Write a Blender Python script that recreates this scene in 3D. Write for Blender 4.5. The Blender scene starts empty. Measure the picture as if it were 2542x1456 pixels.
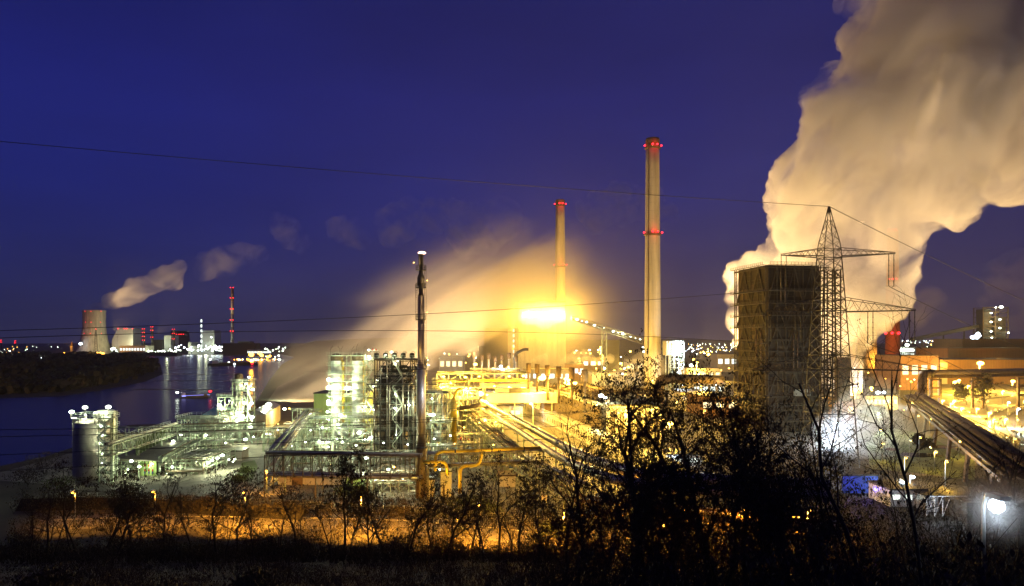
import bpy, bmesh, math, random
from mathutils import Vector, Matrix
R = math.radians
sc = bpy.context.scene
COL = sc.collection
rnd = random.Random(7)

# ---------------------------------------------------------------- camera
K, CX, HV, EYE = 1695.5, 1271.0, 848.0, 40.0     # focal length in units of a 2542-wide frame, centre column, horizon row, eye height
cam_d = bpy.data.cameras.new("camera")
cam = bpy.data.objects.new("camera", cam_d)
COL.objects.link(cam)
cam.location = (0, 0, EYE)
cam.rotation_euler = (R(90), 0, 0)
cam_d.sensor_width = 36.0
cam_d.lens = 36.0 * K / 2542.0
cam_d.shift_y = 120.0 / 2542.0
cam_d.clip_start = 0.2
cam_d.clip_end = 30000.0
sc.camera = cam

# ---------------------------------------------------------------- dusk sky
world = bpy.data.worlds.new("World")
sc.world = world
world.use_nodes = True
nt = world.node_tree
nt.nodes.clear()
wo = nt.nodes.new("ShaderNodeOutputWorld")
bg = nt.nodes.new("ShaderNodeBackground")
tc = nt.nodes.new("ShaderNodeTexCoord")
sep = nt.nodes.new("ShaderNodeSeparateXYZ")
ramp = nt.nodes.new("ShaderNodeValToRGB")
nt.links.new(tc.outputs["Generated"], sep.inputs[0])
nt.links.new(sep.outputs["Z"], ramp.inputs[0])
els = ramp.color_ramp.elements
SKY = [(0.0, (.026, .027, .080)), (0.035, (.0205, .0235, .090)), (0.10, (.0140, .0190, .118)), (0.20, (.0098, .0165, .162)),
       (0.33, (.0090, .0140, .158)), (0.45, (.0080, .0118, .122)), (1.0, (.005, .008, .06))]
els[0].position, els[0].color = SKY[0][0], (*SKY[0][1], 1)
els[1].position, els[1].color = SKY[-1][0], (*SKY[-1][1], 1)
for p_, c_ in SKY[1:-1]:
    e_ = els.new(p_); e_.color = (*c_, 1)
# thin high cloud breaking up the dusk blue
nz = nt.nodes.new("ShaderNodeTexNoise"); nz.inputs["Scale"].default_value = 2.2; nz.inputs["Detail"].default_value = 5
mp = nt.nodes.new("ShaderNodeMapping"); mp.inputs["Scale"].default_value = (1, 1, 4)
nt.links.new(tc.outputs["Generated"], mp.inputs[0]); nt.links.new(mp.outputs[0], nz.inputs["Vector"])
mr = nt.nodes.new("ShaderNodeMapRange"); mr.inputs[1].default_value = .35; mr.inputs[2].default_value = .75
mr.inputs[3].default_value = .86; mr.inputs[4].default_value = 1.14
nt.links.new(nz.outputs["Fac"], mr.inputs[0])
vm = nt.nodes.new("ShaderNodeVectorMath"); vm.operation = 'SCALE'
nt.links.new(ramp.outputs[0], vm.inputs[0]); nt.links.new(mr.outputs[0], vm.inputs["Scale"])
# city glow: the east (right) of the dusk sky is warmer and less blue than the west
az = nt.nodes.new("ShaderNodeMapRange"); az.inputs[1].default_value = -.45; az.inputs[2].default_value = .62
az.inputs[3].default_value = 0.0; az.inputs[4].default_value = 1.0
nt.links.new(sep.outputs["X"], az.inputs[0])
mx = nt.nodes.new("ShaderNodeMix"); mx.data_type = 'RGBA'; mx.blend_type = 'MULTIPLY'
mx.inputs["B"].default_value = (1.9, 1.3, .80, 1)
nt.links.new(az.outputs[0], mx.inputs["Factor"]); nt.links.new(vm.outputs[0], mx.inputs["A"])
nt.links.new(mx.outputs["Result"], bg.inputs["Color"])
bg.inputs["Strength"].default_value = 1.0
nt.links.new(bg.outputs[0], wo.inputs["Surface"])

# ---------------------------------------------------------------- exposure and sampling
sc.view_settings.view_transform = 'Standard'
sc.view_settings.look = 'None'
sc.view_settings.exposure = 0.0
sc.view_settings.gamma = 1.0
sc.render.engine = 'CYCLES'
cy = sc.cycles
cy.max_bounces = 5; cy.diffuse_bounces = 2; cy.glossy_bounces = 2; cy.transmission_bounces = 2
cy.volume_bounces = 2; cy.transparent_max_bounces = 8
cy.caustics_reflective = False; cy.caustics_refractive = False
cy.sample_clamp_indirect = 2.0; cy.sample_clamp_direct = 0.0
cy.use_adaptive_sampling = True; cy.adaptive_threshold = 0.015
cy.use_denoising = True
cy.use_light_tree = True
cy.volume_step_rate = 2.0; cy.volume_max_steps = 256

# ---------------------------------------------------------------- placing helpers
def P(u, v, D):                       # the point seen at (u, v), D metres ahead
    return Vector(((u - CX) * D / K, D, EYE - (v - HV) * D / K))
def GD(v):                            # distance of level ground seen at row v
    return EYE * K / (v - HV)
def G(u, v, z=0.0):
    D = (EYE - z) * K / (v - HV)
    return Vector(((u - CX) * D / K, D, z))
def Zv(v, D): return EYE - (v - HV) * D / K
def Xu(u, D): return (u - CX) * D / K

# ---------------------------------------------------------------- materials
MATS = {}
def mat(name, col, rough=.6, metal=0.0, var=.25, scale=1.2, col2=None, bump=0.0, spec=.5, stretch=None):
    if name in MATS: return MATS[name]
    m = bpy.data.materials.new(name); m.use_nodes = True
    t = m.node_tree; b = t.nodes["Principled BSDF"]
    b.inputs["Roughness"].default_value = rough; b.inputs["Metallic"].default_value = metal
    b.inputs["Specular IOR Level"].default_value = spec
    c = t.nodes.new("ShaderNodeTexCoord"); n = t.nodes.new("ShaderNodeTexNoise")
    n.inputs["Scale"].default_value = scale; n.inputs["Detail"].default_value = 6; n.inputs["Roughness"].default_value = .65
    if stretch:
        mm = t.nodes.new("ShaderNodeMapping"); mm.inputs["Scale"].default_value = stretch
        t.links.new(c.outputs["Object"], mm.inputs[0]); t.links.new(mm.outputs[0], n.inputs["Vector"])
    else: t.links.new(c.outputs["Object"], n.inputs["Vector"])
    r = t.nodes.new("ShaderNodeValToRGB")
    a, d = r.color_ramp.elements
    a.position, d.position = .32, .68
    a.color = (*[x * (1 - var) for x in col], 1)
    d.color = (*(col2 if col2 else [min(1, x * (1 + var)) for x in col]), 1)
    t.links.new(n.outputs["Fac"], r.inputs[0]); t.links.new(r.outputs[0], b.inputs["Base Color"])
    if bump:
        bp = t.nodes.new("ShaderNodeBump"); bp.inputs["Strength"].default_value = bump; bp.inputs["Distance"].default_value = .2
        t.links.new(n.outputs["Fac"], bp.inputs["Height"]); t.links.new(bp.outputs[0], b.inputs["Normal"])
    MATS[name] = m
    return m
def glow(name, col, strength, sampled=False):
    if name in MATS: return MATS[name]
    m = bpy.data.materials.new(name); m.use_nodes = True
    t = m.node_tree; t.nodes.clear()
    o = t.nodes.new("ShaderNodeOutputMaterial"); e = t.nodes.new("ShaderNodeEmission")
    e.inputs[0].default_value = (*col, 1); e.inputs[1].default_value = strength
    t.links.new(e.outputs[0], o.inputs[0])
    m.cycles.emission_sampling = 'AUTO' if sampled else 'NONE'
    MATS[name] = m
    return m

STEEL = mat("painted_steel_green", (.30, .36, .27), .5, .2, .3, .8)
GALV = mat("galvanised_steel", (.46, .48, .47), .38, .75, .25, 1.5)
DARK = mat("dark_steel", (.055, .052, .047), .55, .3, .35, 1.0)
RUST = mat("rusty_steel", (.10, .07, .045), .75, .2, .4, .9, (.17, .11, .065))
PIPE = mat("lagged_pipe_metal", (.44, .42, .37), .36, .5, .18, .9)
BROWNPIPE = mat("brown_pipe", (.16, .12, .08), .5, .2, .3, .8)
YPIPE = mat("yellow_gas_pipe", (.62, .44, .03), .45, .0, .25, .8)
CONC = mat("concrete", (.36, .34, .30), .85, 0, .22, .35, bump=.15)
CHIMC = mat("chimney_concrete", (.48, .44, .35), .85, 0, .34, .22, stretch=(1, 1, .06))
ALU = mat("aluminium_cladding", (.55, .56, .55), .42, .6, .12, .6, stretch=(2, 2, .1))
LIME = mat("lime_cladding", (.42, .62, .22), .6, .0, .12, .5, stretch=(3, 3, .05))
CLAD = mat("cream_cladding", (.58, .54, .42), .6, .1, .12, .5, stretch=(3, 3, .05))
TANKM = mat("tank_plate", (.36, .34, .31), .5, .45, .3, .25, stretch=(1, 1, .3))
BRICK = mat("brown_brick", (.24, .13, .075), .85, 0, .25, .4)
REDP = mat("red_paint", (.55, .05, .03), .5, 0, .2, 1)
WHITEP = mat("white_paint", (.78, .78, .76), .5, 0, .1, 1)
BLUEP = mat("blue_paint", (.05, .10, .45), .5, 0, .2, 1)
TEALP = mat("teal_roof", (.12, .45, .48), .5, 0, .15, .5)
RAIL = mat("railing_paint", (.50, .58, .52), .5, .2, .15, 1)
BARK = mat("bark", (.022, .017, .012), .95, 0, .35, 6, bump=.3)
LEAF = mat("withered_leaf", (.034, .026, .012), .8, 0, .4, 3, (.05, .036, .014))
LEAFG = mat("green_leaf", (.06, .10, .02), .75, 0, .4, 2, (.11, .14, .03))
GLASS_D = mat("dark_window", (.02, .02, .02), .15, 0, .3, 1)

L_SOD = glow("sodium_lamp_glow", (1.0, .62, .10), 16)
L_ORG = glow("orange_lamp_glow", (1.0, .42, .04), 14)
L_WHT = glow("mercury_lamp_glow", (.88, 1.0, .80), 18)
L_COLD = glow("cold_lamp_glow", (.72, .86, 1.0), 20)
L_RED = glow("red_beacon_glow", (1.0, .02, .03), 6)
L_WIN = glow("lit_window_glow", (1.0, .78, .40), 2.2)
L_WINW = glow("lit_white_window_glow", (.85, .95, .85), 2.0)
COLS = {'crm': ((1.0, .63, .27), L_SOD), 'gld': ((1.0, .50, .045), L_SOD), 'sod': ((1.0, .57, .075), L_SOD), 'org': ((1.0, .40, .035), L_ORG), 'wht': ((.92, 1.0, .58), L_WHT), 'cold': ((.66, .82, 1.0), L_COLD), 'red': ((1, .02, .02), L_RED)}

# ---------------------------------------------------------------- mesh collecting
class MB:
    def __init__(s): s.v = []; s.f = []; s.smooth = []
    def quad(s, a, b, c, d):
        n = len(s.v); s.v += [tuple(a), tuple(b), tuple(c), tuple(d)]; s.f.append((n, n+1, n+2, n+3)); s.smooth.append(False)
    def poly(s, pts):
        n = len(s.v); s.v += [tuple(p) for p in pts]; s.f.append(tuple(range(n, n+len(pts)))); s.smooth.append(False)
    def hexa(s, p):                       # 8 corners: bottom loop then top loop
        n = len(s.v); s.v += [tuple(q) for q in p]
        for a in ((3,2,1,0),(4,5,6,7),(0,1,5,4),(1,2,6,5),(2,3,7,6),(3,0,4,7)):
            s.f.append(tuple(n+i for i in a)); s.smooth.append(False)
        return s
    def box(s, c, d, rz=0.0):             # centre of the bottom face, size
        ca, sa = math.cos(rz), math.sin(rz)
        def q(x, y, z): return (c[0] + x*ca - y*sa, c[1] + x*sa + y*ca, c[2] + z)
        x, y, z = d[0]/2, d[1]/2, d[2]
        return s.hexa([q(-x,-y,0), q(x,-y,0), q(x,y,0), q(-x,y,0), q(-x,-y,z), q(x,-y,z), q(x,y,z), q(-x,y,z)])
    def beam(s, a, b, w=.2, h=None):      # square bar from a to b
        a, b = Vector(a), Vector(b); d = b - a
        if d.length < 1e-6: return s
        h = w if h is None else h
        up = Vector((0,0,1)) if abs(d.normalized().z) < .95 else Vector((0,1,0))
        x = d.cross(up).normalized() * w/2; y = x.cross(d).normalized() * h/2
        return s.hexa([a-x-y, a+x-y, a+x+y, a-x+y, b-x-y, b+x-y, b+x+y, b-x+y])
    def tube(s, pts, r, n=8, caps=True, radii=None):
        pts = [Vector(p) for p in pts]; base = len(s.v); k = len(pts)
        prev = None
        for i, p in enumerate(pts):
            t = (pts[min(i+1, k-1)] - pts[max(i-1, 0)]).normalized()
            if prev is None:
                up = Vector((0,0,1)) if abs(t.z) < .9 else Vector((1,0,0))
                x = t.cross(up).normalized()
            else:
                x = (prev - t * prev.dot(t)).normalized()
            prev = x; y = t.cross(x)
            rr = radii[i] if radii else r
            for j in range(n):
                a = 2*math.pi*j/n
                s.v.append(tuple(p + x*(rr*math.cos(a)) + y*(rr*math.sin(a))))
        for i in range(k-1):
            for j in range(n):
                a = base+i*n+j; b = base+i*n+(j+1) % n
                s.f.append((a, b, b+n, a+n)); s.smooth.append(n > 4)
        if caps:
            s.f.append(tuple(base+j for j in reversed(range(n)))); s.smooth.append(False)
            s.f.append(tuple(base+(k-1)*n+j for j in range(n))); s.smooth.append(False)
        return s
    def lathe(s, c, prof, n=32, caps=True):
        base = len(s.v); k = len(prof)
        for r, z in prof:
            for j in range(n):
                a = 2*math.pi*j/n
                s.v.append((c[0]+r*math.cos(a), c[1]+r*math.sin(a), c[2]+z))
        for i in range(k-1):
            for j in range(n):
                a = base+i*n+j; b = base+i*n+(j+1) % n
                s.f.append((a, b, b+n, a+n)); s.smooth.append(True)
        if caps:
            s.f.append(tuple(base+j for j in reversed(range(n)))); s.smooth.append(False)
            s.f.append(tuple(base+(k-1)*n+j for j in range(n))); s.smooth.append(False)
        return s
    def rail(s, pts, h=1.1, w=.07, step=2.5, closed=False):
        pts = [Vector(p) for p in pts]
        if closed: pts = pts + [pts[0]]
        for a, b in zip(pts, pts[1:]):
            n = max(1, int((b-a).length/step))
            for k in range(n+1):
                q = a.lerp(b, k/n); s.beam(q, q+Vector((0,0,h)), w)
            for z in (h, h*.55): s.beam(a+Vector((0,0,z)), b+Vector((0,0,z)), w)
        return s
    def mesh(s, name, m, off=(0,0,0)):
        me = bpy.data.meshes.new(name)
        o = Vector(off)
        me.from_pydata([(x-o.x, y-o.y, z-o.z) for x, y, z in s.v], [], s.f)
        me.polygons.foreach_set("use_smooth", s.smooth)
        me.materials.append(m)
        me.update()
        return me
    def build(s, name, m, parent=None, **k):
        off = WORLD.get(parent.name, Vector((0,0,0))) if parent is not None else Vector((0,0,0))
        if parent is None:
            k0 = Vector(s.v[0]); xs = [p[0] for p in s.v]; ys = [p[1] for p in s.v]; zs = [p[2] for p in s.v]
            off = Vector(((min(xs)+max(xs))/2, (min(ys)+max(ys))/2, min(zs)))
        o = bpy.data.objects.new(name, s.mesh(name, m, off))
        COL.objects.link(o)
        if parent is not None:
            o.parent = parent
            WORLD[o.name] = WORLD.get(parent.name, Vector((0,0,0)))
        else:
            o.location = off; WORLD[o.name] = off
        for a, b in k.items(): o[a] = b
        return o
WORLD = {}
def thing(name, label, cat, loc, group=None):
    o = bpy.data.objects.new(name, None); COL.objects.link(o)
    o.location = loc; o.empty_display_size = .5
    WORLD[o.name] = Vector(loc)
    o['label'] = label; o['category'] = cat
    if group: o['group'] = group
    return o
def tag(o, label, cat, group=None):
    o['label'] = label; o['category'] = cat
    if group: o['group'] = group
    return o
def kids(o): return [c for c in COL.objects if c.parent == o]
CH = {}
def copy_tree(o, loc, label=None, parent=None):
    c = o.copy(); COL.objects.link(c)
    if parent is not None: c.parent = parent
    else: c.location = loc
    if label: c['label'] = label
    for ch in o.children: copy_tree(ch, None, None, c)
    return c
def light(parent, pos, kind, power, radius=.4, name='lamp_light'):
    d = bpy.data.lights.new(name, 'POINT'); d.energy = power; d.color = COLS[kind][0]; d.shadow_soft_size = radius
    o = bpy.data.objects.new(name, d); COL.objects.link(o)
    if parent is not None:
        o.parent = parent; o.location = Vector(pos) - WORLD.get(parent.name, Vector((0,0,0)))
    else: o.location = pos
    return o
def spot(parent, pos, target, kind, power, angle=90, radius=.8, blend=.6, name='floodlight_light'):
    d = bpy.data.lights.new(name, 'SPOT'); d.energy = power; d.color = COLS[kind][0]; d.shadow_soft_size = radius
    d.spot_size = R(angle); d.spot_blend = blend
    o = bpy.data.objects.new(name, d); COL.objects.link(o)
    o.rotation_euler = (Vector(target)-Vector(pos)).to_track_quat('-Z', 'Y').to_euler()
    o.parent = parent; o.location = Vector(pos) - WORLD.get(parent.name, Vector((0,0,0)))
    return o
def bulb(parent, pos, kind, size=.5, power=0, name='lamp', squash=.6):
    """a glowing lamp glass on its thing; with power it also carries the light it gives off"""
    m = MB(); pos = Vector(pos)
    m.lathe(pos, [(size*.35, -size*squash), (size*.9, -size*squash*.5), (size, 0), (size*.8, size*squash*.6), (size*.3, size*squash)], 10)
    o = m.build(name, COLS[kind][1], parent)
    if power: light(parent, pos + Vector((0, -size-.35, -.2)), kind, power, size*.6)
    return o
# ================================================================ the setting
def hill_z(x, y):
    """the wooded hill the picture is taken from"""
    e = max(0.0, x) * .10
    t = max(0.0, min(1.0, (y - e*0) / 128.0))
    z = 37.6 * (1 - t) ** 1.0 - 3.2 * math.sin(math.pi * t) * (1 - .35*t)
    return max(0.0, z)
def make_ground():
    m = MB()
    xs = [-9000, -4000, -2000, -1000, -500, -300, -220, -160, -120, -90] + [x for x in range(-75, 131, 5)] + [150, 180, 220, 300, 500, 1000, 2000, 4000, 9000]
    ys = [-300, -100, -50, -20] + [y for y in range(-10, 136, 4)] + [150, 180, 230, 300, 400, 600, 900, 1400, 2200, 4000, 7000, 14000]
    r = random.Random(3); idx = {}
    for j, y in enumerate(ys):
        for i, x in enumerate(xs):
            z = hill_z(x, y) if y > 0 else 37.6
            if 5 < y < 128 and z > .1: z += r.uniform(-.35, .35)
            idx[i, j] = len(m.v); m.v.append((x, y, z))
    for j in range(len(ys)-1):
        for i in range(len(xs)-1):
            m.f.append((idx[i,j], idx[i+1,j], idx[i+1,j+1], idx[i,j+1])); m.smooth.append(True)
    o = m.build("ground", mat("dark_earth", (.030, .026, .018), .95, 0, .4, .06, (.055, .046, .028), bump=.3))
    o['kind'] = 'structure'
make_ground()
def sheet(name, pts, m, z, kind='structure'):
    b = MB(); b.poly([(p[0], p[1], z) for p in pts])
    o = b.build(name, m); o['kind'] = kind
    return o
def strip(name, a, w, m, z):
    """a flat band of width w along the points a"""
    b = MB(); a = [Vector((p[0], p[1], 0)) for p in a]; n = len(a); L = []; Rr = []
    for i, p in enumerate(a):
        t = (a[min(i+1, n-1)] - a[max(i-1, 0)]).normalized(); q = Vector((-t.y, t.x, 0)) * w/2
        L.append(p+q); Rr.append(p-q)
    for i in range(n-1):
        b.quad((L[i].x, L[i].y, z), (Rr[i].x, Rr[i].y, z), (Rr[i+1].x, Rr[i+1].y, z), (L[i+1].x, L[i+1].y, z))
    o = b.build(name, m); o['kind'] = 'structure'
    return o

# river: rippled, mirrors the far shore
wm = bpy.data.materials.new("river_water"); wm.use_nodes = True
t_ = wm.node_tree; b_ = t_.nodes["Principled BSDF"]
b_.inputs["Base Color"].default_value = (.008, .011, .022, 1); b_.inputs["Roughness"].default_value = .23
b_.inputs["IOR"].default_value = 1.33
c_ = t_.nodes.new("ShaderNodeTexCoord"); m_ = t_.nodes.new("ShaderNodeMapping"); m_.inputs["Scale"].default_value = (.16, .5, 1)
n_ = t_.nodes.new("ShaderNodeTexNoise"); n_.inputs["Scale"].default_value = 1.0; n_.inputs["Detail"].default_value = 4
u_ = t_.nodes.new("ShaderNodeBump"); u_.inputs["Strength"].default_value = .35; u_.inputs["Distance"].default_value = .35
t_.links.new(c_.outputs["Object"], m_.inputs[0]); t_.links.new(m_.outputs[0], n_.inputs["Vector"])
t_.links.new(n_.outputs["Fac"], u_.inputs["Height"]); t_.links.new(u_.outputs[0], b_.inputs["Normal"])
near_bank = [(-420, 1180), (0, 1158), (110, 1135), (180, 1112), (290, 1078), (440, 1062), (560, 1050), (630, 1010), (665, 950), (700, 905), (730, 888)]
far_bank = [(700, 880), (560, 882), (380, 879), (368, 889), (398, 907), (404, 930), (360, 948), (260, 968), (150, 985), (0, 990), (-420, 1000)]
sheet("river", [G(*p) for p in near_bank] + [G(*p) for p in far_bank], wm, .06)

ASPH = mat("asphalt", (.075, .068, .06), .75, 0, .3, .5)
YARD = mat("yard_concrete", (.12, .11, .09), .85, 0, .4, .25, (.19, .17, .14))
GRASS = mat("rough_grass", (.05, .085, .018), .9, 0, .5, .3, (.10, .13, .03))
BALL = mat("ballast", (.12, .105, .085), .95, 0, .4, .4)
sheet("plant_yard", [G(-60, 1190), G(300, 1215), G(1000, 1240), G(1500, 1275), G(2050, 1190), G(2050, 960), G(1500, 925), G(760, 925), G(690, 960), G(640, 1030), G(300, 1092)], YARD, .04)
strip("perimeter_road", [G(100, 1300), G(400, 1288), G(700, 1293), G(1000, 1300), G(1250, 1322), G(1470, 1350)], 13, ASPH, .05)
strip("verge_path", [G(150, 1205), G(500, 1222), G(900, 1243), G(1250, 1262), G(1500, 1280)], 9, ASPH, .055)
strip("access_road", [G(640, 1235), G(655, 1180), G(668, 1140), G(690, 1100), G(745, 1060)], 7, ASPH, .06)
sheet("lawn", [G(585, 1200), G(625, 1195), G(640, 1160), G(632, 1143), G(600, 1150)], GRASS, .065)
sheet("rail_yard", [G(2230, 1180), G(2700, 1200), G(2900, 1000), G(2700, 950), G(2330, 945), G(2250, 1000)], BALL, .04)
# ================================================================ steam and smoke: volumes filling billowing hulls
def vol_mat(name, density, col=(.95, .93, .90), aniso=.15, nscale=.02, lo=.38, hi=.62, floor=.0, stretch=(1, 1, 1), rot=(0, 0, 0), detail=3.0, distort=.6, planes=(), radial=None):
    """steam: noise breaks up its density; planes = (point, direction, depth) thin it out towards a side, radial = (centre, radius) towards its rim"""
    m = bpy.data.materials.new(name); m.use_nodes = True
    t = m.node_tree; t.nodes.clear()
    N = t.nodes.new; K_ = t.links.new
    o = N("ShaderNodeOutputMaterial"); v = N("ShaderNodeVolumePrincipled")
    v.inputs["Color"].default_value = (*col, 1); v.inputs["Anisotropy"].default_value = aniso
    c = N("ShaderNodeTexCoord"); fac = []
    if nscale:
        mm = N("ShaderNodeMapping"); n = N("ShaderNodeTexNoise")
        mm.vector_type = 'TEXTURE'
        mm.inputs["Scale"].default_value = stretch; mm.inputs["Rotation"].default_value = rot
        n.inputs["Scale"].default_value = nscale; n.inputs["Detail"].default_value = detail; n.inputs["Distortion"].default_value = distort
        n.inputs["Roughness"].default_value = .55
        r = N("ShaderNodeMapRange"); r.interpolation_type = 'SMOOTHSTEP'
        r.inputs[1].default_value = lo; r.inputs[2].default_value = hi
        r.inputs[3].default_value = floor; r.inputs[4].default_value = 1
        K_(c.outputs["Object"], mm.inputs[0]); K_(mm.outputs[0], n.inputs["Vector"]); K_(n.outputs["Fac"], r.inputs[0])
        fac.append(r.outputs[0])
    for (p0, d, depth) in planes:
        s = N("ShaderNodeVectorMath"); s.operation = 'SUBTRACT'; s.inputs[1].default_value = p0; K_(c.outputs["Object"], s.inputs[0])
        q = N("ShaderNodeVectorMath"); q.operation = 'DOT_PRODUCT'; q.inputs[1].default_value = Vector(d).normalized(); K_(s.outputs[0], q.inputs[0])
        r = N("ShaderNodeMapRange"); r.interpolation_type = 'SMOOTHSTEP'; r.inputs[2].default_value = depth; K_(q.outputs["Value"], r.inputs[0]); fac.append(r.outputs[0])
    if radial:
        s = N("ShaderNodeVectorMath"); s.operation = 'DISTANCE'; s.inputs[1].default_value = radial[0]; K_(c.outputs["Object"], s.inputs[0])
        r = N("ShaderNodeMapRange"); r.inputs[1].default_value = radial[1]; r.inputs[2].default_value = 0; K_(s.outputs["Value"], r.inputs[0])
        w = N("ShaderNodeMath"); w.operation = 'POWER'; w.inputs[1].default_value = 2.5; K_(r.outputs[0], w.inputs[0]); fac.append(w.outputs[0])
    if fac:
        cur = fac[0]
        for f in fac[1:]:
            w = N("ShaderNodeMath"); w.operation = 'MULTIPLY'; K_(cur, w.inputs[0]); K_(f, w.inputs[1]); cur = w.outputs[0]
        w = N("ShaderNodeMath"); w.operation = 'MULTIPLY'; w.inputs[1].default_value = density; K_(cur, w.inputs[0]); K_(w.outputs[0], v.inputs["Density"])
    else: v.inputs["Density"].default_value = density
    K_(v.outputs[0], o.inputs["Volume"])
    return m
_tex = {}
def clouds_tex(size, depth=3):
    k = (size, depth)
    if k not in _tex:
        t = bpy.data.textures.new("billow", 'CLOUDS'); t.noise_scale = size; t.noise_depth = depth; _tex[k] = t
    return _tex[k]
def steam(name, label, balls, m, voxel=6, disp=(), jitter=0, seed=1, category='steam'):
    """balls: (u, v, D, radius in metres); a hull grown round them"""
    r = random.Random(seed)
    bm = bmesh.new()
    pts = []
    for (u, v, D, rad) in balls:
        c = P(u, v, D); pts.append((c, rad))
        for k in range(jitter):
            d = Vector((r.gauss(0, 1), r.gauss(0, 1), r.gauss(0, 1))).normalized()
            pts.append((c + d*rad*r.uniform(.5, .85), rad*r.uniform(.25, .5)))
    for c, rad in pts:
        bmesh.ops.create_icosphere(bm, subdivisions=3, radius=rad, matrix=Matrix.Translation(c))
    me = bpy.data.meshes.new(name); bm.to_mesh(me); bm.free()
    me.materials.append(m)
    o = bpy.data.objects.new(name, me); COL.objects.link(o)
    md = o.modifiers.new("remesh", 'REMESH'); md.mode = 'VOXEL'; md.voxel_size = voxel; md.use_smooth_shade = True
    for size, strength in disp:
        d = o.modifiers.new("billow", 'DISPLACE'); d.texture = clouds_tex(size); d.strength = strength; d.mid_level = .5; d.texture_coords = 'OBJECT' if False else 'LOCAL'
    o['kind'] = 'stuff'; o['label'] = label
    return o

# the great plume rising behind the quench tower
def interp(path, n):
    out = []
    for i in range(n):
        t = i/(n-1)*(len(path)-1); k = min(int(t), len(path)-2); f = t-k
        out.append(tuple(a+(b-a)*f for a, b in zip(path[k], path[k+1])))
    return out
plume = [  # u, v, D, r
    (1880, 860, 395, 11), (1868, 790, 395, 11), (1852, 720, 395, 11), (1842, 690, 395, 10), (1880, 662, 395, 10), (1925, 640, 395, 9),
    (1960, 600, 395, 11), (1955, 560, 395, 11), (1950, 510, 397, 13), (2010, 545, 400, 22), (1945, 470, 400, 11), (2000, 440, 400, 18),
    (2060, 400, 400, 22), (2120, 500, 410, 42), (2040, 300, 395, 12), (2045, 262, 395, 14), (2080, 215, 395, 15), (2100, 300, 400, 26),
    (2190, 400, 410, 48), (2290, 280, 410, 56), (2265, 175, 405, 20), (2320, 130, 405, 50), (2340, 420, 415, 30), (2420, 330, 415, 44), (2440, 190, 415, 60),
    (2500, 60, 415, 60), (2560, 330, 420, 40), (2620, 200, 420, 60), (2640, 20, 420, 70), (2480, -60, 410, 52), (2160, 15, 395, 13), (2150, -25, 395, 17), (2210, -40, 395, 14), (2365, 35, 402, 34),
    (2140, 620, 420, 36), (2130, 720, 420, 28), (2090, 820, 420, 20), (2080, 920, 420, 16), (2030, 780, 410, 28), (2030, 690, 405, 22), (2215, 660, 425, 12), (2190, 590, 420, 20),
    (2310, 500, 415, 14), (2350, 535, 415, 7), (2370, 548, 415, 4), (2560, 440, 425, 14), (2480, 450, 420, 12)]
steam("steam_plume", "huge billowing orange lit steam plume rising behind the dark quench tower", plume,
      vol_mat("plume_steam", .10, col=(.95, .94, .94), aniso=.0, nscale=.024, lo=.42, hi=.58, floor=.035, stretch=(.8, .8, 1.7), rot=(0, R(35), 0), detail=4.5, distort=1.4),
      voxel=2.4, disp=((26, 16), (10, 9), (4.5, 3.4)), jitter=5, seed=5)
# the broad drifting cloud behind the refinery towers
drift = [(660, 985, 480, 18), (690, 968, 482, 22), (725, 935, 490, 28), (790, 910, 500, 27), (860, 870, 515, 35), (930, 835, 530, 44), (1000, 800, 545, 50), (1080, 760, 560, 58),
         (1160, 730, 580, 66), (1240, 700, 600, 72), (1200, 850, 590, 45), (1290, 800, 620, 60), (1080, 905, 570, 35), (960, 930, 540, 30), (1230, 640, 600, 52), (1320, 660, 640, 60), (1400, 690, 690, 60), (1120, 670, 580, 44), (850, 950, 520, 22), (1400, 820, 690, 50), (1500, 760, 720, 60),
         (600, 955, 490, 24), (660, 900, 505, 30), (740, 830, 520, 38), (830, 755, 535, 46), (930, 680, 550, 52), (1040, 600, 570, 56), (1140, 540, 590, 52), (1250, 560, 610, 50),
         (640, 990, 478, 20), (790, 965, 500, 24), (870, 960, 520, 28), (950, 955, 545, 30), (1040, 950, 560, 30), (1120, 940, 580, 34), (1210, 935, 600, 36)]
_a, _b = P(596, 935, 480), P(1120, 500, 585); _n = (_b-_a).cross(Vector((0, 1, 0))); _n = -_n if _n.z > 0 else _n
steam("steam_cloud", "wide soft beige steam cloud drifting behind the refinery columns", drift,
      vol_mat("drift_steam", .023, aniso=.1, nscale=.016, lo=.41, hi=.62, floor=.04, stretch=(3.4, 3.4, .8), rot=(0, R(-32), 0), detail=3.5, planes=[(_a, _n, 52), (Vector((0, 0, -12)), (0, 0, 1), 30), (P(1470, 760, 640), (-1, 0, .3), 190), (Vector((0, 0, 165)), (.25, 0, -1), 90)]),
      voxel=6, disp=((60, 20),), jitter=3, seed=9)
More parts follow.
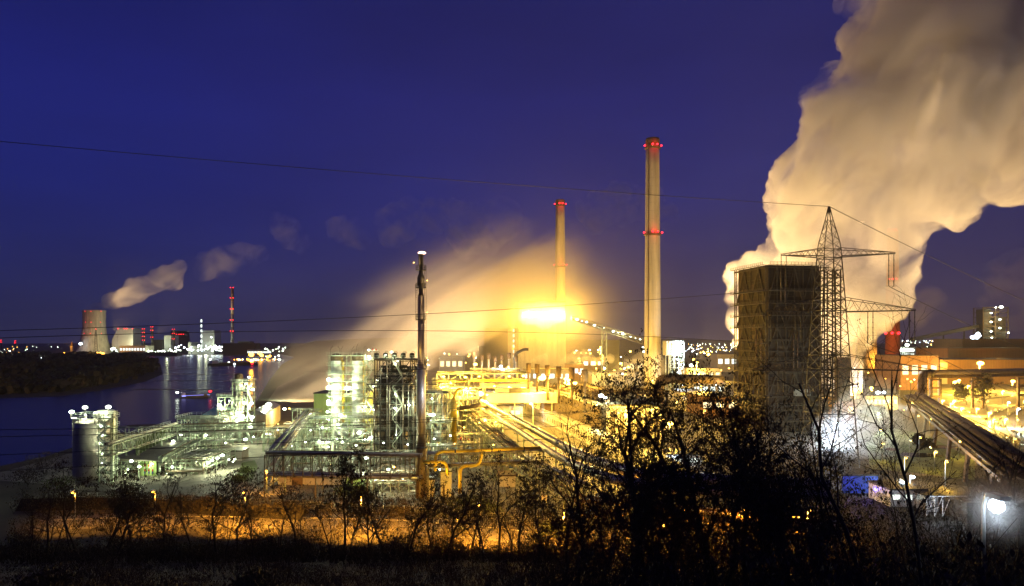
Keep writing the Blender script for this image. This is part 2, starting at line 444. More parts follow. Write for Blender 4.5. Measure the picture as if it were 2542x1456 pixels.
# cooling tower plume on the far bank and scraps of cloud blown off it
ct = [(240, 768, 2150, 18), (275, 752, 2150, 27), (310, 735, 2150, 34), (345, 720, 2150, 38), (385, 700, 2150, 36), (420, 690, 2150, 46), (440, 672, 2150, 34)]
FARV = vol_mat("far_steam", .016, nscale=.012, lo=.35, hi=.62, floor=.1, stretch=(1.6, 1.6, .8), rot=(0, R(-30), 0))
steam("cooling_tower_steam", "pale steam blowing off the far cooling tower", ct, FARV, voxel=8, disp=((50, 40),), jitter=3, seed=3)
CLV = vol_mat("cloud_scrap", .0040, nscale=.011, lo=.42, hi=.72, floor=.0, detail=4)
for k, (lab, b) in enumerate([
    ("faint cloud scrap right of the cooling tower steam", [(515, 655, 2200, 50), (555, 648, 2200, 60), (600, 640, 2200, 50), (635, 625, 2200, 35)]),
    ("faint cloud scrap above the red lit chimney mast", [(700, 560, 2300, 45), (720, 590, 2300, 45), (745, 605, 2300, 35)]),
    ("faint cloud scrap left of the pair of cloud puffs", [(860, 575, 2300, 55), (890, 595, 2300, 45)]),
    ("larger of two cloud puffs over the flare stack", [(985, 550, 2300, 75), (1010, 525, 2300, 55), (970, 590, 2300, 45)]),
    ("smaller of two cloud puffs over the flare stack", [(1075, 545, 2300, 55), (1085, 515, 2300, 42)]),
    ("faint wide cloud between the two tall chimneys", [(1480, 525, 2300, 70), (1540, 505, 2300, 80), (1590, 500, 2300, 70), (1650, 545, 2300, 50)]),
    ("faint cloud over the steam behind the flare", [(1180, 570, 2300, 110), (1240, 545, 2300, 80)])]):
    steam("cloud_scrap", lab, b, CLV, voxel=14, disp=((90, 70), (30, 26)), jitter=4, seed=20+k)
# haze scraps low on the right
steam("smoke_wisp", "thin orange smoke wisps over the works right of the pylon", [(2480, 720, 700, 22), (2520, 690, 700, 30), (2550, 740, 700, 35), (2270, 790, 600, 12), (2300, 750, 600, 16)],
      vol_mat("wisp_smoke", .006, nscale=.03, lo=.42, hi=.62), voxel=5, disp=((25, 16),), jitter=2, seed=31)
# white steam lying on the ground at the foot of the quench tower
steam("ground_steam", "white lit steam lying on the ground round the quench tower foot", [(2090, 1070, 262, 10), (2150, 1060, 265, 14), (2210, 1080, 262, 13), (2120, 1120, 240, 8), (2190, 1130, 238, 8), (2260, 1060, 270, 9), (2150, 1000, 285, 12), (2050, 1110, 245, 6), (2000, 1120, 240, 5)],
      vol_mat("low_steam", .022, nscale=.06, lo=.38, hi=.62, floor=.15), voxel=2, disp=((12, 7),), jitter=2, seed=33)
# yellow lit steam beside the coke ovens
steam("oven_steam", "yellow lit steam streaming up behind the coke ovens", [(1475, 965, 400, 3), (1510, 950, 405, 6), (1550, 930, 410, 8), (1590, 912, 415, 9), (1620, 905, 420, 9)],
      vol_mat("oven_steam_air", .035, nscale=.05, lo=.38, hi=.62, floor=.15, stretch=(2, 1, .7), rot=(0, R(-25), 0)), voxel=2, disp=((10, 5),), jitter=2, seed=35)
# steam and mist added round the coal tower floodlights in place of their glare
steam("glare_steam", "dense added steam standing in for the glare of the coal tower floodlights", [(1316, 782, 655, 11), (1345, 778, 655, 13), (1378, 780, 655, 11), (1350, 788, 655, 12)],
      vol_mat("glare_steam_air", .05, nscale=0), voxel=2.5, disp=((12, 5),), seed=36)
steam("glare_mist", "thin added mist standing in for the halo of the coal tower floodlights", [(1350, 782, 648, 96)],
      vol_mat("glare_mist_air", .0135, nscale=0, radial=(P(1350, 782, 648), 95)), voxel=8, seed=38)
steam("works_smoke", "smoky lamp lit air hanging over the middle of the works", [(1400, 800, 600, 215)],
      vol_mat("works_smoke_air", .0009, nscale=0, radial=(P(1400, 800, 600), 215)), voxel=24, seed=39)
for k, (u, v, D, s, lab) in enumerate([(1316, 900, 370, 1.0, "small steam puff on the leftmost oven standpipe"), (1395, 897, 345, 1.6, "long steam puff on the third oven standpipe"),
                                   (1472, 905, 310, 1.2, "steam puff on the rightmost oven standpipe"), (1425, 905, 330, 1.2, "steam puff on the fifth oven standpipe")]):
    steam("steam_puff", lab, [(u, v, D, .9*s), (u+9*s, v-6, D, 1.6*s), (u+22*s, v-11, D, 2.0*s), (u+36*s, v-14, D, 2.0*s)], vol_mat("puff_steam", .12, nscale=.3, floor=.3), voxel=.6, disp=((4, 1.5),), seed=40+k)
# ================================================================ chimneys and towers
def chimney(name, label, u, v_top, base_v, w_top, w_base, bands, m, capm=RUST, D=None, group=None, cap_h=6):
    D = D or GD(base_v); x = Xu(u, D); H = Zv(v_top, D)
    t = thing(name, label, 'chimney', (x, D, 0), group)
    rt, rb = w_top*D/K/2, w_base*D/K/2
    b = MB(); b.lathe((x, D, 0), [(rb, 0)] + [(rb+(rt-rb)*k/12, (H-cap_h)*k/12) for k in range(1, 13)], 40)
    b.build('shaft', m, t)
    c = MB(); c.lathe((x, D, H-cap_h-.01), [(rt*1.04, 0), (rt*1.06, cap_h*.8), (rt*1.0, cap_h), (rt*.8, cap_h)], 40); c.build('cap', capm, t)
    for k in range(1, 30):
        j = MB(); z = (H-cap_h)*k/30; rr = rb+(rt-rb)*k/30; j.lathe((x, D, z), [(rr*.998, -.08), (rr+.06, -.06), (rr+.06, .06), (rr*.998, .08)], 40, False)
        j.build('pour_joint', mat("joint_concrete", (.40, .38, .33), .9), t)
    l = MB(); a_ = -2.3; ca, sa = math.cos(a_), math.sin(a_)
    for k in range(60):
        z = 3+(H-8)*k/60; rr = rb+(rt-rb)*k/60; l.beam((x+(rr+.5)*ca, D+(rr+.5)*sa, z), (x+(rr+.5)*ca, D+(rr+.5)*sa, z+(H-8)/60+.1), .55)
    l.build('ladder', RUST, t)
    for v in bands:
        z = Zv(v, D); rr = rb+(rt-rb)*z/H
        g = MB(); g.lathe((x, D, z-.5), [(rr*1.0, -1.2), (rr*1.2, 0), (rr*1.2, .3), (rr*1.0, .3)], 32)
        g.rail([(x+rr*1.18*math.cos(a*math.pi/8), D+rr*1.18*math.sin(a*math.pi/8), z-.2) for a in range(16)], 1.3, .15, 3, True)
        go = g.build('gallery', RUST, t)
        for k, a in enumerate((-2.85, -1.75, -1.2, -.3)):
            q = Vector((x+rr*1.27*math.cos(a), D+rr*1.27*math.sin(a), z+1.0))
            bb = MB(); bb.lathe(q, [(.2, -.6), (.8, -.3), (.8, .4), (.2, .7)], 8); bb.build('beacon', L_RED, go)
        light(go, (x+rr*.2, D-rr*1.75, z+1.2), 'red', 1300, .5, 'beacon_light')
    return t
chimney("tall_chimney", "taller pale concrete chimney with two rings of red beacons", 1620, 345, 975, 33, 42, (367, 582), CHIMC, D=540)
chimney("tall_chimney", "slimmer concrete chimney standing right beside the blazing floodlights", 1390.5, 497, 940, 22, 30, (510, 661), CHIMC, D=735)

# coal tower with its floodlight bank
D = 670
ct_ = thing("coal_tower", "broad concrete coal tower carrying the blazing floodlight bank", "tower", (Xu(1340, D), D, 0))
b = MB(); x0, x1 = Xu(1287, D), Xu(1402, D); top = Zv(752, D)
b.box(((x0+x1)/2, D+14, 0), (x1-x0, 28, top)); b.build('body', CHIMC, ct_)
b = MB(); b.box((Xu(1266, D)+1, D+8, 0), (Xu(1287, D)-Xu(1266, D)-2, 12, top-4)); b.build('stair_shaft', CONC, ct_)
for k in range(12):
    z = 8+k*5.2
    if z < 52:
        w = MB(); w.box((Xu(1275, D), D+1.8, z), (1.2, .3, 2.4)); w.build('slit_window', L_WINW, ct_)
b = MB(); b.box(((x0+x1)/2, D+10, top), (x1-x0+2, 30, 1.2)); b.build('roof', DARK, ct_)
b = MB()
for u in (1305, 1333, 1361, 1389): b.beam((Xu(u, D), D-1.5, 62), (Xu(u, D), D-3, 68), .5)
b.beam((Xu(1298, D), D-3, 66), (Xu(1396, D), D-3, 66), .5); b.build('lamp_bracket', DARK, ct_)
for u in (1303, 1321, 1339, 1357, 1375, 1393):
    m_ = MB(); m_.box((Xu(u, D), D-3.6, 64.0), (4.6, .8, 4.2)); m_.build('floodlight', glow("flood_glow", (1.0, .72, .16), 60), ct_)
    spot(ct_, (Xu(u, D), D-5.5, 66), (Xu(u, D)+(u-1340)*.4, D-100, 48), 'gld', 460000, 165, 1.5)

light(ct_, (Xu(1402, D)+6, D+6, 62), 'gld', 360000, 1.0, 'side_lamp_light')
spot(ct_, P(1190, 885, 545), P(1060, 730, 570), 'crm', 500000, 120, 1.5); spot(ct_, P(1275, 880, 585), P(1230, 690, 610), 'gld', 450000, 120, 1.5); spot(ct_, P(1060, 930, 520), P(1010, 780, 545), 'crm', 300000, 130, 1.5)  # unseen spots added to light the drifting steam cloud
# second, darker coal bunker lost in the steam
D = 760
t = thing("coal_bunker", "dim block of a bunker half lost in steam left of the coal tower", "building", (Xu(1245, D), D, 0))
b = MB(); b.box((Xu(1245, D), D+15, 0), (38, 30, Zv(815, D))); b.build('block', DARK, t)
b = MB(); b.box((Xu(1200, D), D+12, 0), (12, 20, Zv(860, D))); b.build('annex', DARK, t)

# ---------------------------------------------------------------- quench tower
D = 300
qt = thing("quench_tower", "massive dark timber clad quench tower ringed with walkways", "tower", (Xu(1935, D), D, 0))
yl, yr = D+24, D+4
xl, xc, xr = Xu(1838, yl), Xu(1905, D), Xu(2034, yr)
top = Zv(658, D)
# plan: near corner (xc, D), left corner (xl, yl), right corner (xr, yr)
A, B, C_ = Vector((xc, D, 0)), Vector((xl-1, yl, 0)), Vector((xr, yr, 0)); Dd = B + C_ - A
TIMB = mat("tarred_timber", (.026, .018, .009), .85, .0, .45, .5, (.065, .044, .020), stretch=(2.2, 2.2, .06), bump=.3)
b = MB(); b.hexa([A, C_, Dd, B] + [q + Vector((0, 0, top)) for q in (A, C_, Dd, B)]); b.build('shell', TIMB, qt)
def face_pt(p, q, f, out, z):
    d = (q-p).normalized(); n = Vector((d.y, -d.x, 0))
    if n.y > 0: n = -n
    w = p.lerp(q, f) + n*out; return Vector((w.x, w.y, z))
fr = MB(); levels = [top-1, top-11, top-16.5, top-22, top-27, top-33, top-38, top-43, top-47.5, top-53, top-58, top-64, top-69]
nL = 3
for (p, q) in ((A, B), (A, C_)):
    n = 4 if q is B else 6
    for i in range(n+1):
        fr.beam(face_pt(p, q, i/n, .8, 0), face_pt(p, q, i/n, .8, top), .42)
    for z in levels:
        if z > 1: fr.beam(face_pt(p, q, 0, .9, z), face_pt(p, q, 1, .9, z), .6)
    for k in range(0, len(levels)-2, 2):
        z1, z0 = levels[k], levels[k+2]
        if z0 < 1: continue
        for i in range(0, n, 2):
            if True:
                fr.beam(face_pt(p, q, i/n, .7, z0), face_pt(p, q, (i+1)/n, .7, z1), .5)
                fr.beam(face_pt(p, q, min(1, (i+2)/n), .7, z0), face_pt(p, q, (i+1)/n, .7, z1), .5)
    rb_ = random.Random(5 if q is B else 6); z = 1.5
    while z < top-2:
        f0 = rb_.uniform(0, .5); fr.beam(face_pt(p, q, f0, .25, z), face_pt(p, q, f0+rb_.uniform(.25, .5), .25, z), .2); z += rb_.uniform(.8, 2.6)
# open outriggers at the left edge and the right corner
for z in levels: 
    if z > 2:
        fr.beam(face_pt(A, B, 1, .9, z), face_pt(A, B, 1.10, .9, z), .45)
        fr.beam(face_pt(A, C_, 1, .9, z), face_pt(A, C_, 1.16, .9, z), .45)
fr.beam(face_pt(A, B, 1.07, .8, 0), face_pt(A, B, 1.07, .8, top), .55)
fr.build('frame', mat("weathered_beam", (.050, .038, .022), .8, 0, .4, .7), qt)
for k, z in enumerate([top, top-11.5, top-17, top-22.3, top-27.5, top-42, top-47, top-62]):
    w = MB()
    for (p, q, e) in ((A, B, 1.13), (A, C_, 1.0)):
        a, c = face_pt(p, q, 0, 1.2, z), face_pt(p, q, e, 1.2, z); a2, c2 = face_pt(p, q, 0, 2.4, z), face_pt(p, q, e, 2.4, z)
        w.hexa([a, a2, c2, c] + [s+Vector((0, 0, .18)) for s in (a, a2, c2, c)])
        w.rail([a2, c2], 1.2, .12, 1.6)
    w.build('walkway', mat("worn_walkway", (.085, .07, .045), .6, .2, .3), qt)
# pipe risers on the faces
for f0, z0, z1 in ((.22, top-17, top-3), (.30, top-17, top-3), (.46, top-46, top-29), (.54, top-46, top-29), (.7, top-68, top-55), (.76, top-68, top-55)):
    w = MB(); w.tube([face_pt(A, C_, f0, 1.6, z0), face_pt(A, C_, f0, 1.6, z1)], .28, 8); w.build('riser_pipe', RUST, qt)
for f0, z0, z1 in ((.10, top-44, top-28), (.26, top-44, top-28)):
    w = MB(); w.tube([face_pt(A, B, f0, 1.6, z0), face_pt(A, B, f0, 1.6, z1)], .28, 8); w.build('riser_pipe', RUST, qt)
pr_ = random.Random(12)
for k in range(26):
    q_, f0 = pr_.choice([(B, pr_.uniform(0, .7)), (C_, pr_.uniform(0, .75)), (C_, pr_.uniform(0, .75))]); z0 = pr_.uniform(4, top-10); f1 = f0+pr_.uniform(.1, .25); hh = pr_.uniform(2.5, 6)
    a_, b_2 = face_pt(A, q_, f0, .12, z0), face_pt(A, q_, f1, .12, z0); a2_, b2_ = face_pt(A, q_, f0, -.1, z0), face_pt(A, q_, f1, -.1, z0); up_ = Vector((0, 0, hh))
    w = MB(); w.hexa([a_, b_2, b2_, a2_, a_+up_, b_2+up_, b2_+up_, a2_+up_]); w.build('cladding_patch', pr_.choice([mat("patch_dark", (.018, .013, .008), .8), mat("patch_brown", (.085, .058, .026), .8, 0, .4, .6, stretch=(2, 2, .1))]), qt)
# louvre window
w = MB()
p0, p1 = face_pt(A, C_, .48, 1.0, top-58), face_pt(A, C_, .80, 1.0, top-58)
w.hexa([p0, p1, p1+Vector((0, .5, 0)), p0+Vector((0, .5, 0))] + [s+Vector((0, 0, 3.2)) for s in (p0, p1, p1+Vector((0, .5, 0)), p0+Vector((0, .5, 0)))]); w.build('window', mat("pale_louvre", (.30, .31, .28), .5), qt)
# open steel stair tower at the right corner
st = MB(); sx, sy, sw = xr+1.3, yr+3, 7.2
for dx in (0, sw*.5, sw):
    for dy in (0, 5): st.beam((sx+dx, sy+dy-5, 0), (sx+dx, sy+dy-5, top-2), .5)
nz = 21
for k in range(nz):
    z = (top-2)*(k+1)/nz
    for dy in (0, 5): st.beam((sx, sy+dy-5, z), (sx+sw, sy+dy-5, z), .32)
    for dx in (0, sw): st.beam((sx+dx, sy-5, z), (sx+dx, sy, z), .32)
    z0 = (top-2)*k/nz
    st.beam((sx, sy-5.1, z0), (sx+sw*.5, sy-5.1, z), .3) if k % 2 else st.beam((sx+sw, sy-5.1, z0), (sx+sw*.5, sy-5.1, z), .3)
    if k % 2: st.beam((sx, sy-2.5, z0), (sx+sw, sy-2.5, z), 1.2, .2)
    else: st.beam((sx+sw, sy-2.5, z0), (sx, sy-2.5, z), 1.2, .2)
    st.rail([(sx-.2, sy-5.4, z), (sx+sw+.6, sy-5.4, z)], 1.1, .1, 2)
st.build('stair_tower', mat("weathered_beam", (.1, .08, .05)), qt)
# red brown lean-to low at the stair tower
w = MB(); w.box((sx+7, sy-7, 14), (5.2, 4, 19)); w.build('lift_housing', RUST, qt)
GRATE = mat('floor_grating', (.13, .16, .13), .7, .3, .3, 2)
# ================================================================ the refinery: builders
def lamps(parent, pts, kind='wht', size=.55, power=2600, D=None):
    for p in pts:
        u, v = p[0], p[1]; d = p[2] if len(p) > 2 else D
        s = p[3] if len(p) > 3 else 1.0
        bulb(parent, P(u, v, d), kind, size*s*.9, power*min(s, 1.35)**2*(1.4 if kind == 'wht' else 1.5))
def frame(name, label, x0, x1, y0, y1, zs, nx=2, ny=1, m=STEEL, w=.28, brace=True, rails=True, skip=(), cat='steel frame', top_rail=True, floor_m=None, stairs=None, group=None):
    """an open steel structure: posts, beams and braces, a grated floor with railing at each level"""
    t = thing(name, label, cat, ((x0+x1)/2, (y0+y1)/2, 0), group)
    b = MB(); H = zs[-1]
    xs = [x0+(x1-x0)*i/nx for i in range(nx+1)]; ys = [y0+(y1-y0)*j/ny for j in range(ny+1)]
    for x in xs:
        for y in ys: b.beam((x, y, 0), (x, y, H), w)
    pz = 0
    for k, z in enumerate(zs):
        for y in ys: b.beam((x0, y, z), (x1, y, z), w*.9)
        for x in xs: b.beam((x, y0, z), (x, y1, z), w*.9)
        if brace:
            for i in range(nx):
                if (i+k) % 2 == 0: b.beam((xs[i], y0, pz), (xs[i+1], y0, z), w*.6)
                else: b.beam((xs[i+1], y0, pz), (xs[i], y0, z), w*.6)
        pz = z
    b.build('frame', m, t)
    for k, z in enumerate(zs):
        if k in skip: continue
        f = MB(); f.box(((x0+x1)/2, (y0+y1)/2, z+w*.46), (x1-x0+1.0, y1-y0+1.0, .1)); fo = f.build('platform', floor_m or GRATE, t)
        if rails:
            r = MB(); r.rail([(x0-.5, y0-.5, z+.2), (x1+.5, y0-.5, z+.2), (x1+.5, y1+.5, z+.2), (x0-.5, y1+.5, z+.2)], 1.1, .075, 1.8, True); r.build('railing', RAIL, fo)
    if stairs:
        sx0, sx1 = stairs; s = MB(); pz = 0
        for k, z in enumerate(zs):
            a, c = (sx0, sx1) if k % 2 else (sx1, sx0)
            for dy in (.0, .9): s.beam((a, y0-.5-dy, pz), (c, y0-.5-dy, z), .12, .3)
            n = max(3, int((z-pz)/.35))
            for q in range(n):
                f = (q+.5)/n; s.box((a+(c-a)*f, y0-.95, pz+(z-pz)*f), (.35, .9, .05))
            s.beam((a, y0-1.4, pz+1.1), (c, y0-1.4, z+1.1), .08)
            pz = z
        s.build('stair', RAIL, t)
    return t
def ellipsoid(c, rx, rz, n=24):
    return [(max(.02, rx*math.cos(a)), rz*math.sin(a)) for a in [(-math.pi/2)+math.pi*k/10 for k in range(11)]]
def vessel(name, label, c, r, h, m=GALV, legs=4, legh=None, cat='vessel', group=None):
    """upright vessel with domed ends on legs; c is the middle of its lower rim"""
    legh = c[2] if legh is None else legh
    t = thing(name, label, cat, (c[0], c[1], c[2]-legh), group)
    b = MB(); pr = [(max(.05, r*math.cos(a)), r*.55*math.sin(a)) for a in [(-math.pi/2)+math.pi/2*k/6 for k in range(7)]]
    pr += [(r, h*k/4) for k in range(1, 5)] + [(max(.05, r*math.cos(a)), h+r*.45*math.sin(a)) for a in [math.pi/2*k/6 for k in range(1, 7)]]
    b.lathe(c, pr, 28); b.build('shell', m, t)
    g = MB(); g.lathe(c, [(r*1.01, h*.15), (r*1.03, h*.17), (r*1.03, h*.23), (r*1.01, h*.25)], 28); g.build('band', DARK, t)
    for k in range(legs):
        a = math.pi/4+2*math.pi*k/legs; l = MB(); x, y = c[0]+r*.8*math.cos(a), c[1]+r*.8*math.sin(a)
        l.beam((x, y, c[2]-legh), (x, y, c[2]+h*.15), .28); l.build('leg', STEEL, t)
    nz = MB(); nz.tube([(c[0], c[1], c[2]+h), (c[0], c[1], c[2]+h+r*.9), (c[0]+r*.9, c[1], c[2]+h+r*.9), (c[0]+r*1.3, c[1], c[2]+h+r*.2)], .16, 8); nz.build('pipe', PIPE, t)
    return t
def column(name, label, x, y, r, z0, z1, m=PIPE, topm=RUST, cat='column', side=1, group=None, ypipe=False):
    t = thing(name, label, cat, (x, y, 0), group)
    b = MB(); b.lathe((x, y, 0), [(r*.97, 0), (r*.97, z0), (r, z0+.3)] + [(r, z0+(z1-z0)*k/8) for k in range(1, 9)], 30); b.build('shell', m, t)
    c = MB(); c.lathe((x, y, z1-.01), [(r*1.02, -1.6), (r*1.02, 0), (r*.85, r*.35), (r*.4, r*.55), (.1, r*.6)], 30); c.build('head', topm, t)
    for z in [z0+(z1-z0)*f for f in (.12, .32, .52, .70, .86)]:
        p = MB(); p.lathe((x, y, z), [(r, -.12), (r+1.0, -.12), (r+1.0, 0), (r, 0)], 24, False)
        po = p.build('platform', STEEL, t)
        q = MB(); q.rail([(x+(r+.95)*math.cos(a*math.pi/7), y+(r+.95)*math.sin(a*math.pi/7), z) for a in range(14)], 1.1, .07, 3, True); q.build('railing', RAIL, po)
    l = MB()
    lx = x-side*(r+.35)
    for dx in (-.25, .25): l.beam((lx+dx, y-r*.3, 1), (lx+dx, y-r*.3, z1+1), .07)
    for k in range(int(z1/.6)): l.beam((lx-.25, y-r*.3, 1.2+k*.6), (lx+.25, y-r*.3, 1.2+k*.6), .05)
    l.build('ladder', STEEL, t)
    if ypipe:
        q = MB(); px = x+side*(r+.55); q.tube([(x+side*r*.4, y-.2, z1-1.5), (px-.2, y-.6, z1-1.9), (px, y-.7, z1-2.8), (px, y-.7, z0-8)], .42, 12); q.build('down_pipe', YPIPE, t)
    return t
def rack(name, label, a, b, width, zs, span, pipes, m=STEEL, w=.3, truss=True, posts=True, cat='pipe rack', deck=False, postm=None, post_step=1, pr=(.12, .35), seed=1, pm=None, group=None, side_rail=False):
    """a pipe rack from a to b (plan points): trestles, two side trusses and lengthwise pipes at each level"""
    r = random.Random(seed)
    a, b = Vector((a[0], a[1], 0)), Vector((b[0], b[1], 0)); L = (b-a).length; d = (b-a)/L; n = Vector((-d.y, d.x, 0))*width/2
    t = thing(name, label, cat, a.lerp(b, .5), group)
    f = MB(); k = max(1, round(L/span)); Z = lambda q, z: Vector((q.x, q.y, z))
    for i in range(k+1):
        q = a.lerp(b, i/k)
        for s in (-1, 1):
            zlow = zs[0] if truss or (i % post_step) else 0
            f.beam(Z(q+n*s, zlow), Z(q+n*s, zs[-1]), w)
        for z in zs: f.beam(Z(q-n, z), Z(q+n, z), w*.8)
        if i < k:
            q2 = a.lerp(b, (i+1)/k)
            for s in (-1, 1):
                for z in zs: f.beam(Z(q+n*s, z), Z(q2+n*s, z), w*.8)
                if truss:
                    for za, zb in zip(zs, zs[1:]):
                        if i % 2: f.beam(Z(q+n*s, za), Z(q2+n*s, zb), w*.55)
                        else: f.beam(Z(q2+n*s, za), Z(q+n*s, zb), w*.55)
    f.build('frame', m, t)
    if posts:
        kp = max(1, k//post_step)
        for i in range(kp+1):
            q = a.lerp(b, i/kp)
            g = MB()
            for s in (-1, 1): g.beam(Z(q+n*s, 0), Z(q+n*s, zs[0]), w*1.3)
            g.beam(Z(q-n, zs[0]*.15), Z(q+n, zs[0]*.8), w*.6); g.beam(Z(q+n, zs[0]*.15), Z(q-n, zs[0]*.8), w*.6)
            g.build('trestle', postm or m, t)
    for z, cnt in zip(zs, pipes):
        xs = sorted(r.uniform(-.86, .86) for _ in range(cnt))
        for x in xs:
            rr = r.uniform(*pr); p = MB()
            e0, e1 = r.choice([0, 0, 0, .08]), r.choice([1, 1, 1, .93])
            p.tube([Z(a.lerp(b, e0)+n*x, z+rr+w*.45), Z(a.lerp(b, (e0+e1)/2)+n*x, z+rr+w*.45), Z(a.lerp(b, e1)+n*x, z+rr+w*.45)], rr, 8)
            p.build('pipe', pm or r.choice([PIPE, PIPE, BROWNPIPE, GALV, RUST]), t)
    if side_rail:
        g = MB()
        for s in (-1, 1): g.rail([Z(a+n*s, zs[-1]+.2), Z(b+n*s, zs[-1]+.2)], 1.1, .08, 2.5)
        g.build('railing', RAIL, t)
    return t
def pipe_thing(name, label, pts, r, m, cat='pipe', n=14, flange=0, fm=None, bend=2.0, supports=(), group=None):
    """one pipe run with rounded elbows; flange collars and supports are its parts"""
    pts = [Vector(p) for p in pts]; out = [pts[0]]
    for i in range(1, len(pts)-1):
        a, c, d = pts[i-1], pts[i], pts[i+1]; e = min(bend, (a-c).length*.48, (d-c).length*.48)
        p0, p1 = c+(a-c).normalized()*e, c+(d-c).normalized()*e
        for k in range(7):
            f = k/6; out.append(p0*(1-f)**2 + c*2*f*(1-f) + p1*f*f)
    out.append(pts[-1])
    base = Vector((pts[0].x, pts[0].y, min(p.z for p in pts)))
    t = thing(name, label, cat, base, group)
    b = MB(); b.tube(out, r, n); b.build('run', m, t)
    if flange:
        for a, c in zip(pts, pts[1:]):
            L = (c-a).length; k = int(L/flange)
            for i in range(1, k+1):
                q = a.lerp(c, (i-.5)/k); d = (c-a).normalized()*.18
                g = MB(); g.tube([q-d, q+d], r*1.09, n); g.build('collar', fm or DARK, t)
    for s in supports:
        g = MB(); s = Vector(s); g.beam((s.x, s.y, 0), s, .4); g.box((s.x, s.y, s.z-.2), (r*2.6, .5, .3)); g.build('support', STEEL, t)
    return t
def tangle(t, x0, x1, y0, y1, z0, z1, n, seed, m=None, r0=.07, r1=.26, name='pipe'):
    """the small pipe runs in a frame, each a pipe with bends"""
    r = random.Random(seed)
    for k in range(n):
        p = Vector((r.uniform(x0, x1), r.uniform(y0, y1), r.uniform(z0, z1))); pts = [p]
        ax = r.choice('zzxy')
        for s in range(r.randint(2, 4)):
            q = p.copy()
            if ax == 'z': q.z = r.uniform(z0, z1)
            elif ax == 'x': q.x = r.uniform(x0, x1)
            else: q.y = r.uniform(y0, y1)
            if (q-p).length > .8: pts.append(q); p = q
            ax = r.choice({'z': 'xy', 'x': 'zzy', 'y': 'zx'}[ax])
        if len(pts) < 2: continue
        rr = r.uniform(r0, r1); b = MB(); out = [pts[0]]
        for i in range(1, len(pts)-1):
            a, c, d = pts[i-1], pts[i], pts[i+1]; e = min(rr*2.2, (a-c).length*.45, (d-c).length*.45)
            p0, p1 = c+(a-c).normalized()*e, c+(d-c).normalized()*e
            for q in range(5): f = q/4; out.append(p0*(1-f)**2 + c*2*f*(1-f) + p1*f*f)
        out.append(pts[-1])
        b.tube(out, rr, 7); b.build(name, m or r.choice([PIPE, PIPE, GALV, STEEL, BROWNPIPE]), t)
def shed(name, label, x0, x1, y0, y1, h, m, roof=DARK, cat='building', group=None, slope=.0, windows=0, wm=None, door=False):
    t = thing(name, label, cat, ((x0+x1)/2, (y0+y1)/2, 0), group)
    b = MB(); b.box(((x0+x1)/2, (y0+y1)/2, 0), (x1-x0, y1-y0, h)); b.build('wall', m, t)
    g = MB(); o = .25
    g.hexa([(x0-o, y0-o, h+.004), (x1+o, y0-o, h+.004), (x1+o, y1+o, h+.004), (x0-o, y1+o, h+.004), (x0-o, y0-o, h+.4), (x1+o, y0-o, h+.4), (x1+o, y1+o, h+.4+slope), (x0-o, y1+o, h+.4+slope)])
    g.build('roof', roof, t)
    for k in range(windows):
        x = x0+(x1-x0)*(k+.5)/windows; w = MB(); w.box((x, y0-.02, h*.45), ((x1-x0)/windows*.62, .12, h*.28)); w.build('window', wm or L_WIN, t)
    if door:
        w = MB(); w.box((x0+(x1-x0)*.3, y0-.03, 0), (min(3, (x1-x0)*.2), .12, min(3.2, h*.7))); w.build('door', RUST, t)
    return t

# ================================================================ left: tank, silo and loading shed
D = 195; cx_, r_ = Xu(203, D), 4.95; cy_ = D+4.95
tk = thing("storage_tank", "dark cylindrical storage tank with a lit railed ring platform above its roof", "tank", (cx_, cy_, 0))
b = MB(); zt = Zv(1054, D); b.lathe((cx_, cy_, 0), [(r_, 0)]+[(r_, zt*k/10) for k in range(1, 11)]+[(r_*.9, zt+.3), (r_*.5, zt+.9), (.2, zt+1.1)], 56); b.build('shell', TANKM, tk)
b = MB()
for k in range(1, 9): b.lathe((cx_, cy_, zt*k/9), [(r_, -.05), (r_+.035, -.04), (r_+.035, .04), (r_, .05)], 56, False)
b.build('plate_seam', mat("seam", (.25, .24, .22), .5, .4), tk)
zp = Zv(1042, D); b = MB(); b.lathe((cx_, cy_, zp), [(r_-1.0, 0), (r_+.35, 0), (r_+.35, .15), (r_-1.0, .15)], 40, False)
po = b.build('ring_platform', GALV, tk)
b = MB(); b.rail([(cx_+(r_+.3)*math.cos(a*math.pi/14), cy_+(r_+.3)*math.sin(a*math.pi/14), zp+.15) for a in range(28)], 1.1, .08, 3, True); b.build('railing', RAIL, po)
for k in range(14):
    a = 2*math.pi*k/14; b = MB(); q = Vector((cx_+r_*.98*math.cos(a), cy_+r_*.98*math.sin(a), 0)); b.beam(q+Vector((0, 0, zt-.4)), q+Vector((0, 0, zp)), .16); b.build('bracket', DARK, tk)
for p, h in (((-2, 0), 1.6), ((0, 1), 2.2), ((1.4, 0), 2.4), ((2.2, 1), 2.0)):
    b = MB(); b.lathe((cx_+p[0], cy_+p[1], zt+.6), [(.35, 0), (.35, h), (.1, h+.3)], 10); b.build('roof_valve', GALV, tk)
lamps(tk, [(178, 1023, 199.5, 1.2), (211, 1012, 199, 1.2)], 'wht', .62, 1700)
for u, v in ((170, 1023), (205, 1010)):
    b = MB(); q = P(u+6, v+1, 199.5); b.beam((q.x, q.y, zp), q, .12); b.build('lamp_post', DARK, tk)
x = Xu(263, 204); si = thing("silo", "slim pale silo standing close behind the storage tank and its stair", "silo", (x, 204, 0))
zt2 = Zv(1022, 204); b = MB(); b.lathe((x, 204, 0), [(2.45, 0), (2.45, zt2), (2.2, zt2+.4), (.2, zt2+.6)], 36); b.build('shell', ALU, si)
b = MB(); b.lathe((x, 204, zt2-1.2), [(2.4, 0), (3.1, 0), (3.1, .15), (2.4, .15)], 30, False); po = b.build('platform', GALV, si)
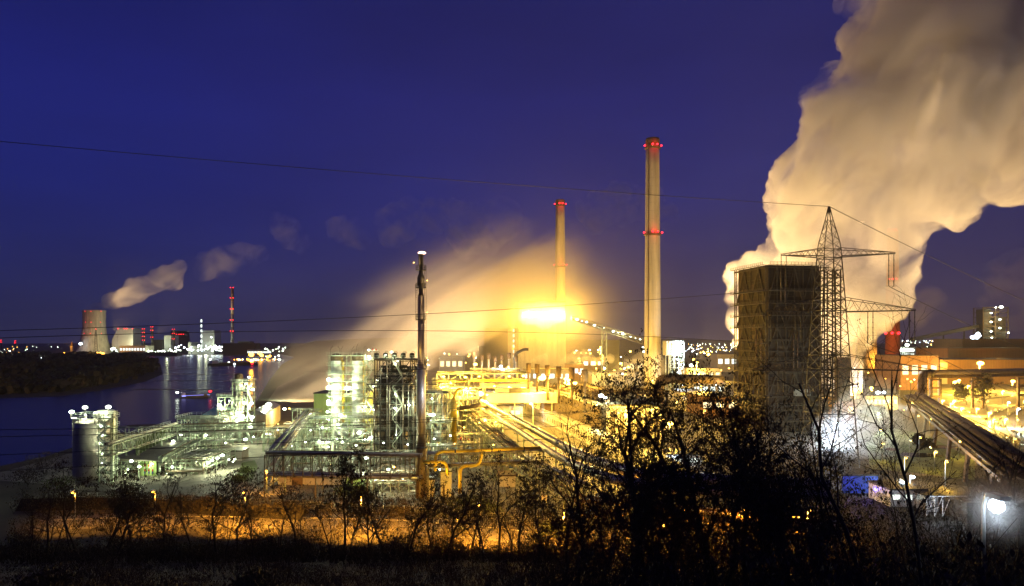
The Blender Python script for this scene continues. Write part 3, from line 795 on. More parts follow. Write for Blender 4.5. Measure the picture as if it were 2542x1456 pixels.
b = MB(); b.rail([(x+3.05*math.cos(a*math.pi/8), 204+3.05*math.sin(a*math.pi/8), zt2-1.05) for a in range(16)], 1.1, .08, 3, True); b.build('railing', RAIL, po)
lamps(si, [(269, 1011, 200, 1.25)], 'wht', .65, 1900)
b = MB(); q = P(269, 1013, 200); b.beam((q.x, q.y, zt2-1), q, .12); b.build('lamp_post', DARK, si)
x0 = Xu(245, 193); st = frame("stair_tower", "white lit steel stair tower beside the storage tank", x0, x0+3.4, 193, 196, [2.6*k for k in range(1, 8)], 1, 1, STEEL, .22, stairs=(x0+.5, x0+2.9), rails=True)
lamps(st, [(253, 1056, 194.3), (256, 1079, 194.3), (254, 1101, 194.3), (256, 1125, 194.3), (253, 1150, 194.3)], 'wht', .28, 420)
b = MB(); b.box((x0+3.4, 194, 0), (.5, .5, 19.5)); b.build('lamp_mast', STEEL, st)
# loading shed
t = thing("loading_shed", "open loading shed with a dark lean roof and a row of green fins above", "shed", (Xu(370, 205), 205, 0))
fl, frt, br, bl = P(284, 1143, 200), P(397, 1147, 198), P(459, 1098, 229), P(345, 1092, 236)
b = MB(); up = Vector((0, 0, .35)); b.hexa([fl, frt, br, bl, fl+up, frt+up, br+up, bl+up]); b.build('roof', mat("bitumen_roof", (.16, .15, .12), .7, 0, .2, .6), t)
b = MB(); b.hexa([frt+Vector((0, -.1, -.5)), frt+Vector((.6, 0, -.2)), br+Vector((.6, 0, -.2)), br+Vector((0, 0, -.5)), frt+Vector((0, -.1, .7)), frt+Vector((.7, 0, .9)), br+Vector((.7, 0, .9)), br+Vector((0, 0, .7))]); b.build('fascia', STEEL, t)
for k in range(9):
    f = k/8; u, v0, v1, d = 341+66*f, 1133-32*f, 1097-33*f, 206+24*f
    b = MB(); q = P(u, v0, d); z1 = Zv(v1, d); b.hexa([q+Vector((-.45, -.1, -1)), q+Vector((.45, -.1, -1)), q+Vector((.45, .1, -1)), q+Vector((-.45, .1, -1)), Vector((q.x-.45, q.y-.1, z1)), Vector((q.x+.45, q.y-.1, z1)), Vector((q.x+.45, q.y+.1, z1)), Vector((q.x-.45, q.y+.1, z1))])
    b.poly([(q.x-.6, q.y-.12, z1), (q.x+.6, q.y-.12, z1), (q.x, q.y-.12, z1+.55)]); b.build('fin', mat("fin_green", (.20, .27, .13), .6, 0), t)
for u, d in ((290, 200), (345, 199.5), (396, 198.5), (330, 222), (440, 224)):
    q = P(u, 1145, d); b = MB(); b.beam((q.x, q.y, 0), (q.x, q.y, 5.0 if d < 205 else 6), .35); b.build('post', STEEL, t)
for k, (u0, u1) in enumerate(((349, 358), (361, 368), (371, 377), (380, 388))):
    d = 203; b = MB(); b.box(((Xu(u0, d)+Xu(u1, d))/2, d, .1), (Xu(u1, d)-Xu(u0, d), .2, 4.4)); b.build('panel', LIME, t)
for u in (359.5, 369.5, 378.6):
    for z, m_ in ((2.9, REDP), (2.2, WHITEP), (1.5, REDP), (.8, BLUEP)):
        b = MB(); b.box((Xu(u, 202.5), 202.5, z), (.28, .25, .6)); b.build('sign_block', m_, t)
lamps(t, [(326, 1145, 196, 1.1), (346, 1159, 198), (378, 1152, 203, .6), (430, 1096, 226, 1.1)], 'wht', .5, 700)
# equipment under and beside it
t = frame("pump_skid", "low tangle of pump pipework under the loading shed", Xu(296, 206), Xu(342, 206), 204, 212, [2.4, 4.2], 3, 1, STEEL, .16, skip=(0, 1)); tangle(t, Xu(296, 206), Xu(342, 206), 204, 211, .3, 4.5, 26, 4)
lamps(t, [(318, 1166, 204, .5), (312, 1176, 204, .5)], 'wht', .4, 500)
t = frame("valve_skid", "low steel valve frame with lamps right of the loading shed", Xu(402, 203), Xu(545, 214), 205, 226, [2.2, 4.4], 8, 3, STEEL, .18, skip=(0, 1)); tangle(t, Xu(402, 203), Xu(545, 214), 204, 225, .3, 5, 85, 5)
lamps(t, [(427, 1160, 203, 1.1), (527, 1143, 206, 1.0), (517, 1149, 204, 1.0), (552, 1131, 210, 1.4), (568, 1141, 212, .8), (578, 1146, 210, .8), (583, 1140, 214, .8), (540, 1138, 208)], 'wht', .45, 900)
# pipe bridges behind the tank
rack("pipe_bridge", "long green truss pipe bridge running level from the silo to the lit tower", (Xu(283, 238), 238), (Xu(655, 250), 250), 4, [4.2, 7.2, 10.0], 4.2, [3, 3, 4], STEEL, .26, seed=3, post_step=4)
rack("conveyor_bridge", "green lattice bridge running away beside the storage tank", (Xu(262, 189), 189), (Xu(436, 236), 236), 3.6, [8.2, 11.2], 3.0, [2, 2], STEEL, .22, seed=4, post_step=5, side_rail=True)
rack("conveyor_bridge", "green lattice bridge sloping past the right side of the loading shed", (Xu(409, 199), 199), (Xu(500, 238), 238), 3.2, [3.6, 6.4], 3.0, [2, 1], STEEL, .2, seed=6, post_step=5)
t = frame("pipework_structure", "lit frame of crowded pipes behind the loading shed", Xu(440, 250), Xu(545, 250), 250, 262, [3.5, 7.5, 11.5], 6, 1, STEEL, .22); tangle(t, Xu(440, 250), Xu(545, 250), 249, 261, .5, 12, 40, 7)
lamps(t, [(449, 1080, 247), (511, 1081, 247), (489, 1094, 247, .6), (430, 1060, 247, .5), (560, 1100, 240, .7)], 'wht', .5, 1000)

# ================================================================ the lit scrubber tower left of the steam
C2 = lambda x, y: ((800+x/2.912)/1.6113, (1350+y/2.912)/1.6113)
D = 268
t = frame("scrubber_structure", "tall lit steel frame with white lamps left of the steam cloud", Xu(577, D), Xu(615, D), D, D+7, [4.5, 9, 12.5, 16.5, 20.5, 23.8], 2, 1, STEEL, .3, stairs=(Xu(616, D), Xu(629, D)))
tangle(t, Xu(577, D), Xu(615, D), D-.5, D+6, 1, 23, 26, 8)
lamps(t, [(*C2(570, 465), D, .8), (*C2(615, 610), D-1, 1.2), (*C2(510, 765), D-1), (*C2(605, 770), D-1), (*C2(435, 885), D-1, 1.1), (*C2(500, 920), D-1), (*C2(612, 930), D-1, 1.15), (*C2(430, 975), D-1, 1.1), (*C2(600, 1045), D-2, 1.1), (*C2(530, 545), D-1, .5), (*C2(485, 565), D-1, .6), (*C2(530, 1190), 240, 1.1), (*C2(622, 1160), 240, .6)], 'wht', .6, 1500)
column("scrubber_column", "pale round column inside the lit scrubber frame", Xu(592, D+3), D+3.4, 1.5, 6, 26.5, PIPE, RUST)
t = frame("scrubber_annex", "lower stage of pipework joined to the left of the scrubber frame", Xu(541, D), Xu(575, D), D, D+7, [4.5, 8, 12.5, 18], 2, 1, STEEL, .28); tangle(t, Xu(541, D), Xu(575, D), D-.5, D+6, 1, 17, 24, 9)
lamps(t, [(*C2(225, 790), D-1, 1.35), (*C2(340, 740), D-1, .5), (*C2(300, 950), D-1, .6)], 'wht', .6, 1500)
t = shed("teal_roof_hall", "low hall with a turquoise roof by the river", Xu(497, 330), Xu(540, 330), 330, 345, 3.2, CLAD, TEALP, slope=3)
# gabled long hall
t = thing("long_hall", "long pale hall receding beside the scrubber tower, its side wall lit yellow", "building", (Xu(640, 305), 305, 0))
a0, a1, c1 = Vector((Xu(612, 300), 300, 0)), Vector((Xu(660, 300), 300, 0)), Vector((Xu(696, 345), 345, 0)); c0 = a0+(c1-a1); h = Vector((0, 0, 7.8))
b = MB(); b.hexa([a0, a1, c1, c0, a0+h, a1+h, c1+h, c0+h]); b.build('wall', CLAD, t)
b = MB(); rg = (a0+a1)/2+h+Vector((0, 0, 2.2)); rg2 = (c0+c1)/2+h+Vector((0, 0, 2.2)); b.poly([a0+h, a1+h, rg]); b.quad(a1+h, c1+h, rg2, rg); b.quad(c0+h, a0+h, rg, rg2); b.poly([c1+h, c0+h, rg2]); b.build('roof', GALV, t)
lamps(t, [(*C2(800, 785), 322, 2.0), (*C2(755, 835), 318, 1.1), (*C2(705, 825), 312, .9), (*C2(985, 835), 320, 1.1)], 'wht', .8, 3600)
spot(t, P(705, 975, 440), P(900, 840, 530), 'crm', 700000, 120, 1.5); spot(t, P(690, 975, 450), P(740, 930, 490), 'wht', 110000, 140, 1.5)  # unseen spots added to brighten the steam cloud's lower left
lamps(t, [(*C2(1040, 830), 325, .8), (*C2(910, 1010), 300, .5)], 'sod', .6, 5000)

# ================================================================ twin columns
C3 = lambda x, y: ((1250+x/2.912)/1.6113, (1350+y/2.912)/1.6113)
D = 262
shed("green_hall", "lime green clad hall behind the twin columns", Xu(779, 300), Xu(905, 300), 300, 318, Zv(978, 300), LIME, DARK)
tc1 = column("twin_column", "left one of the two pale lit columns with a rusty head", Xu(835, D+2), D+2.6, 2.15, 13, Zv(886, D), WHITEP, RUST, side=1, ypipe=True, group='twin lit columns')
tc2 = column("twin_column", "right one of the two pale lit columns with a rusty head", Xu(887.5, D+2), D+2.6, 2.15, 13, Zv(886, D), WHITEP, RUST, side=1, ypipe=True, group='twin lit columns')
zz = [Zv(1025, D), Zv(1007, D), Zv(985, D), Zv(968, D), Zv(948, D), Zv(930, D), Zv(909, D), Zv(884, D)]
t = frame("column_scaffold", "white lit steel platforms wrapped round the twin columns", Xu(818, D), Xu(906, D), D-.8, D+6, zz, 2, 1, STEEL, .24, brace=False, floor_m=STEEL, skip=(0, 1, 2, 3, 4, 5, 6, 7))
for z in zz:
    g = MB(); g.box(((Xu(818, D)+Xu(906, D))/2, D-1.1, z+.15), (Xu(906, D)-Xu(818, D)+1.4, 1.3, .1)); g.rail([(Xu(814, D), D-1.7, z+.25), (Xu(910, D), D-1.7, z+.25)], 1.1, .075, 1.6); g.build('walkway', RAIL, t)
lamps(t, [(*C3(190, 487), D-2, 1.1), (*C3(195, 577), D-2, 1.2), (*C3(185, 740), D-2, 1.1), (*C3(410, 592), D-1.6, 1.45), (*C3(180, 960), D-3, 1.1), (*C3(475, 935), D-3, 1.0), (*C3(610, 810), D-2, .8)], 'wht', .62, 1700)
for q in ((285, 262), (482, 275), (490, 375), (492, 480), (235, 840)):
    light(t, P(*C3(*q), D-3.0), 'wht', 900, .5)
t = frame("access_tower", "narrow braced stair tower at the right of the twin columns", Xu(907, D), Xu(926, D), D, D+4, [3.6*k for k in range(1, 10)], 1, 1, STEEL, .22, stairs=(Xu(909, D), Xu(924, D)), rails=True)
lamps(t, [(*C3(655, 222), D-1, 1.0), (*C3(655, 150), D, .75), (*C3(713, 570), D-1, .6), (*C3(715, 845), D-1, .6)], 'wht', .6, 1300)
w = MB()
for u, h_, dx in ((822, 2.6, .9), (845, 2.6, -.8), (848, 2.6, .9), (875, 2.6, .9), (886, 3.4, .6), (903, 2.6, .9)):
    w = MB(); q = Vector((Xu(u, D), D-.8, zz[-1])); w.beam(q, q+Vector((0, 0, h_)), .09); w.beam(q+Vector((0, 0, h_)), q+Vector((dx, 0, h_+1.2)), .12); w.build('lightning_rod', DARK, COL.objects['column_scaffold'])
ws = thing("windsock", "small red and white windsock flying above the access tower", "windsock", (Xu(921, D), D+2, 32.4)); w = MB(); q = Vector((Xu(921, D), D+2, 32.4)); w.beam(q, q+Vector((0, 0, 4.6)), .09); w.build('pole', GALV, ws)
for k, m_ in enumerate((REDP, WHITEP, REDP, WHITEP)):
    w = MB(); a_ = q+Vector((.05+k*.6, 0, 4.5-k*.06)); w.tube([a_, a_+Vector((.6, 0, -.06))], .38-k*.05, 10, False, [.38-k*.05, .33-k*.05]); w.build('sleeve_band', m_, ws)
# vessels in front of the columns
D = 238
t = frame("vessel_structure", "heavy steel frame holding two round vessels below the twin columns", Xu(826, D), Xu(923, D), D, D+7, [5.0, 9.6, 13.2], 2, 1, STEEL, .32, rails=True, skip=(1,)); tangle(t, Xu(826, D), Xu(923, D), D-.4, D+6, .4, 12.5, 46, 10)
lamps(t, [(*C3(330, 910), D-1, 1.35), (*C3(180, 1215), D-3, 1.25), (*C3(285, 1185), D-1, .55), (*C3(610, 1190), D-1, .5), (*C3(690, 1160), D-1, .6), (*C3(295, 1018), D-.6, .9), (*C3(668, 1165), D-1, .6)], 'wht', .55, 1000)
vessel("round_vessel", "left round vessel with a steel belly in the frame below the columns", (Xu(848, D+3), D+3.2, 7.6), 2.35, 1.6, GALV, group='round vessels')
v2 = vessel("round_vessel", "right round vessel with a lamp glaring on its belly", (Xu(893, D+3), D+3.2, 7.6), 2.25, 1.6, TANKM, group='round vessels')
bulb(v2, P(*C3(545, 1112), D-.2), 'wht', .75, 700)
vessel("small_vessel", "small upright vessel at the left foot of the vessel frame", (Xu(808, 236), 236, 2.2), 1.3, 1.6, GALV)
t = frame("side_structure", "open pipe frame between the diagonal pipe rack and the columns", Xu(768, 246), Xu(822, 246), 246, 254, [4, 8, 12], 3, 1, STEEL, .22); tangle(t, Xu(768, 246), Xu(822, 246), 245, 253, .4, 12, 34, 11)
lamps(t, [(800, 1062, 244, .8), (813, 1023, 244, 1.1), (787, 1052, 244, .4), (771, 1069, 244, .5)], 'wht', .5, 900)
# ================================================================ dark process tower
D = 232
zz = [5, 9.5, 14, 18.5, Zv(962, D), 28, Zv(893, D)]
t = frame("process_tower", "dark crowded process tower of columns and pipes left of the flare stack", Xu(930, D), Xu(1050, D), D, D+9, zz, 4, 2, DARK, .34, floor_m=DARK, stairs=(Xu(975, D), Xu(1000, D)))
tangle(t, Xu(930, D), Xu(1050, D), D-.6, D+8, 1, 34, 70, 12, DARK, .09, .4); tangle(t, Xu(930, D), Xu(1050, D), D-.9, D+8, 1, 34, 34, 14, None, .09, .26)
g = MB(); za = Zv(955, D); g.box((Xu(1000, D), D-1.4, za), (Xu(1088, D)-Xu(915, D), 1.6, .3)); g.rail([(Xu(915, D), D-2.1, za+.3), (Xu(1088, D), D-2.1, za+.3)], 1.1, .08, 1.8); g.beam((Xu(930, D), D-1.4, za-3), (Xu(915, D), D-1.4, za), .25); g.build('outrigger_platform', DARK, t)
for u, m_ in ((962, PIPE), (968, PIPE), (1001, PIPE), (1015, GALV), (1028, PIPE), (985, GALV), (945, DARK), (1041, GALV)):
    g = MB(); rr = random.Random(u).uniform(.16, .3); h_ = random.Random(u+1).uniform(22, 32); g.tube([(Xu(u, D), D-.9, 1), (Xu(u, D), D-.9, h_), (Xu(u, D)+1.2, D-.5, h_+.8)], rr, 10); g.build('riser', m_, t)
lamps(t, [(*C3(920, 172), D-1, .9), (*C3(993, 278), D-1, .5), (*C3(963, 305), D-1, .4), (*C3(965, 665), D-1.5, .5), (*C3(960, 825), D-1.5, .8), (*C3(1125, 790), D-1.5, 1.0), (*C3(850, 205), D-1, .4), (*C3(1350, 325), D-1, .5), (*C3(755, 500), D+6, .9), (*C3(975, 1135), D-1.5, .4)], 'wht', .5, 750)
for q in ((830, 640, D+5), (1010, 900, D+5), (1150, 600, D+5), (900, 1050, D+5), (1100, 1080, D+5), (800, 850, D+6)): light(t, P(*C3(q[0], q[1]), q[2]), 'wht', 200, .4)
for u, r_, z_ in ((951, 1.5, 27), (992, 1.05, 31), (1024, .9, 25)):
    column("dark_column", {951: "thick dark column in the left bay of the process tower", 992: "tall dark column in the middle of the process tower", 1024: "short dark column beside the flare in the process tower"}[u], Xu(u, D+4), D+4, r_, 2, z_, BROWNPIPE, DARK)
for k in range(5):
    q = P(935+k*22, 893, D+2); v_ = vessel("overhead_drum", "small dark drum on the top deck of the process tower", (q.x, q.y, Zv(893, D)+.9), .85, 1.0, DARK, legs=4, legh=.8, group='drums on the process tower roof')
# ================================================================ flare stack
D = 175; x = Xu(1045, D); f = lambda v: Zv(v, D)
t = thing("flare_stack", "tall slender steel flare stack with caged platforms and a flame at its tip", "flare", (x, D, 0))
b = MB(); b.lathe((x, D, 0), [(1.42, 0), (1.42, f(1120)), (1.42, f(1112))], 28); b.build('base_skirt', mat("skirt_ochre", (.20, .14, .055), .6, .1, .3, .5), t)
b = MB(); b.lathe((x, D, 0), [(1.22, f(1118)), (1.22, f(930)), (1.22, f(925)), (.82, f(905)), (.80, f(735))], 28); b.build('shaft', mat("flare_steel", (.30, .27, .24), .42, .6, .3, .5, stretch=(1, 1, .3)), t)
b = MB(); b.lathe((x, D, 0), [(.80, f(735)), (.55, f(728)), (.55, f(715)), (.95, f(706)), (.95, f(690)), (.9, f(688)), (.55, f(680)), (.5, f(662)), (.62, f(660)), (.62, f(638)), (.7, f(636)), (.7, f(631))], 24); b.build('burner', DARK, t)
b = MB(); b.lathe((x, D, f(918)), [(1.1, 0), (1.5, 0), (1.5, .25), (1.1, .25)], 28); b.build('flange', DARK, t)
for v, rr in ((672, 1.35), (716, 1.35), (795, 1.3), (907, 1.4), (1112, 1.7)):
    b = MB(); b.lathe((x, D, f(v)), [(.5, 0), (rr, 0), (rr, .15), (.5, .15)], 24); po = b.build('platform', DARK, t)
    b = MB(); b.rail([(x+rr*.97*math.cos(a*math.pi/6), D+rr*.97*math.sin(a*math.pi/6), f(v)+.15) for a in range(12)], 1.15, .07, 3, True); b.build('railing', DARK, po)
for s, v0, v1 in ((1, 672, 720), (-1, 716, 796), (1, 720, 905), (1, 795, 905), (-1, 716, 740)):
    b = MB(); lx = x+s*1.15
    for dx in (-.22, .22): b.beam((lx+dx, D-.3, f(v1)), (lx+dx, D-.3, f(v0)+1), .07)
    for k in range(int((f(v0)-f(v1))/.45)): b.beam((lx-.22, D-.3, f(v1)+k*.45), (lx+.22, D-.3, f(v1)+k*.45), .05)
    b.build('ladder', DARK, t)
for v_, s_ in ((795, 1), (907, 1), (716, 1), (672, -1)): bulb(t, (x+s_*1.7, D-.9, f(v_)+1.9), 'crm', .13, 260)  # platform lamps added as fill for the dark upper shaft
fl = MB(); fl.lathe((x+.25, D, f(631)), [(.3, -.1), (.9, .1), (1.05, .3), (.75, .5), (.2, .65)], 14); fl.build('flame', glow("flare_flame", (1.0, .62, .42), 6), t); light(t, (x+.4, D-.5, f(631)+1.2), 'org', 600, .5)
light(t, P(1082, 1000, 171), 'cold', 2200, .5); light(t, P(1030, 860, 171), 'sod', 500, .5); light(t, P(1095, 1195, 166), 'sod', 2600, .5); light(t, P(1240, 1160, 166), 'sod', 3500, .5)
# ================================================================ L-shaped foreground rack
rack("pipe_rack", "long brown truss pipe rack crossing in front of the refinery", (Xu(668, 177), 177), (Xu(1048, 173), 173), 5.0, [5.4, 10.9], 2.6, [9, 6], mat("rack_brown", (.17, .15, .10), .6, .2, .3), .22, seed=12, post_step=5, pr=(.15, .42))
rack("pipe_rack", "diagonal rack of bright parallel pipes running back from the road", (-62.5, 181), (-84, 285), 4.6, [7.0, 11.0], 4.5, [4, 8], STEEL, .24, seed=13, post_step=3, pr=(.22, .36), pm=PIPE)
rack("pipe_rack", "pipe rack right of the flare over the yellow gas pipe", (Xu(1062, 172), 172), (Xu(1344, 178), 178), 3.6, [8.5, 11.5], 3.0, [3, 6], mat("rack_brown", (.17, .15, .10)), .22, seed=14, post_step=9, pr=(.14, .34))
t = frame("pump_station", "low frame of pumps and pipes under the brown pipe rack", Xu(905, 183), Xu(1040, 183), 181, 190, [2.6, 5.0], 6, 1, STEEL, .18, skip=(0, 1)); tangle(t, Xu(905, 183), Xu(1060, 183), 180, 189, .3, 6, 60, 15)
lamps(t, [(909, 1137, 180, 1.3), (964, 1166, 180, .9), (1000, 1190, 179, .4), (1072, 1194, 178, 1.3), (1072, 1245, 176, .7), (1093, 1166, 184, .9), (1083, 1163, 184, .6), (924, 1184, 180, .8), (885, 1183, 180, .7), (943, 1183, 180, .6), (1015, 1187, 180, .5)], 'wht', .5, 800)
lamps(t, [(978, 1160, 178, .6)], 'sod', .5, 1800)
shed("green_shed", "small green shed lit under the brown pipe rack", Xu(860, 188), Xu(902, 188), 188, 193, 3.4, LIME, DARK, door=True)
shed("switch_house", "low grey switch house under the left end of the brown rack", Xu(690, 190), Xu(850, 190), 190, 197, 3.2, CONC, DARK, windows=0, door=True)
shed("pump_house", "flat roofed pump house on the lawn by the access road", Xu(572, 228), Xu(600, 228), 228, 234, 3.2, CONC, DARK, door=True)
for (u, v, d, h, w_, lab) in ((1108, 1175, 176, 6.5, 2.6, "tall white lit cabinet tower right of the flare foot"), (1062, 1215, 180, 4.5, 3.5, "white lit kiosk at the flare foot")):
    q = G(u, 1232); shed("cabinet", lab, q.x-w_/2, q.x+w_/2, q.y-1.5, q.y+1.5, h, CLAD, DARK, cat='cabinet', door=True)

# smaller process units that fill the plots between the big ones
for k, (u0, u1, D, zs, n, lamps_, lab) in enumerate([
    (706, 772, 214, [2.5, 5.5], 30, [(724, 1108, .8), (758, 1098, .7)], "low pipe manifold right beside the diagonal pipe rack"),
    (776, 826, 208, [3, 6, 8.5], 30, [(792, 1095, .8), (815, 1110, .7)], "pump bay left in front of the vessel structure"),
    (830, 924, 206, [2.8, 5.8], 44, [(850, 1098, .9), (884, 1106, .7), (915, 1090, .7)], "pipe bay in front of the two round vessels"),
    (930, 1034, 204, [3.2, 6.4], 44, [(952, 1100, .6), (1012, 1104, .6)], "dim pipe bay at the foot of the process tower"),
    (1056, 1130, 200, [3, 6.2, 9], 34, [(1078, 1090, .7), (1118, 1082, .7)], "pipe bay right behind the flare foot"),
    (640, 700, 262, [3, 6], 22, [(662, 1078, .7), (690, 1068, .6)], "small pipe bay before the long pale hall"),
    (726, 790, 275, [4, 8, 12], 30, [(745, 1040, .9), (775, 1026, .7)], "tall pipe bay before the lime green hall"),
    (1136, 1200, 226, [3, 6, 9], 34, [(1152, 1062, .7), (1190, 1050, .7)], "pipe bay left of the fat gas mains"),
    (1204, 1262, 196, [2.8, 5.6], 26, [(1225, 1105, .6)], "pipe bay under the lower gas main")]):
    t = frame("pipe_bay", lab, Xu(u0, D), Xu(u1, D), D, D+7, zs, 3, 1, STEEL, .2, skip=(0, 1, 2), brace=k % 2 == 0); tangle(t, Xu(u0, D), Xu(u1, D), D-.4, D+6.5, .3, zs[-1]+.8, n, 900+k, None, .08, .3)
    x = Xu((u0+u1)/2, D)
    g = MB(); g.rail([(Xu(u0, D)-.5, D-.6, zs[-1]), (Xu(u1, D)+.5, D-.6, zs[-1])], 1.1, .08, 1.8); g.build('railing', RAIL, t)
    lamps(t, [(u, v, D-1.2, s) for u, v, s in lamps_], 'wht' if u0 < 1130 else 'sod', .45, 1100 if u0 < 1130 else 4500)
    vessel("drum", "upright drum standing " + ['by the diagonal rack', 'before the green shed', 'under the round vessels', 'below the process tower', 'behind the flare foot', 'before the pale hall', 'before the lime hall', 'left of the gas mains', 'under the lower gas main'][k], (x, D+1.5, 2.2), .9, 2.2, GALV)
# ================================================================ coke ovens and the yellow lit middle of the works
# twin raw gas mains on trestles
pa, pb = P(1184, 1000, 312), P(1490, 1185, 140)
def gm(u, v, D): return P(u, v, D)
g1 = [P(1196, 997, 318), P(1300, 1052, 234), P(1432, 1126, 170), P(1560, 1172, 138), P(1700, 1190, 128), P(2060, 1205, 125)]
g2 = [P(1186, 1010, 304), P(1285, 1068, 222), P(1400, 1142, 162), P(1520, 1192, 132), P(1700, 1215, 124), P(2060, 1232, 121)]
pipe_thing("gas_main", "upper of two fat steel gas mains gleaming yellow diagonally across the works", g1, 1.15, PIPE, 'pipe', 20, 30, DARK, bend=9, supports=[P(1300, 1052, 234)-Vector((0, 0, 1.2)), P(1380, 1097, 196)-Vector((0, 0, 1.2)), P(1432, 1126, 170)-Vector((0, 0, 1.2))])
pipe_thing("gas_main", "lower of two fat steel gas mains gleaming yellow diagonally across the works", g2, 1.0, PIPE, 'pipe', 20, 34, DARK, bend=9, supports=[P(1285, 1068, 222)-Vector((0, 0, 1.1)), P(1350, 1110, 186)-Vector((0, 0, 1.1)), P(1400, 1142, 162)-Vector((0, 0, 1.1))])
pipe_thing("gas_main", "brown branch pipe sloping up left to the twin gas mains", [P(1112, 1020, 262), P(1190, 1006, 262), P(1206, 1010, 290)], .8, BROWNPIPE, 'pipe', 14, 0)
# green rack under and left of the mains
rack("pipe_rack", "green lattice pipe rack running under the twin gas mains", (Xu(1168, 300), 300), (Xu(1278, 196), 196), 6, [3.4, 6.2, 8.6], 4.6, [4, 4, 4], STEEL, .26, seed=21, post_step=3)
rack("pipe_rack", "pale lattice pipe rack descending in front of the twin gas mains", (Xu(1292, 190), 190), (Xu(1452, 150), 150), 4.2, [4.4, 8.0], 2.4, [3, 5], STEEL, .2, seed=22, post_step=7)
rack("pipe_rack", "dark low pipe rack running on behind the leafy trees", (Xu(1452, 148), 148), (Xu(2080, 126), 126), 4.2, [3.0, 6.0], 4, [3, 4], RUST, .22, seed=23, post_step=4)
# yellow gas pipes
yd = 172
pipe_thing("gas_pipe", "yellow gas pipe running level under the rack right of the flare", [P(1081, 1170, yd-1), P(1081, 1121, yd-1), P(1180, 1119, yd-1), P(1341, 1112, yd+2)], .42, YPIPE, 'pipe', 12, 6, DARK, bend=2.2)
pipe_thing("gas_pipe", "yellow gas pipe arching from the flare foot", [P(1050, 1147, yd-2), P(1108, 1147, yd-2), P(1111, 1180, yd-2)], .42, YPIPE, 'pipe', 12, 0, bend=2.2)
pipe_thing("gas_pipe", "yellow gas pipe arching down to the ground between rack posts", [P(1142, 1226, yd-3), P(1142, 1157, yd-3), P(1190, 1156, yd-3), P(1196, 1122, yd-3)], .42, YPIPE, 'pipe', 12, 0, bend=2.0)
pipe_thing("gas_pipe", "tall yellow gas pipe with a fat yellow separator behind the flare", [P(1127, 1060, 262), P(1127, 985, 262), P(1136, 966, 262), P(1150, 966, 262)], .5, YPIPE, 'pipe', 12, 0, bend=1.5)
q = P(1126, 1012, 260); column("separator", "fat yellow separator drum on the tall yellow gas pipe", q.x, q.y, 1.2, Zv(1022, 260), Zv(994, 260), YPIPE, YPIPE)
# pipework right of the flare
for k, (u0, u1, D, zs, n, lab) in enumerate([
    (1056, 1110, 236, [4.5, 9.5, 14, 18, 22], 40, "green pipe structure close behind the flare stack"),
    (1112, 1185, 292, [5, 10, 15, 19], 46, "pipe structure left of the yellow galleries"),
    (1075, 1165, 345, [6, 11, 16, 20], 44, "far pipe structure under the level bridge"),
    (1185, 1250, 268, [3, 6, 8.5], 26, "low pipe structure beneath the yellow galleries")]):
    t = frame("pipe_structure", lab, Xu(u0, D), Xu(u1, D), D, D+9, zs, 3, 1, STEEL, .26, brace=True, skip=(0,)); tangle(t, Xu(u0, D), Xu(u1, D), D-.6, D+8, .5, zs[-1]+1, n, 60+k, None, .1, .4)
    lamps(t, [(u0+(u1-u0)*f, v, D-1.2, s) for f, v, s in (((.2, 1030, .6), (.3, 990, .5), (.8, 1050, .5)), ((.1, 952, 1.0), (.62, 965, 1.3), (.3, 1000, .5)), ((.3, 960, .7), (.7, 975, .6)), ((.3, 1040, .5), (.7, 1048, .5)))[k]], ('wht', 'sod', 'sod', 'sod')[k], .6, (1500, 20000, 20000, 9000)[k])
vessel("upright_vessel", "polished upright vessel in a frame right of the flare stack", (Xu(1091, 230), 230, 7.5), 2.1, 1.8, GALV)
t = frame("vessel_stand", "small railed stand over the upright vessel right of the flare", Xu(1072, 228), Xu(1116, 228), 228, 234, [6.6, 12.6], 2, 1, STEEL, .28, skip=(0,)); lamps(t, [(1075, 1030, 226, 1.3)], 'wht', .6, 1800)
tangle(t, Xu(1072, 228), Xu(1116, 228), 227, 233, .4, 12, 14, 71)
# level bridge
t = rack("conveyor_bridge", "yellow lit level truss bridge left of the oven standpipes", (Xu(1085, 400), 400), (Xu(1312, 405), 405), 5, [Zv(946, 400), Zv(928, 400)], 6.5, [2, 3], STEEL, .4, seed=24, post_step=4, pr=(.3, .5), side_rail=True)
b = MB(); b.beam((Xu(1085, 400), 397.3, Zv(945, 400)), (Xu(1312, 405), 402.3, Zv(945, 400)), .5, 1.2); b.build('kick_plate', YPIPE, t)
lamps(t, [((1700+x/3.64)/1.6113, (1400+y/3.64)/1.6113, 396.5, s) for x, y, s in ((270, 390, 1), (590, 402, 1.2), (790, 388, .9), (1225, 388, 1), (1432, 378, 1.2), (1797, 418, .8))], 'sod', .9, 16000)
# galleries
def gallery(lab, u0, u1, v0, v1, D, dep, bright=None):
    x0, x1 = Xu(u0, D), Xu(u1, D); z0, z1 = Zv(v1, D), Zv(v0, D)
    t = thing("conveyor_gallery", lab, "conveyor gallery", ((x0+x1)/2, D+dep/2, 0))
    b = MB(); b.box(((x0+x1)/2, D+dep/2, z0), (x1-x0, dep, z1-z0)); b.build('wall', CLAD, t)
    b = MB(); b.box(((x0+x1)/2, D+dep/2, z1+.004), (x1-x0+.4, dep+.4, .35)); b.build('roof', GALV, t)
    for k in range(5):
        x = x0+(x1-x0)*(k+.5)/5; b = MB()
        for dy in (.5, dep-.5): b.beam((x, D+dy, 0), (x, D+dy, z0), .5)
        b.beam((x, D+.5, z0*.1), (x, D+dep-.5, z0*.9), .3); b.build('trestle', STEEL, t)
    return t
ga = gallery("farthest and shortest of the three yellow lit conveyor galleries", 1191, 1322, 952, 964, 405, 7)
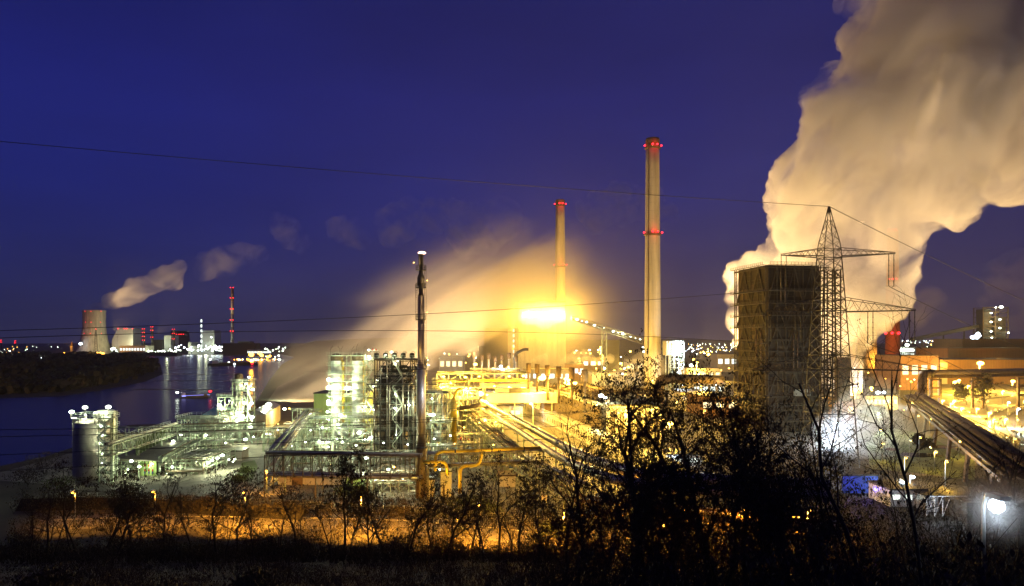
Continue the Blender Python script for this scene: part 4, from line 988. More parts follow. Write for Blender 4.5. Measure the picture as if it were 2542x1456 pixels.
gb = gallery("middle one of the three yellow lit conveyor galleries", 1230, 1375, 965, 982, 362, 7)
gc = gallery("nearest and longest of the three yellow lit conveyor galleries", 1208, 1440, 978, 1001, 325, 7)
b = MB(); x = Xu(1290, 325); b.box((x, 328, Zv(978, 325)+.36), (10, 4, 1.8)); b.build('roof_hood', DARK, gc)
lamps(gc, [((1700+800/3.64)/1.6113, (1400+640/3.64)/1.6113, 318, 2.6), ((1700+905/3.64)/1.6113, (1400+655/3.64)/1.6113, 321, .9)], 'sod', .8, 9000)
lamps(gb, [((1700+1645/3.64)/1.6113, (1400+588/3.64)/1.6113, 360, .8), ((1700+1010/3.64)/1.6113, (1400+530/3.64)/1.6113, 355, 1.0)], 'sod', .8, 9000)
lamps(ga, [((1700+610/3.64)/1.6113, (1400+575/3.64)/1.6113, 396, 1.9), ((1700+372/3.64)/1.6113, (1400+485/3.64)/1.6113, 390, 1.7)], 'sod', .9, 20000)
shed("transfer_house", "dark transfer house under the nearest yellow gallery", Xu(1222, 318), Xu(1300, 318), 334, 344, 8.5, CLAD, DARK, windows=2)
# wharf and battery: a line running away
W0, W1 = Vector((43.5, 180, 0)), Vector((7.6, 370, 0)); wd = (W1-W0).normalized(); wn = Vector((wd.y, -wd.x, 0))   # wn points right
def wp(s, o=0, z=0): q = W0+wd*s+wn*o; return Vector((q.x, q.y, z))
WL = (W1-W0).length
t = thing("coke_wharf", "long yellow lit wharf wall with a row of dark openings", "wharf", W0+wd*WL/2)
b = MB(); b.hexa([wp(0), wp(0, 6), wp(WL, 6), wp(WL), wp(0, 0, 6), wp(0, 6, 6), wp(WL, 6, 6), wp(WL, 0, 6)]); b.build('wall', CONC, t)
b = MB(); b.hexa([wp(0, -.5, 1.2), wp(0, 0, 1.2), wp(WL, 0, 1.2), wp(WL, -.5, 1.2), wp(0, -.5, 1.7), wp(0, 0, 1.7), wp(WL, 0, 1.7), wp(WL, -.5, 1.7)]); b.build('ledge', CONC, t)
for k in range(58):
    s = 3+k*(WL-6)/57
    b = MB(); b.hexa([wp(s-.45, -.06, 2.6), wp(s-.45, .1, 2.6), wp(s+.45, .1, 2.6), wp(s+.45, -.06, 2.6), wp(s-.45, -.06, 4.6), wp(s-.45, .1, 4.6), wp(s+.45, .1, 4.6), wp(s+.45, -.06, 4.6)]); b.build('opening', GLASS_D, t)
b = MB(); b.rail([wp(0, .2, 6), wp(WL, .2, 6)], 1.2, .09, 2.2); b.build('railing', RAIL, t)
t = thing("coke_battery", "long coke oven battery with a dark ribbed front under oven top gear", "coke battery", wp(WL*.7, 12))
s0, s1 = 82, WL-4
b = MB(); b.hexa([wp(s0, 6.02, 0), wp(s0, 22, 0), wp(s1, 22, 0), wp(s1, 6.02, 0), wp(s0, 6.02, 16), wp(s0, 22, 16), wp(s1, 22, 16), wp(s1, 6.02, 16)]); b.build('oven_block', mat("oven_brick", (.10, .075, .05), .8, 0, .4, .5), t)
n = 78
for k in range(n+1):
    s = s0+(s1-s0)*k/n
    b = MB(); b.beam(wp(s, 5.7, 6.0), wp(s, 5.7, 16.2), .32, .6); b.build('buckstay', BROWNPIPE, t)
b = MB(); b.hexa([wp(s0, 4.6, 15.2), wp(s0, 6, 15.2), wp(s1, 6, 15.2), wp(s1, 4.6, 15.2), wp(s0, 4.6, 15.5), wp(s0, 6, 15.5), wp(s1, 6, 15.5), wp(s1, 4.6, 15.5)]); b.rail([wp(s0, 4.7, 15.5), wp(s1, 4.7, 15.5)], 1.1, .09, 2.4); b.build('bench', STEEL, t)
r = random.Random(50)
for k in range(40):
    s = s0+2+(s1-s0-4)*k/39
    for o in (8.5, 14, 19.5):
        b = MB(); hh = r.uniform(.8, 2.2); b.tube([wp(s, o, 16), wp(s, o, 16+hh), wp(s, o+.9, 16+hh+.5)], .28, 7); b.build('ascension_pipe', RUST, t)
b = MB(); b.tube([wp(s0, 20.5, 18.6), wp((s0+s1)/2, 20.5, 18.6), wp(s1, 20.5, 18.6)], .8, 10); b.build('collecting_main', RUST, t)
for k in range(6):
    s = s0+3+k*8; b = MB(); b.box(wp(s, 9+2*(k % 2), 16), (2.2, 2.2, 2.6+.6*(k % 3)), .1); b.rail([wp(s-1.5, 7, 16), wp(s+1.5, 7, 16)], 1.1, .09, 1.2); b.build('oven_top_gear', RUST, t)
lamps(t, [(1492, 983, 262, 1.6), (1501, 988, 263, 1.4)], 'wht', .7, 7000)
lamps(t, [((1700+1705/3.64)/1.6113, (1400+412/3.64)/1.6113, 350, 2.5), ((1700+2090/3.64)/1.6113, (1400+470/3.64)/1.6113, 325, 3.0), ((1700+2050/3.64)/1.6113, (1400+425/3.64)/1.6113, 328, 1.3), (1428, 952, 316, 1.4)], 'sod', .85, 16000)
for k, s in enumerate((20, 50, 80, 110, 140)): light(t, wp(s, -9, 14), 'sod', 55000, .5, 'wharf_light')
# transfer car with red lamp at the end of the quench track
t = thing("quench_car", "rust brown and white quench car at the far end of the wharf track", "rail car", wp(WL-36, 2, 6)); 
b = MB(); b.box(wp(WL-36, 3, 6), (5, 9, 4), .19); b.build('body', RUST, t)
b = MB(); b.box(wp(WL-30, 2, 8), (4, 5, 4), .19); b.build('cab', WHITEP, t); lamps(t, [(1318, 1003, 330, 1.0)], 'cold', .5, 2500); lamps(t, [(1329, 1009, 326, .8)], 'red', .5, 300)
# standpipes with fat tops
for k, (u, v) in enumerate(((1311.8, 902), (1333.5, 904), (1358.7, 907), (1387, 910), (1419, 913), (1451, 918))):
    D = (40-28.7)*K/(v-HV); x = Xu(u, D)
    t = thing("standpipe", ["leftmost and farthest of six oven standpipes", "second oven standpipe from the left", "third oven standpipe from the left, steaming", "fourth oven standpipe, in front of the slim chimney", "fifth oven standpipe, above the glaring oven lamps", "nearest and rightmost oven standpipe, towering over the battery end"][k], "standpipe", (x, D, 16), "oven standpipes")
    b = MB(); b.lathe((x, D, 12), [(.65, 0), (.65, 12)], 14); b.build('pipe', BROWNPIPE, t)
    b = MB(); b.lathe((x, D, 23.6), [(.7, 0), (1.25, .3), (1.25, 5), (1.1, 5.1)], 16); b.build('cowl', RUST, t)
for k, u in enumerate((1177, 1196, 1213, 1229, 1246, 1264, 1281)):
    D = 560; x = Xu(u, D); v = 875+(k*7) % 11
    t = thing("standpipe", "slim pale standpipe in the far row left of the coal tower", "standpipe", (x, D, 0), "far row of standpipes")
    b = MB(); b.lathe((x, D, 0), [(.9, 0), (.9, Zv(v+14, D))], 12); b.build('pipe', CONC, t)
    b = MB(); b.lathe((x, D, Zv(v+14, D)), [(1.0, 0), (1.5, .3), (1.5, 4.6), (1.2, 4.7)], 12); b.build('cowl', RUST, t)
t = frame("far_battery", "far oven battery deck under the far row of standpipes", Xu(1170, 560), Xu(1290, 560), 552, 575, [8, 13, 17], 8, 1, RUST, .6); lamps(t, [(1180, 905, 548, 1.8), (1225, 915, 548, 1), (1262, 912, 548, 1)], 'sod', 1.0, 20000); lamps(t, [(1243, 910, 548, 1.3), (1248, 918, 548, 1.1)], 'cold', 1.0, 9000)
pipe_thing("duct", "bent grey duct beside the coal tower stair shaft", [P(1277, 935, 560), P(1277, 880, 560), P(1300, 868, 560), P(1312, 868, 560)], 1.2, DARK, 'duct', 10, 0, bend=4)
# concrete building with tall bays
D = 256; x0, x1 = Xu(1511, D), Xu(1640, D)
t = thing("service_building", "yellow concrete service building with tall open bays beside the oven battery", "building", ((x0+x1)/2, D+20, 0))
zt = Zv(1008, D)
b = MB(); b.box(((x0+x1)/2, D+22, 0), (x1-x0, 36, zt)); b.build('wall', CONC, t)
b = MB(); b.box(((x0+x1)/2, D+2, zt-2.2), (x1-x0, 4, 2.2)); b.build('lintel', CONC, t)
b = MB(); b.box(((x0+x1)/2, D+20, zt+.004), (x1-x0+1, 42, .6)); b.build('roof', DARK, t)
for k in range(7):
    x = x0+(x1-x0)*k/6; b = MB(); b.box((x, D+.8, 0), (1.1, 1.6, zt-2.2)); b.build('pier', CONC, t)
for k in range(6):
    x = x0+(x1-x0)*(k+.5)/6; b = MB()
    for dx in (-.9, 0, .9): b.beam((x+dx, D+2.4, 0), (x+dx, D+2.4, zt-2.2), .35)
    b.build('column', BROWNPIPE, t)
lamps(t, [(1553, 1030, D-2, 1.6), (1536, 1026, D-2, .9), (1620, 1018, D-3, 1.1)], 'sod', .6, 9000)
pipe_thing("duct", "fat brown duct with a square elbow in front of the taller chimney", [P(1637, 1000, 330), P(1637, 941, 330), P(1700, 941, 330), P(1790, 943, 345)], 2.2, RUST, 'duct', 16, 0, bend=3)
rack("crane_way", "dark crane way portal between the service building and the taller chimney", (Xu(1560, 335), 335), (Xu(1650, 320), 320), 4, [Zv(975, 335), Zv(967, 330)], 6, [0, 1], RUST, .6, seed=26, post_step=1)
# conveyor up to the coal tower
cdef = [(1431, 797, 645), (1598, 850, 590), (1672, 880, 560)]
t = thing("conveyor", "inclined conveyor strung with white lamps climbing to the coal tower", "conveyor", (Xu(1550, 600), 600, 0))
A0, A1 = P(1425, 796, 648), P(1675, 881, 558); n = 22; fm = MB()
off = (A1-A0).cross(Vector((0, 0, 1))).normalized()*2.2; hz = Vector((0, 0, 4.2))
for s in (-1, 1):
    for h_ in (Vector(), hz): fm.beam(A0+off*s+h_, A1+off*s+h_, .5)
    for k in range(n):
        a, c = A0.lerp(A1, k/n)+off*s, A0.lerp(A1, (k+1)/n)+off*s
        fm.beam(a, a+hz, .35); fm.beam(a, c+hz, .3) if k % 2 else fm.beam(a+hz, c, .3)
fm.build('truss', mat("truss_ochre", (.22, .19, .12), .6, .2), t)
b = MB(); b.beam(A0+hz*.3, A1+hz*.3, 3.6, 1.8); b.build('belt_housing', DARK, t)
for u, dpt in ((1500, 620), (1667, 562)):
    z = Zv(820 if u == 1500 else 880, dpt); b = MB(); x = Xu(u, dpt)
    for dx in (-2.5, 2.5):
        b.beam((x+dx, dpt, 0), (x+dx*.8, dpt, z), .8)
    for k in range(8): b.beam((x-2.5, dpt, z*k/8), (x+2.5, dpt, z*(k+1)/8), .35); b.beam((x-2.5, dpt, z*(k+1)/8), (x+2.5, dpt, z*(k+1)/8), .35)
    b.build('trestle', STEEL, t)
lamps(t, [((1800+x/1.82)/1.6113, (900+y/1.82)/1.6113, 655-x*.045, s) for x, y, s in ((925, 690, 1.2), (995, 708, 1.0), (1052, 732, 1.0), (1188, 776, 1.2), (1258, 794, 1.1), (1313, 818, 1.1), (1385, 833, .9), (1405, 892, .8), (960, 702, .5), (1120, 750, .5), (1225, 785, .5), (1350, 826, .5), (1570, 905, .8))], 'wht', .9, 3000)
# white transfer tower
D = 520; t = thing("transfer_tower", "white clad transfer tower on a lattice base, its stair lit bright white", "tower", (Xu(1675, D), D, 0))
b = MB(); b.box((Xu(1668, D), D+6, Zv(883, D)), (Xu(1682, D)-Xu(1654, D), 12, Zv(847, D)-Zv(883, D))); b.build('cabin', ALU, t)
b = MB()
for x in (Xu(1660, D), Xu(1672, D), Xu(1684, D), Xu(1697, D)):
    for y in (D-1, D+10): b.beam((x, y, 0), (x, y, Zv(848, D)), .5)
for k in range(12):
    z = Zv(848, D)*(k+1)/12
    b.beam((Xu(1660, D), D-1, z), (Xu(1697, D), D-1, z), .4)
    b.beam((Xu(1684, D), D-1, z-3), (Xu(1697, D), D-1, z) , .7) if k % 2 else b.beam((Xu(1697, D), D-1, z-3), (Xu(1684, D), D-1, z), .7)
    b.beam((Xu(1660, D), D-1, z-3), (Xu(1672, D), D-1, z), .3)
b.build('lattice', STEEL, t)
lamps(t, [(1690, 850, D-2, 1.5), (1684, 860, D-2, 1.3), (1688, 871, D-2, 1.2), (1686, 879, D-2, 1.3), (1683, 893, D-2, 1.0), (1690, 905, D-2, .7), (1683, 925, D-2, .7), (1688, 940, D-2, .7)], 'cold', .9, 5000)
shed("cement_block", "grey windowless block standing beyond the conveyor trestle", Xu(1506, 880), Xu(1537, 880), 880, 910, Zv(846, 880), DARK, DARK)
# works halls in the middle distance
halls = [(1445, 1500, 900, 888, .0, 3), (1400, 1450, 700, 905, 0, 4), (1470, 1590, 620, 925, 0, 0), (1560, 1620, 760, 892, 0, 3), (1705, 1790, 640, 915, 0, 5), (1720, 1800, 480, 950, 0, 4), (1780, 1830, 900, 880, 0, 3), (1690, 1760, 420, 975, 0, 4), (1090, 1150, 820, 885, 0, 4), (1300, 1420, 620, 918, 0, 6), (1740, 1835, 360, 985, 0, 3)]
labs = ["low hall beyond the slim chimney", "flat hall with lit windows at the slim chimney foot", "wide dark hall behind the oven steam", "small hall left of the taller chimney", "hall with five lit windows right of the white transfer tower", "lit hall behind the leafy tree tops", "distant small hall close to the quench tower", "hall standing under the brown duct", "hall half lost in the beige steam", "hall behind the row of oven standpipes", "low hall left of the quench tower foot"]
for (u0, u1, D, v, s, w), lb in zip(halls, labs):
    shed("works_hall", lb, Xu(u0, D), Xu(u1, D), D, D+30, max(5, Zv(v, D)), random.Random(u0).choice([CLAD, BRICK, CONC, ALU]), DARK, windows=w, wm=random.Random(u1).choice([L_WIN, L_WINW]))
# small yard things below the mains
q = G(1258, 1210); shed("container", "corrugated pale container hut near the lattice pipe rack", q.x-2.4, q.x+2.4, q.y, q.y+6, 3.0, ALU, RUST, cat='container')
q = G(1275, 1180); t = thing("tank_stand", "blue tank on a white stand behind the container hut", "tank", (q.x, q.y, 0)); b = MB(); b.box((q.x, q.y, 2.2), (3.2, 2, 2.2)); b.build('tank', BLUEP, t); b = MB()
for dx in (-1.5, 1.5): b.beam((q.x+dx, q.y-1, 0), (q.x+dx, q.y-1, 4.6), .22)
b.beam((q.x-1.5, q.y-1, .2), (q.x+1.5, q.y-1, 2), .15); b.build('stand', WHITEP, t)
q = G(1299, 1205); t = thing("warning_sign", "red bordered triangular warning sign on a grey post", "sign", (q.x, q.y, 0)); b = MB(); b.beam(q, q+Vector((0, 0, 3.4)), .1); b.build('post', GALV, t)
b = MB(); b.poly([q+Vector((-.62, -.08, 3.0)), q+Vector((.62, -.08, 3.0)), q+Vector((0, -.08, 4.1))]); b.poly([q+Vector((.62, -.05, 3.0)), q+Vector((-.62, -.05, 3.0)), q+Vector((0, -.05, 4.1))]); po = b.build('plate', REDP, t)
b = MB(); b.poly([q+Vector((-.38, -.1, 3.13)), q+Vector((.38, -.1, 3.13)), q+Vector((0, -.1, 3.8))]); b.build('face', WHITEP, po)
q = G(1351, 1262); t = thing("notice_board", "white notice board on two posts by the perimeter road", "sign", (q.x, q.y, 0)); b = MB()
for dx in (-.6, .6): b.beam(q+Vector((dx, 0, 0)), q+Vector((dx, 0, 3.2)), .1)
b.build('post_pair', GALV, t); b = MB(); b.box(q+Vector((0, -.1, 1.4)), (1.3, .08, 1.8)); b.build('board', WHITEP, t)
def car(name, label, q, rz, paint, cat='car', group=None):
    t = thing(name, label, cat, (q.x, q.y, 0), group); ca, sa = math.cos(rz), math.sin(rz)
    def L(x, y, z): return (q.x+x*ca-y*sa, q.y+x*sa+y*ca, z)
    b = MB(); pr = [(-2.1, .35), (-2.1, .85), (-1.5, .95), (-.9, 1.45), (.7, 1.45), (1.25, .95), (2.05, .8), (2.1, .35)]
    for y in (-.85, .85): b.poly([L(x, y, z) for x, z in (pr if y < 0 else pr[::-1])])
    for (xa, za), (xb, zb) in zip(pr, pr[1:]+pr[:1]): b.quad(L(xa, -.85, za), L(xa, .85, za), L(xb, .85, zb), L(xb, -.85, zb))
    b.build('body', paint, t)
    for y in (-.87, .87):
        b = MB(); b.poly([L(x, y, z) for x, z in ((-1.35, .98), (-.85, 1.38), (.62, 1.38), (1.05, .98))][::(1 if y < 0 else -1)]); b.build('side_window', GLASS_D, t)
        for x in (-1.35, 1.35):
            b = MB(); b.tube([L(x, y-.1, .32), L(x, y+.1, .32)], .32, 12); b.build('wheel', DARK, t)
    return t
car("parked_car", "red parked car behind the upright vessel", G(1150, 1095), .3, REDP); car("parked_car", "white parked car beside the red one", G(1128, 1086), .3, WHITEP)
car("parked_car", "silver car parked left of the white car", G(1137, 1091), .35, GALV)
car("parked_car", "dark car on the orange lit road, one headlamp lit", G(1135, 1325), .05, DARK)
car("parked_van", "white van in the yellow lane beside the long hall", G((800+1030/2.912)/1.6113, 1055), .1, WHITEP, 'van')
t = COL.objects['standpipe.005']; light(t, P(1545, 915, 510), 'sod', 160000, .8, 'yard_light')
# ================================================================ far bank: power station and its lights
D0 = 2150.0
c1 = lambda x, y: (x*.3410, 496.5+y*.3410)
def far(x, y, D=D0): u, v = c1(x, y); return P(u, v, D)
x = far(686, 0).x; H = far(0, 806).z
t = thing("cooling_tower", "broad waisted concrete cooling tower on the far river bank", "cooling tower", (x, D0, 0))
b = MB(); b.lathe((x, D0, 0), [(50, 0), (45, 18), (39, 40), (34.5, 65), (32.2, 90), (31.8, 110), (32.4, H-8), (33, H)], 48, False); b.build('shell', CHIMC, t)
for y, xs in ((812, (618, 661, 735)), (892, (622, 663, 732)), (973, (612, 658, 738))):
    for xx in xs:
        q = far(xx, y, D0-40); b = MB(); b.lathe(q, [(.3, -1.0), (.9, -.4), (.9, .4), (.3, 1.0)], 8); b.build('beacon', L_RED, t)
for (dx, dz, pw) in ((70, 10, 130000), (90, 60, 90000), (30, 8, 60000)): light(t, (x+dx, D0-75, dz), 'wht', pw*.1, 3)
spot(t, (x+95, D0-60, 70), (x+150, D0, 190), 'crm', 3600000, 95, 3)  # this spot and the next are added to light the tower's steam
spot(t, (x+300, D0-200, 60), (x+420, D0+20, 300), 'crm', 3000000, 70, 3)
def fbox(name, lab, x0, x1, y0, m=ALU, D=D0, dep=50, windows=0, cat='building'):
    t = shed(name, lab, far(x0, 0, D).x, far(x1, 0, D).x, D, D+dep, far(0, y0, D).z, m, DARK, windows=windows, wm=L_WINW, cat=cat); return t
t = fbox("boiler_house", "tallest white lit boiler house beside the cooling tower", 857, 968, 935)
for xx in (858, 905, 921, 965):
    q = far(xx, 938, D0-3); b = MB(); b.lathe(q, [(.3, -1.4), (1.5, -.6), (1.5, .6), (.3, 1.4)], 8); b.build('beacon', L_RED, t)
for (xx, yy, pw) in ((1010, 1050, 60), (830, 1040, 60), (900, 1075, 60), (980, 1000, 40)): light(t, far(xx, yy, D0-60), 'wht', pw*1100, 3)
b = MB(); z0 = far(0, 1020).z; b.hexa([far(815, 1085, D0), far(856, 1085, D0), far(856, 1085, D0+40), far(815, 1085, D0+40), Vector((far(815, 0).x, D0, z0)), Vector((far(856, 0).x, D0, z0+34)), Vector((far(856, 0, D0+40).x, D0+40, z0+34)), Vector((far(815, 0, D0+40).x, D0+40, z0))]); b.build('annex', ALU, t)
fbox("turbine_hall", "long low turbine hall with lit windows below the boiler house", 870, 1058, 1063, CLAD, D0-70, 50, 9)
fbox("bunker_tower", "slim white tower block alone between mast groups", 1195, 1245, 988); light(COL.objects["bunker_tower"], far(1215, 1085, D0-60), 'wht', 60000, 3)
t = fbox("boiler_house", "second white boiler house above the cluster of white lamps", 1465, 1560, 952); light(t, far(1500, 1080, D0-60), 'wht', 60000, 3); light(t, far(1450, 1050, D0-60), 'wht', 30000, 3)
b = MB(); 
for k in range(6): b.box((far(1468, 0, D0).x, D0-2, 20+k*16), (4, 2, 9))
b.build('stair_window', L_WINW, t)
fbox("filter_house", "small pale filter house between white lamps", 1370, 1391, 1038); fbox("filter_house", "low wide filter house left of the second boiler house", 1398, 1475, 1066)
fbox("quay_shed", "long dark quay shed on the far bank", 905, 1290, 1110, DARK, D0-250, 30); fbox("dark_hall", "dark hall at the foot of the striped mast chimney", 1620, 1860, 1045, DARK, D0-100, 40)
fbox("dark_hall", "dim high block right of the striped chimney", 1730, 1815, 1032, DARK, D0+60, 40); fbox("dark_hall", "dim block behind the beaconed masts", 1110, 1190, 1020, DARK, D0+90, 40)
t = fbox("lit_depot", "depot with a row of yellow windows at the steam edge", 1800, 1975, 1090, CLAD, D0-300, 30, 16)
shed("lamp_quay", "orange lit quay building at the foot of the cooling tower", far(540, 0, D0-120).x, far(757, 0, D0-120).x, D0-120, D0-100, far(0, 1110, D0-120).z, CLAD, DARK, windows=12)
for k in range(4): light(COL.objects["lamp_quay"], far(560+k*60, 1112, D0-140), 'org', 60000, 2)
def mast(name, lab, x, y0, y1, w, beacons, m=CONC, D=D0, cat='chimney', bl=1.1, group=None):
    q = far(x, y0, D); t = thing(name, lab, cat, (q.x, D, 0), group)
    b = MB(); n = 5
    for k in range(n):
        z0, z1 = q.z*k/n, q.z*(k+1)/n; b = MB(); b.lathe((q.x, D, z0), [(w*(1.25-.25*k/n), 0), (w*(1.25-.25*(k+1)/n), z1-z0)], 16); b.build('shaft_section', m if k < n-1 else RUST, t)
    for y in beacons:
        for dx in (-w*1.1, w*1.1):
            p = far(x, y, D); b = MB(); b.lathe((p.x+dx, D-w*1.2, p.z), [(.3, -bl), (bl, -bl*.4), (bl, bl*.4), (.3, bl)], 8); b.build('beacon', L_RED, t)
    return t
mast("striped_chimney", "tall far chimney with five rings of red beacons", 1692, 640, 1080, 4.0, (640, 715, 795, 875, 956), bl=1.5)
mast("beacon_mast", "left one of the two close masts with four red beacons", 1048, 938, 1080, 3, (940, 967, 995, 1022), DARK); mast("beacon_mast", "right and taller one of the two close masts with red beacons", 1109, 922, 1080, 3, (925, 950, 1000), DARK)
mast("beacon_mast", "lone mast with red beacons left of the dark cooling tower", 1266, 940, 1080, 3, (943, 973, 1012), DARK)
for k, (x_, y_) in enumerate(((9, 1022), (113, 1028))): mast("beacon_mast", ["far mast with red beacons at the left edge", "thin far mast right of the edge mast"][k], x_, y_, 1070, 2, (y_, y_+14), DARK, 2600)
x = far(1310, 0, 2600).x; t = thing("cooling_tower", "dark smaller cooling tower with red beacons on its rim", "cooling tower", (x, 2600, 0)); b = MB(); H = far(0, 978, 2600).z; b.lathe((x, 2600, 0), [(46, 0), (36, 40), (31, 80), (32, H)], 32, False); b.build('shell', DARK, t)
for xx in (1284, 1304, 1318, 1335):
    b = MB(); b.lathe(far(xx, 979, 2560), [(.3, -1.4), (1.5, -.6), (1.5, .6), (.3, 1.4)], 8); b.build('beacon', L_RED, t)
for nm_, u_, v_ in (("dark_hall", 720, 580), ("dark_hall.001", 890, 590), ("dark_hall.002", 1020, 550), ("quay_shed", 590, 645), ("dark_hall", 1220, 570), ("dark_hall.001", 1540, 515)):
    q = P(u_, v_, 2260); spot(COL.objects[nm_], (q.x-60, q.y-40, 30), q, 'crm', 1700000, 50, 3)  # unseen upward spots added to light the cloud scraps
# lattice pylon before the cooling tower
q = far(698, 945, 1950); t = thing("power_pylon", "far lattice pylon in front of the cooling tower", "pylon", (q.x, 1950, 0)); b = MB()
for s in (-1, 1): b.beam((q.x+7*s, 1950, 0), (q.x+.6*s, 1950, q.z), .8)
for k in range(10):
    z0, z1 = q.z*k/10, q.z*(k+1)/10; w0, w1 = 7-.64*k, 7-.64*(k+1); b.beam((q.x-w0, 1950, z0), (q.x+w1, 1950, z1), .5); b.beam((q.x+w0, 1950, z0), (q.x-w1, 1950, z1), .5)
b.build('lattice', DARK, t); b = MB(); b.lathe((q.x, 1950, q.z+1), [(.3, -1.2), (1.4, 0), (.3, 1.2)], 8); b.build('beacon', L_RED, t)
q = far(524, 1050, 2700); t = thing("church", "tiny orange lit church tower on the far plain", "church", (q.x, 2700, 0)); b = MB(); b.box((q.x, 2700, 0), (9, 9, q.z-8)); b.build('tower', CLAD, t); b = MB(); b.lathe((q.x, 2700, q.z-8), [(6, 0), (.2, 22)], 8); b.build('spire', RUST, t); light(t, (q.x+4, 2680, q.z+2), 'org', 40000, 2)

# ---------------------------------------------------------------- small far lamps, each a lamp on its mast
PROTO = {}
def far_lamp(u, v, D, kind, s, label, group, z=None, name='far_lamp'):
    """a lamp on a mast, seen from far away; the glass shows as big as a long exposure of it"""
    key = (kind, name)
    if key not in PROTO:
        b = MB(); b.lathe((0, 0, 0), [(.3, -.8), (1, -.35), (1, .35), (.3, .8)], 8)
        p = MB(); p.beam((0, 0.6, -12), (0, .6, .2), .22)
        PROTO[key] = (b.mesh('lamp', COLS[kind][1]), p.mesh('mast', DARK))
    q = P(u, v, D)
    t = thing(name, label, "lamp", q, group)
    for nm, me in zip(('lamp', 'mast'), PROTO[key]):
        o = bpy.data.objects.new(nm, me); COL.objects.link(o); o.parent = t
        o.scale = (s, s, s) if nm == 'lamp' else (1, 1, max(.1, (q.z-.2)/12))
    return t
r = random.Random(77)
FARL = {'v': [], 'f': [], 'm': [], 'mats': [COLS[k][1] for k in ('sod', 'wht', 'cold', 'org')]}
def far_speck(u, v, D, kind, s):
    q = P(u, v, D); n = len(FARL['v'])
    for d in ((0, 0, -s), (s, 0, 0), (0, s, 0), (-s, 0, 0), (0, -s, 0), (0, 0, s)): FARL['v'].append((q.x+d[0], q.y+d[1], q.z+d[2]))
    for a in ((0, 2, 1), (0, 3, 2), (0, 4, 3), (0, 1, 4), (5, 1, 2), (5, 2, 3), (5, 3, 4), (5, 4, 1)):
        FARL['f'].append(tuple(n+i for i in a)); FARL['m'].append(('sod', 'wht', 'cold', 'org').index(kind))
def specks(n, box, Ds, kinds, smin, smax, *_):
    for k in range(n):
        u = r.uniform(box[0], box[1]); v = r.uniform(box[2], box[3]); D = Ds if not callable(Ds) else Ds(v)
        far_speck(u, v, D, r.choice(kinds), r.uniform(smin, smax)*D/K)
def build_specks():
    me = bpy.data.meshes.new("far_lights"); me.from_pydata(FARL['v'], [], FARL['f'])
    for m in FARL['mats']: me.materials.append(m)
    me.polygons.foreach_set("material_index", FARL['m']); o = bpy.data.objects.new("far_lights", me); COL.objects.link(o)
    o['kind'] = 'stuff'; o['label'] = "countless tiny lights of the far plain, town and hills"
def scatter(n, box, Ds, kinds, smin, smax, label, group, ground=True, rr=None):
    for k in range(n):
        u = r.uniform(box[0], box[1]); v = r.uniform(box[2], box[3]); D = Ds if not callable(Ds) else Ds(v)
        far_lamp(u, v, D, r.choice(kinds), r.uniform(smin, smax)*D/K, label, group)
near_line = lambda v: 30*K/(max(v, 856)-HV+3)
# white lamps at the foot of the power station
for k in range(34): far_lamp(*c1(r.uniform(1060, 1300), r.gauss(1100, 5)), D0-60, 'wht', r.uniform(.6, 1.6), "white quay lamp in the string right of the turbine hall", "white lamps along the power station quay")
for k in range(46):
    xx = r.uniform(1270, 1620); far_lamp(*c1(xx, 1100-abs(r.gauss(0, 24))), D0-80, r.choice(['wht', 'wht', 'cold']), r.uniform(.8, 2.6), "white lamp in the cluster round the second boiler house", "white lamps round the second boiler house")
for k in range(14): far_lamp(*c1(r.uniform(805, 850), r.uniform(1075, 1105)), D0-60, 'wht', r.uniform(.8, 2.0), "white lamp between the cooling tower and the boiler house", "lamps by the boiler house annex")
for k in range(26): far_lamp(*c1(r.uniform(455, 760), r.uniform(1112, 1126)), D0-130, 'org', r.uniform(.8, 1.8), "orange quay lamp at the foot of the cooling tower", "orange lamps at the cooling tower foot")
for k in range(26): far_speck(*c1(r.uniform(0, 455), r.uniform(1065, 1130)), 1900, r.choice(['org', 'wht']), r.uniform(.4, 1.1))
far_lamp(*c1(587, 1048), D0-60, 'cold', 4, "bright white lamp at the left edge of the cooling tower", None)
far_lamp(*c1(300, 1158), 1250, 'cold', 3.2, "bright white lamp alone in the dark wood on the peninsula", None)
far_lamp(*c1(404, 1154), 1250, 'wht', 1.0, "faint small lamp right of the bright one on the peninsula", None)
# quay of the steelworks at the steam edge
D9 = 1500
for (xx, yy, s, kd) in ((1830, 1127, 5.5, 'org'), (1890, 1118, 4.2, 'org'), (1905, 1133, 3.8, 'org'), (1950, 1145, 3, 'org'), (1965, 1138, 2.6, 'org')): far_lamp(*c1(xx, yy), D9, kd, s, "glaring orange quay lamp at the edge of the steam", "glaring orange lamps on the river quay")
for k in range(40): far_speck(*c1(r.uniform(1700, 2050), 1162+r.gauss(0, 1.5)), D9-40, r.choice(['org', 'org', 'wht']), r.uniform(.7, 1.4))
for k in range(18): far_speck(*c1(r.uniform(1930, 2080), r.uniform(1070, 1150)), D9+100, 'wht', r.uniform(.7, 1.7))
light(COL.objects["lit_depot"], far(1830, 1120, D9-10), 'org', 200000, 3)
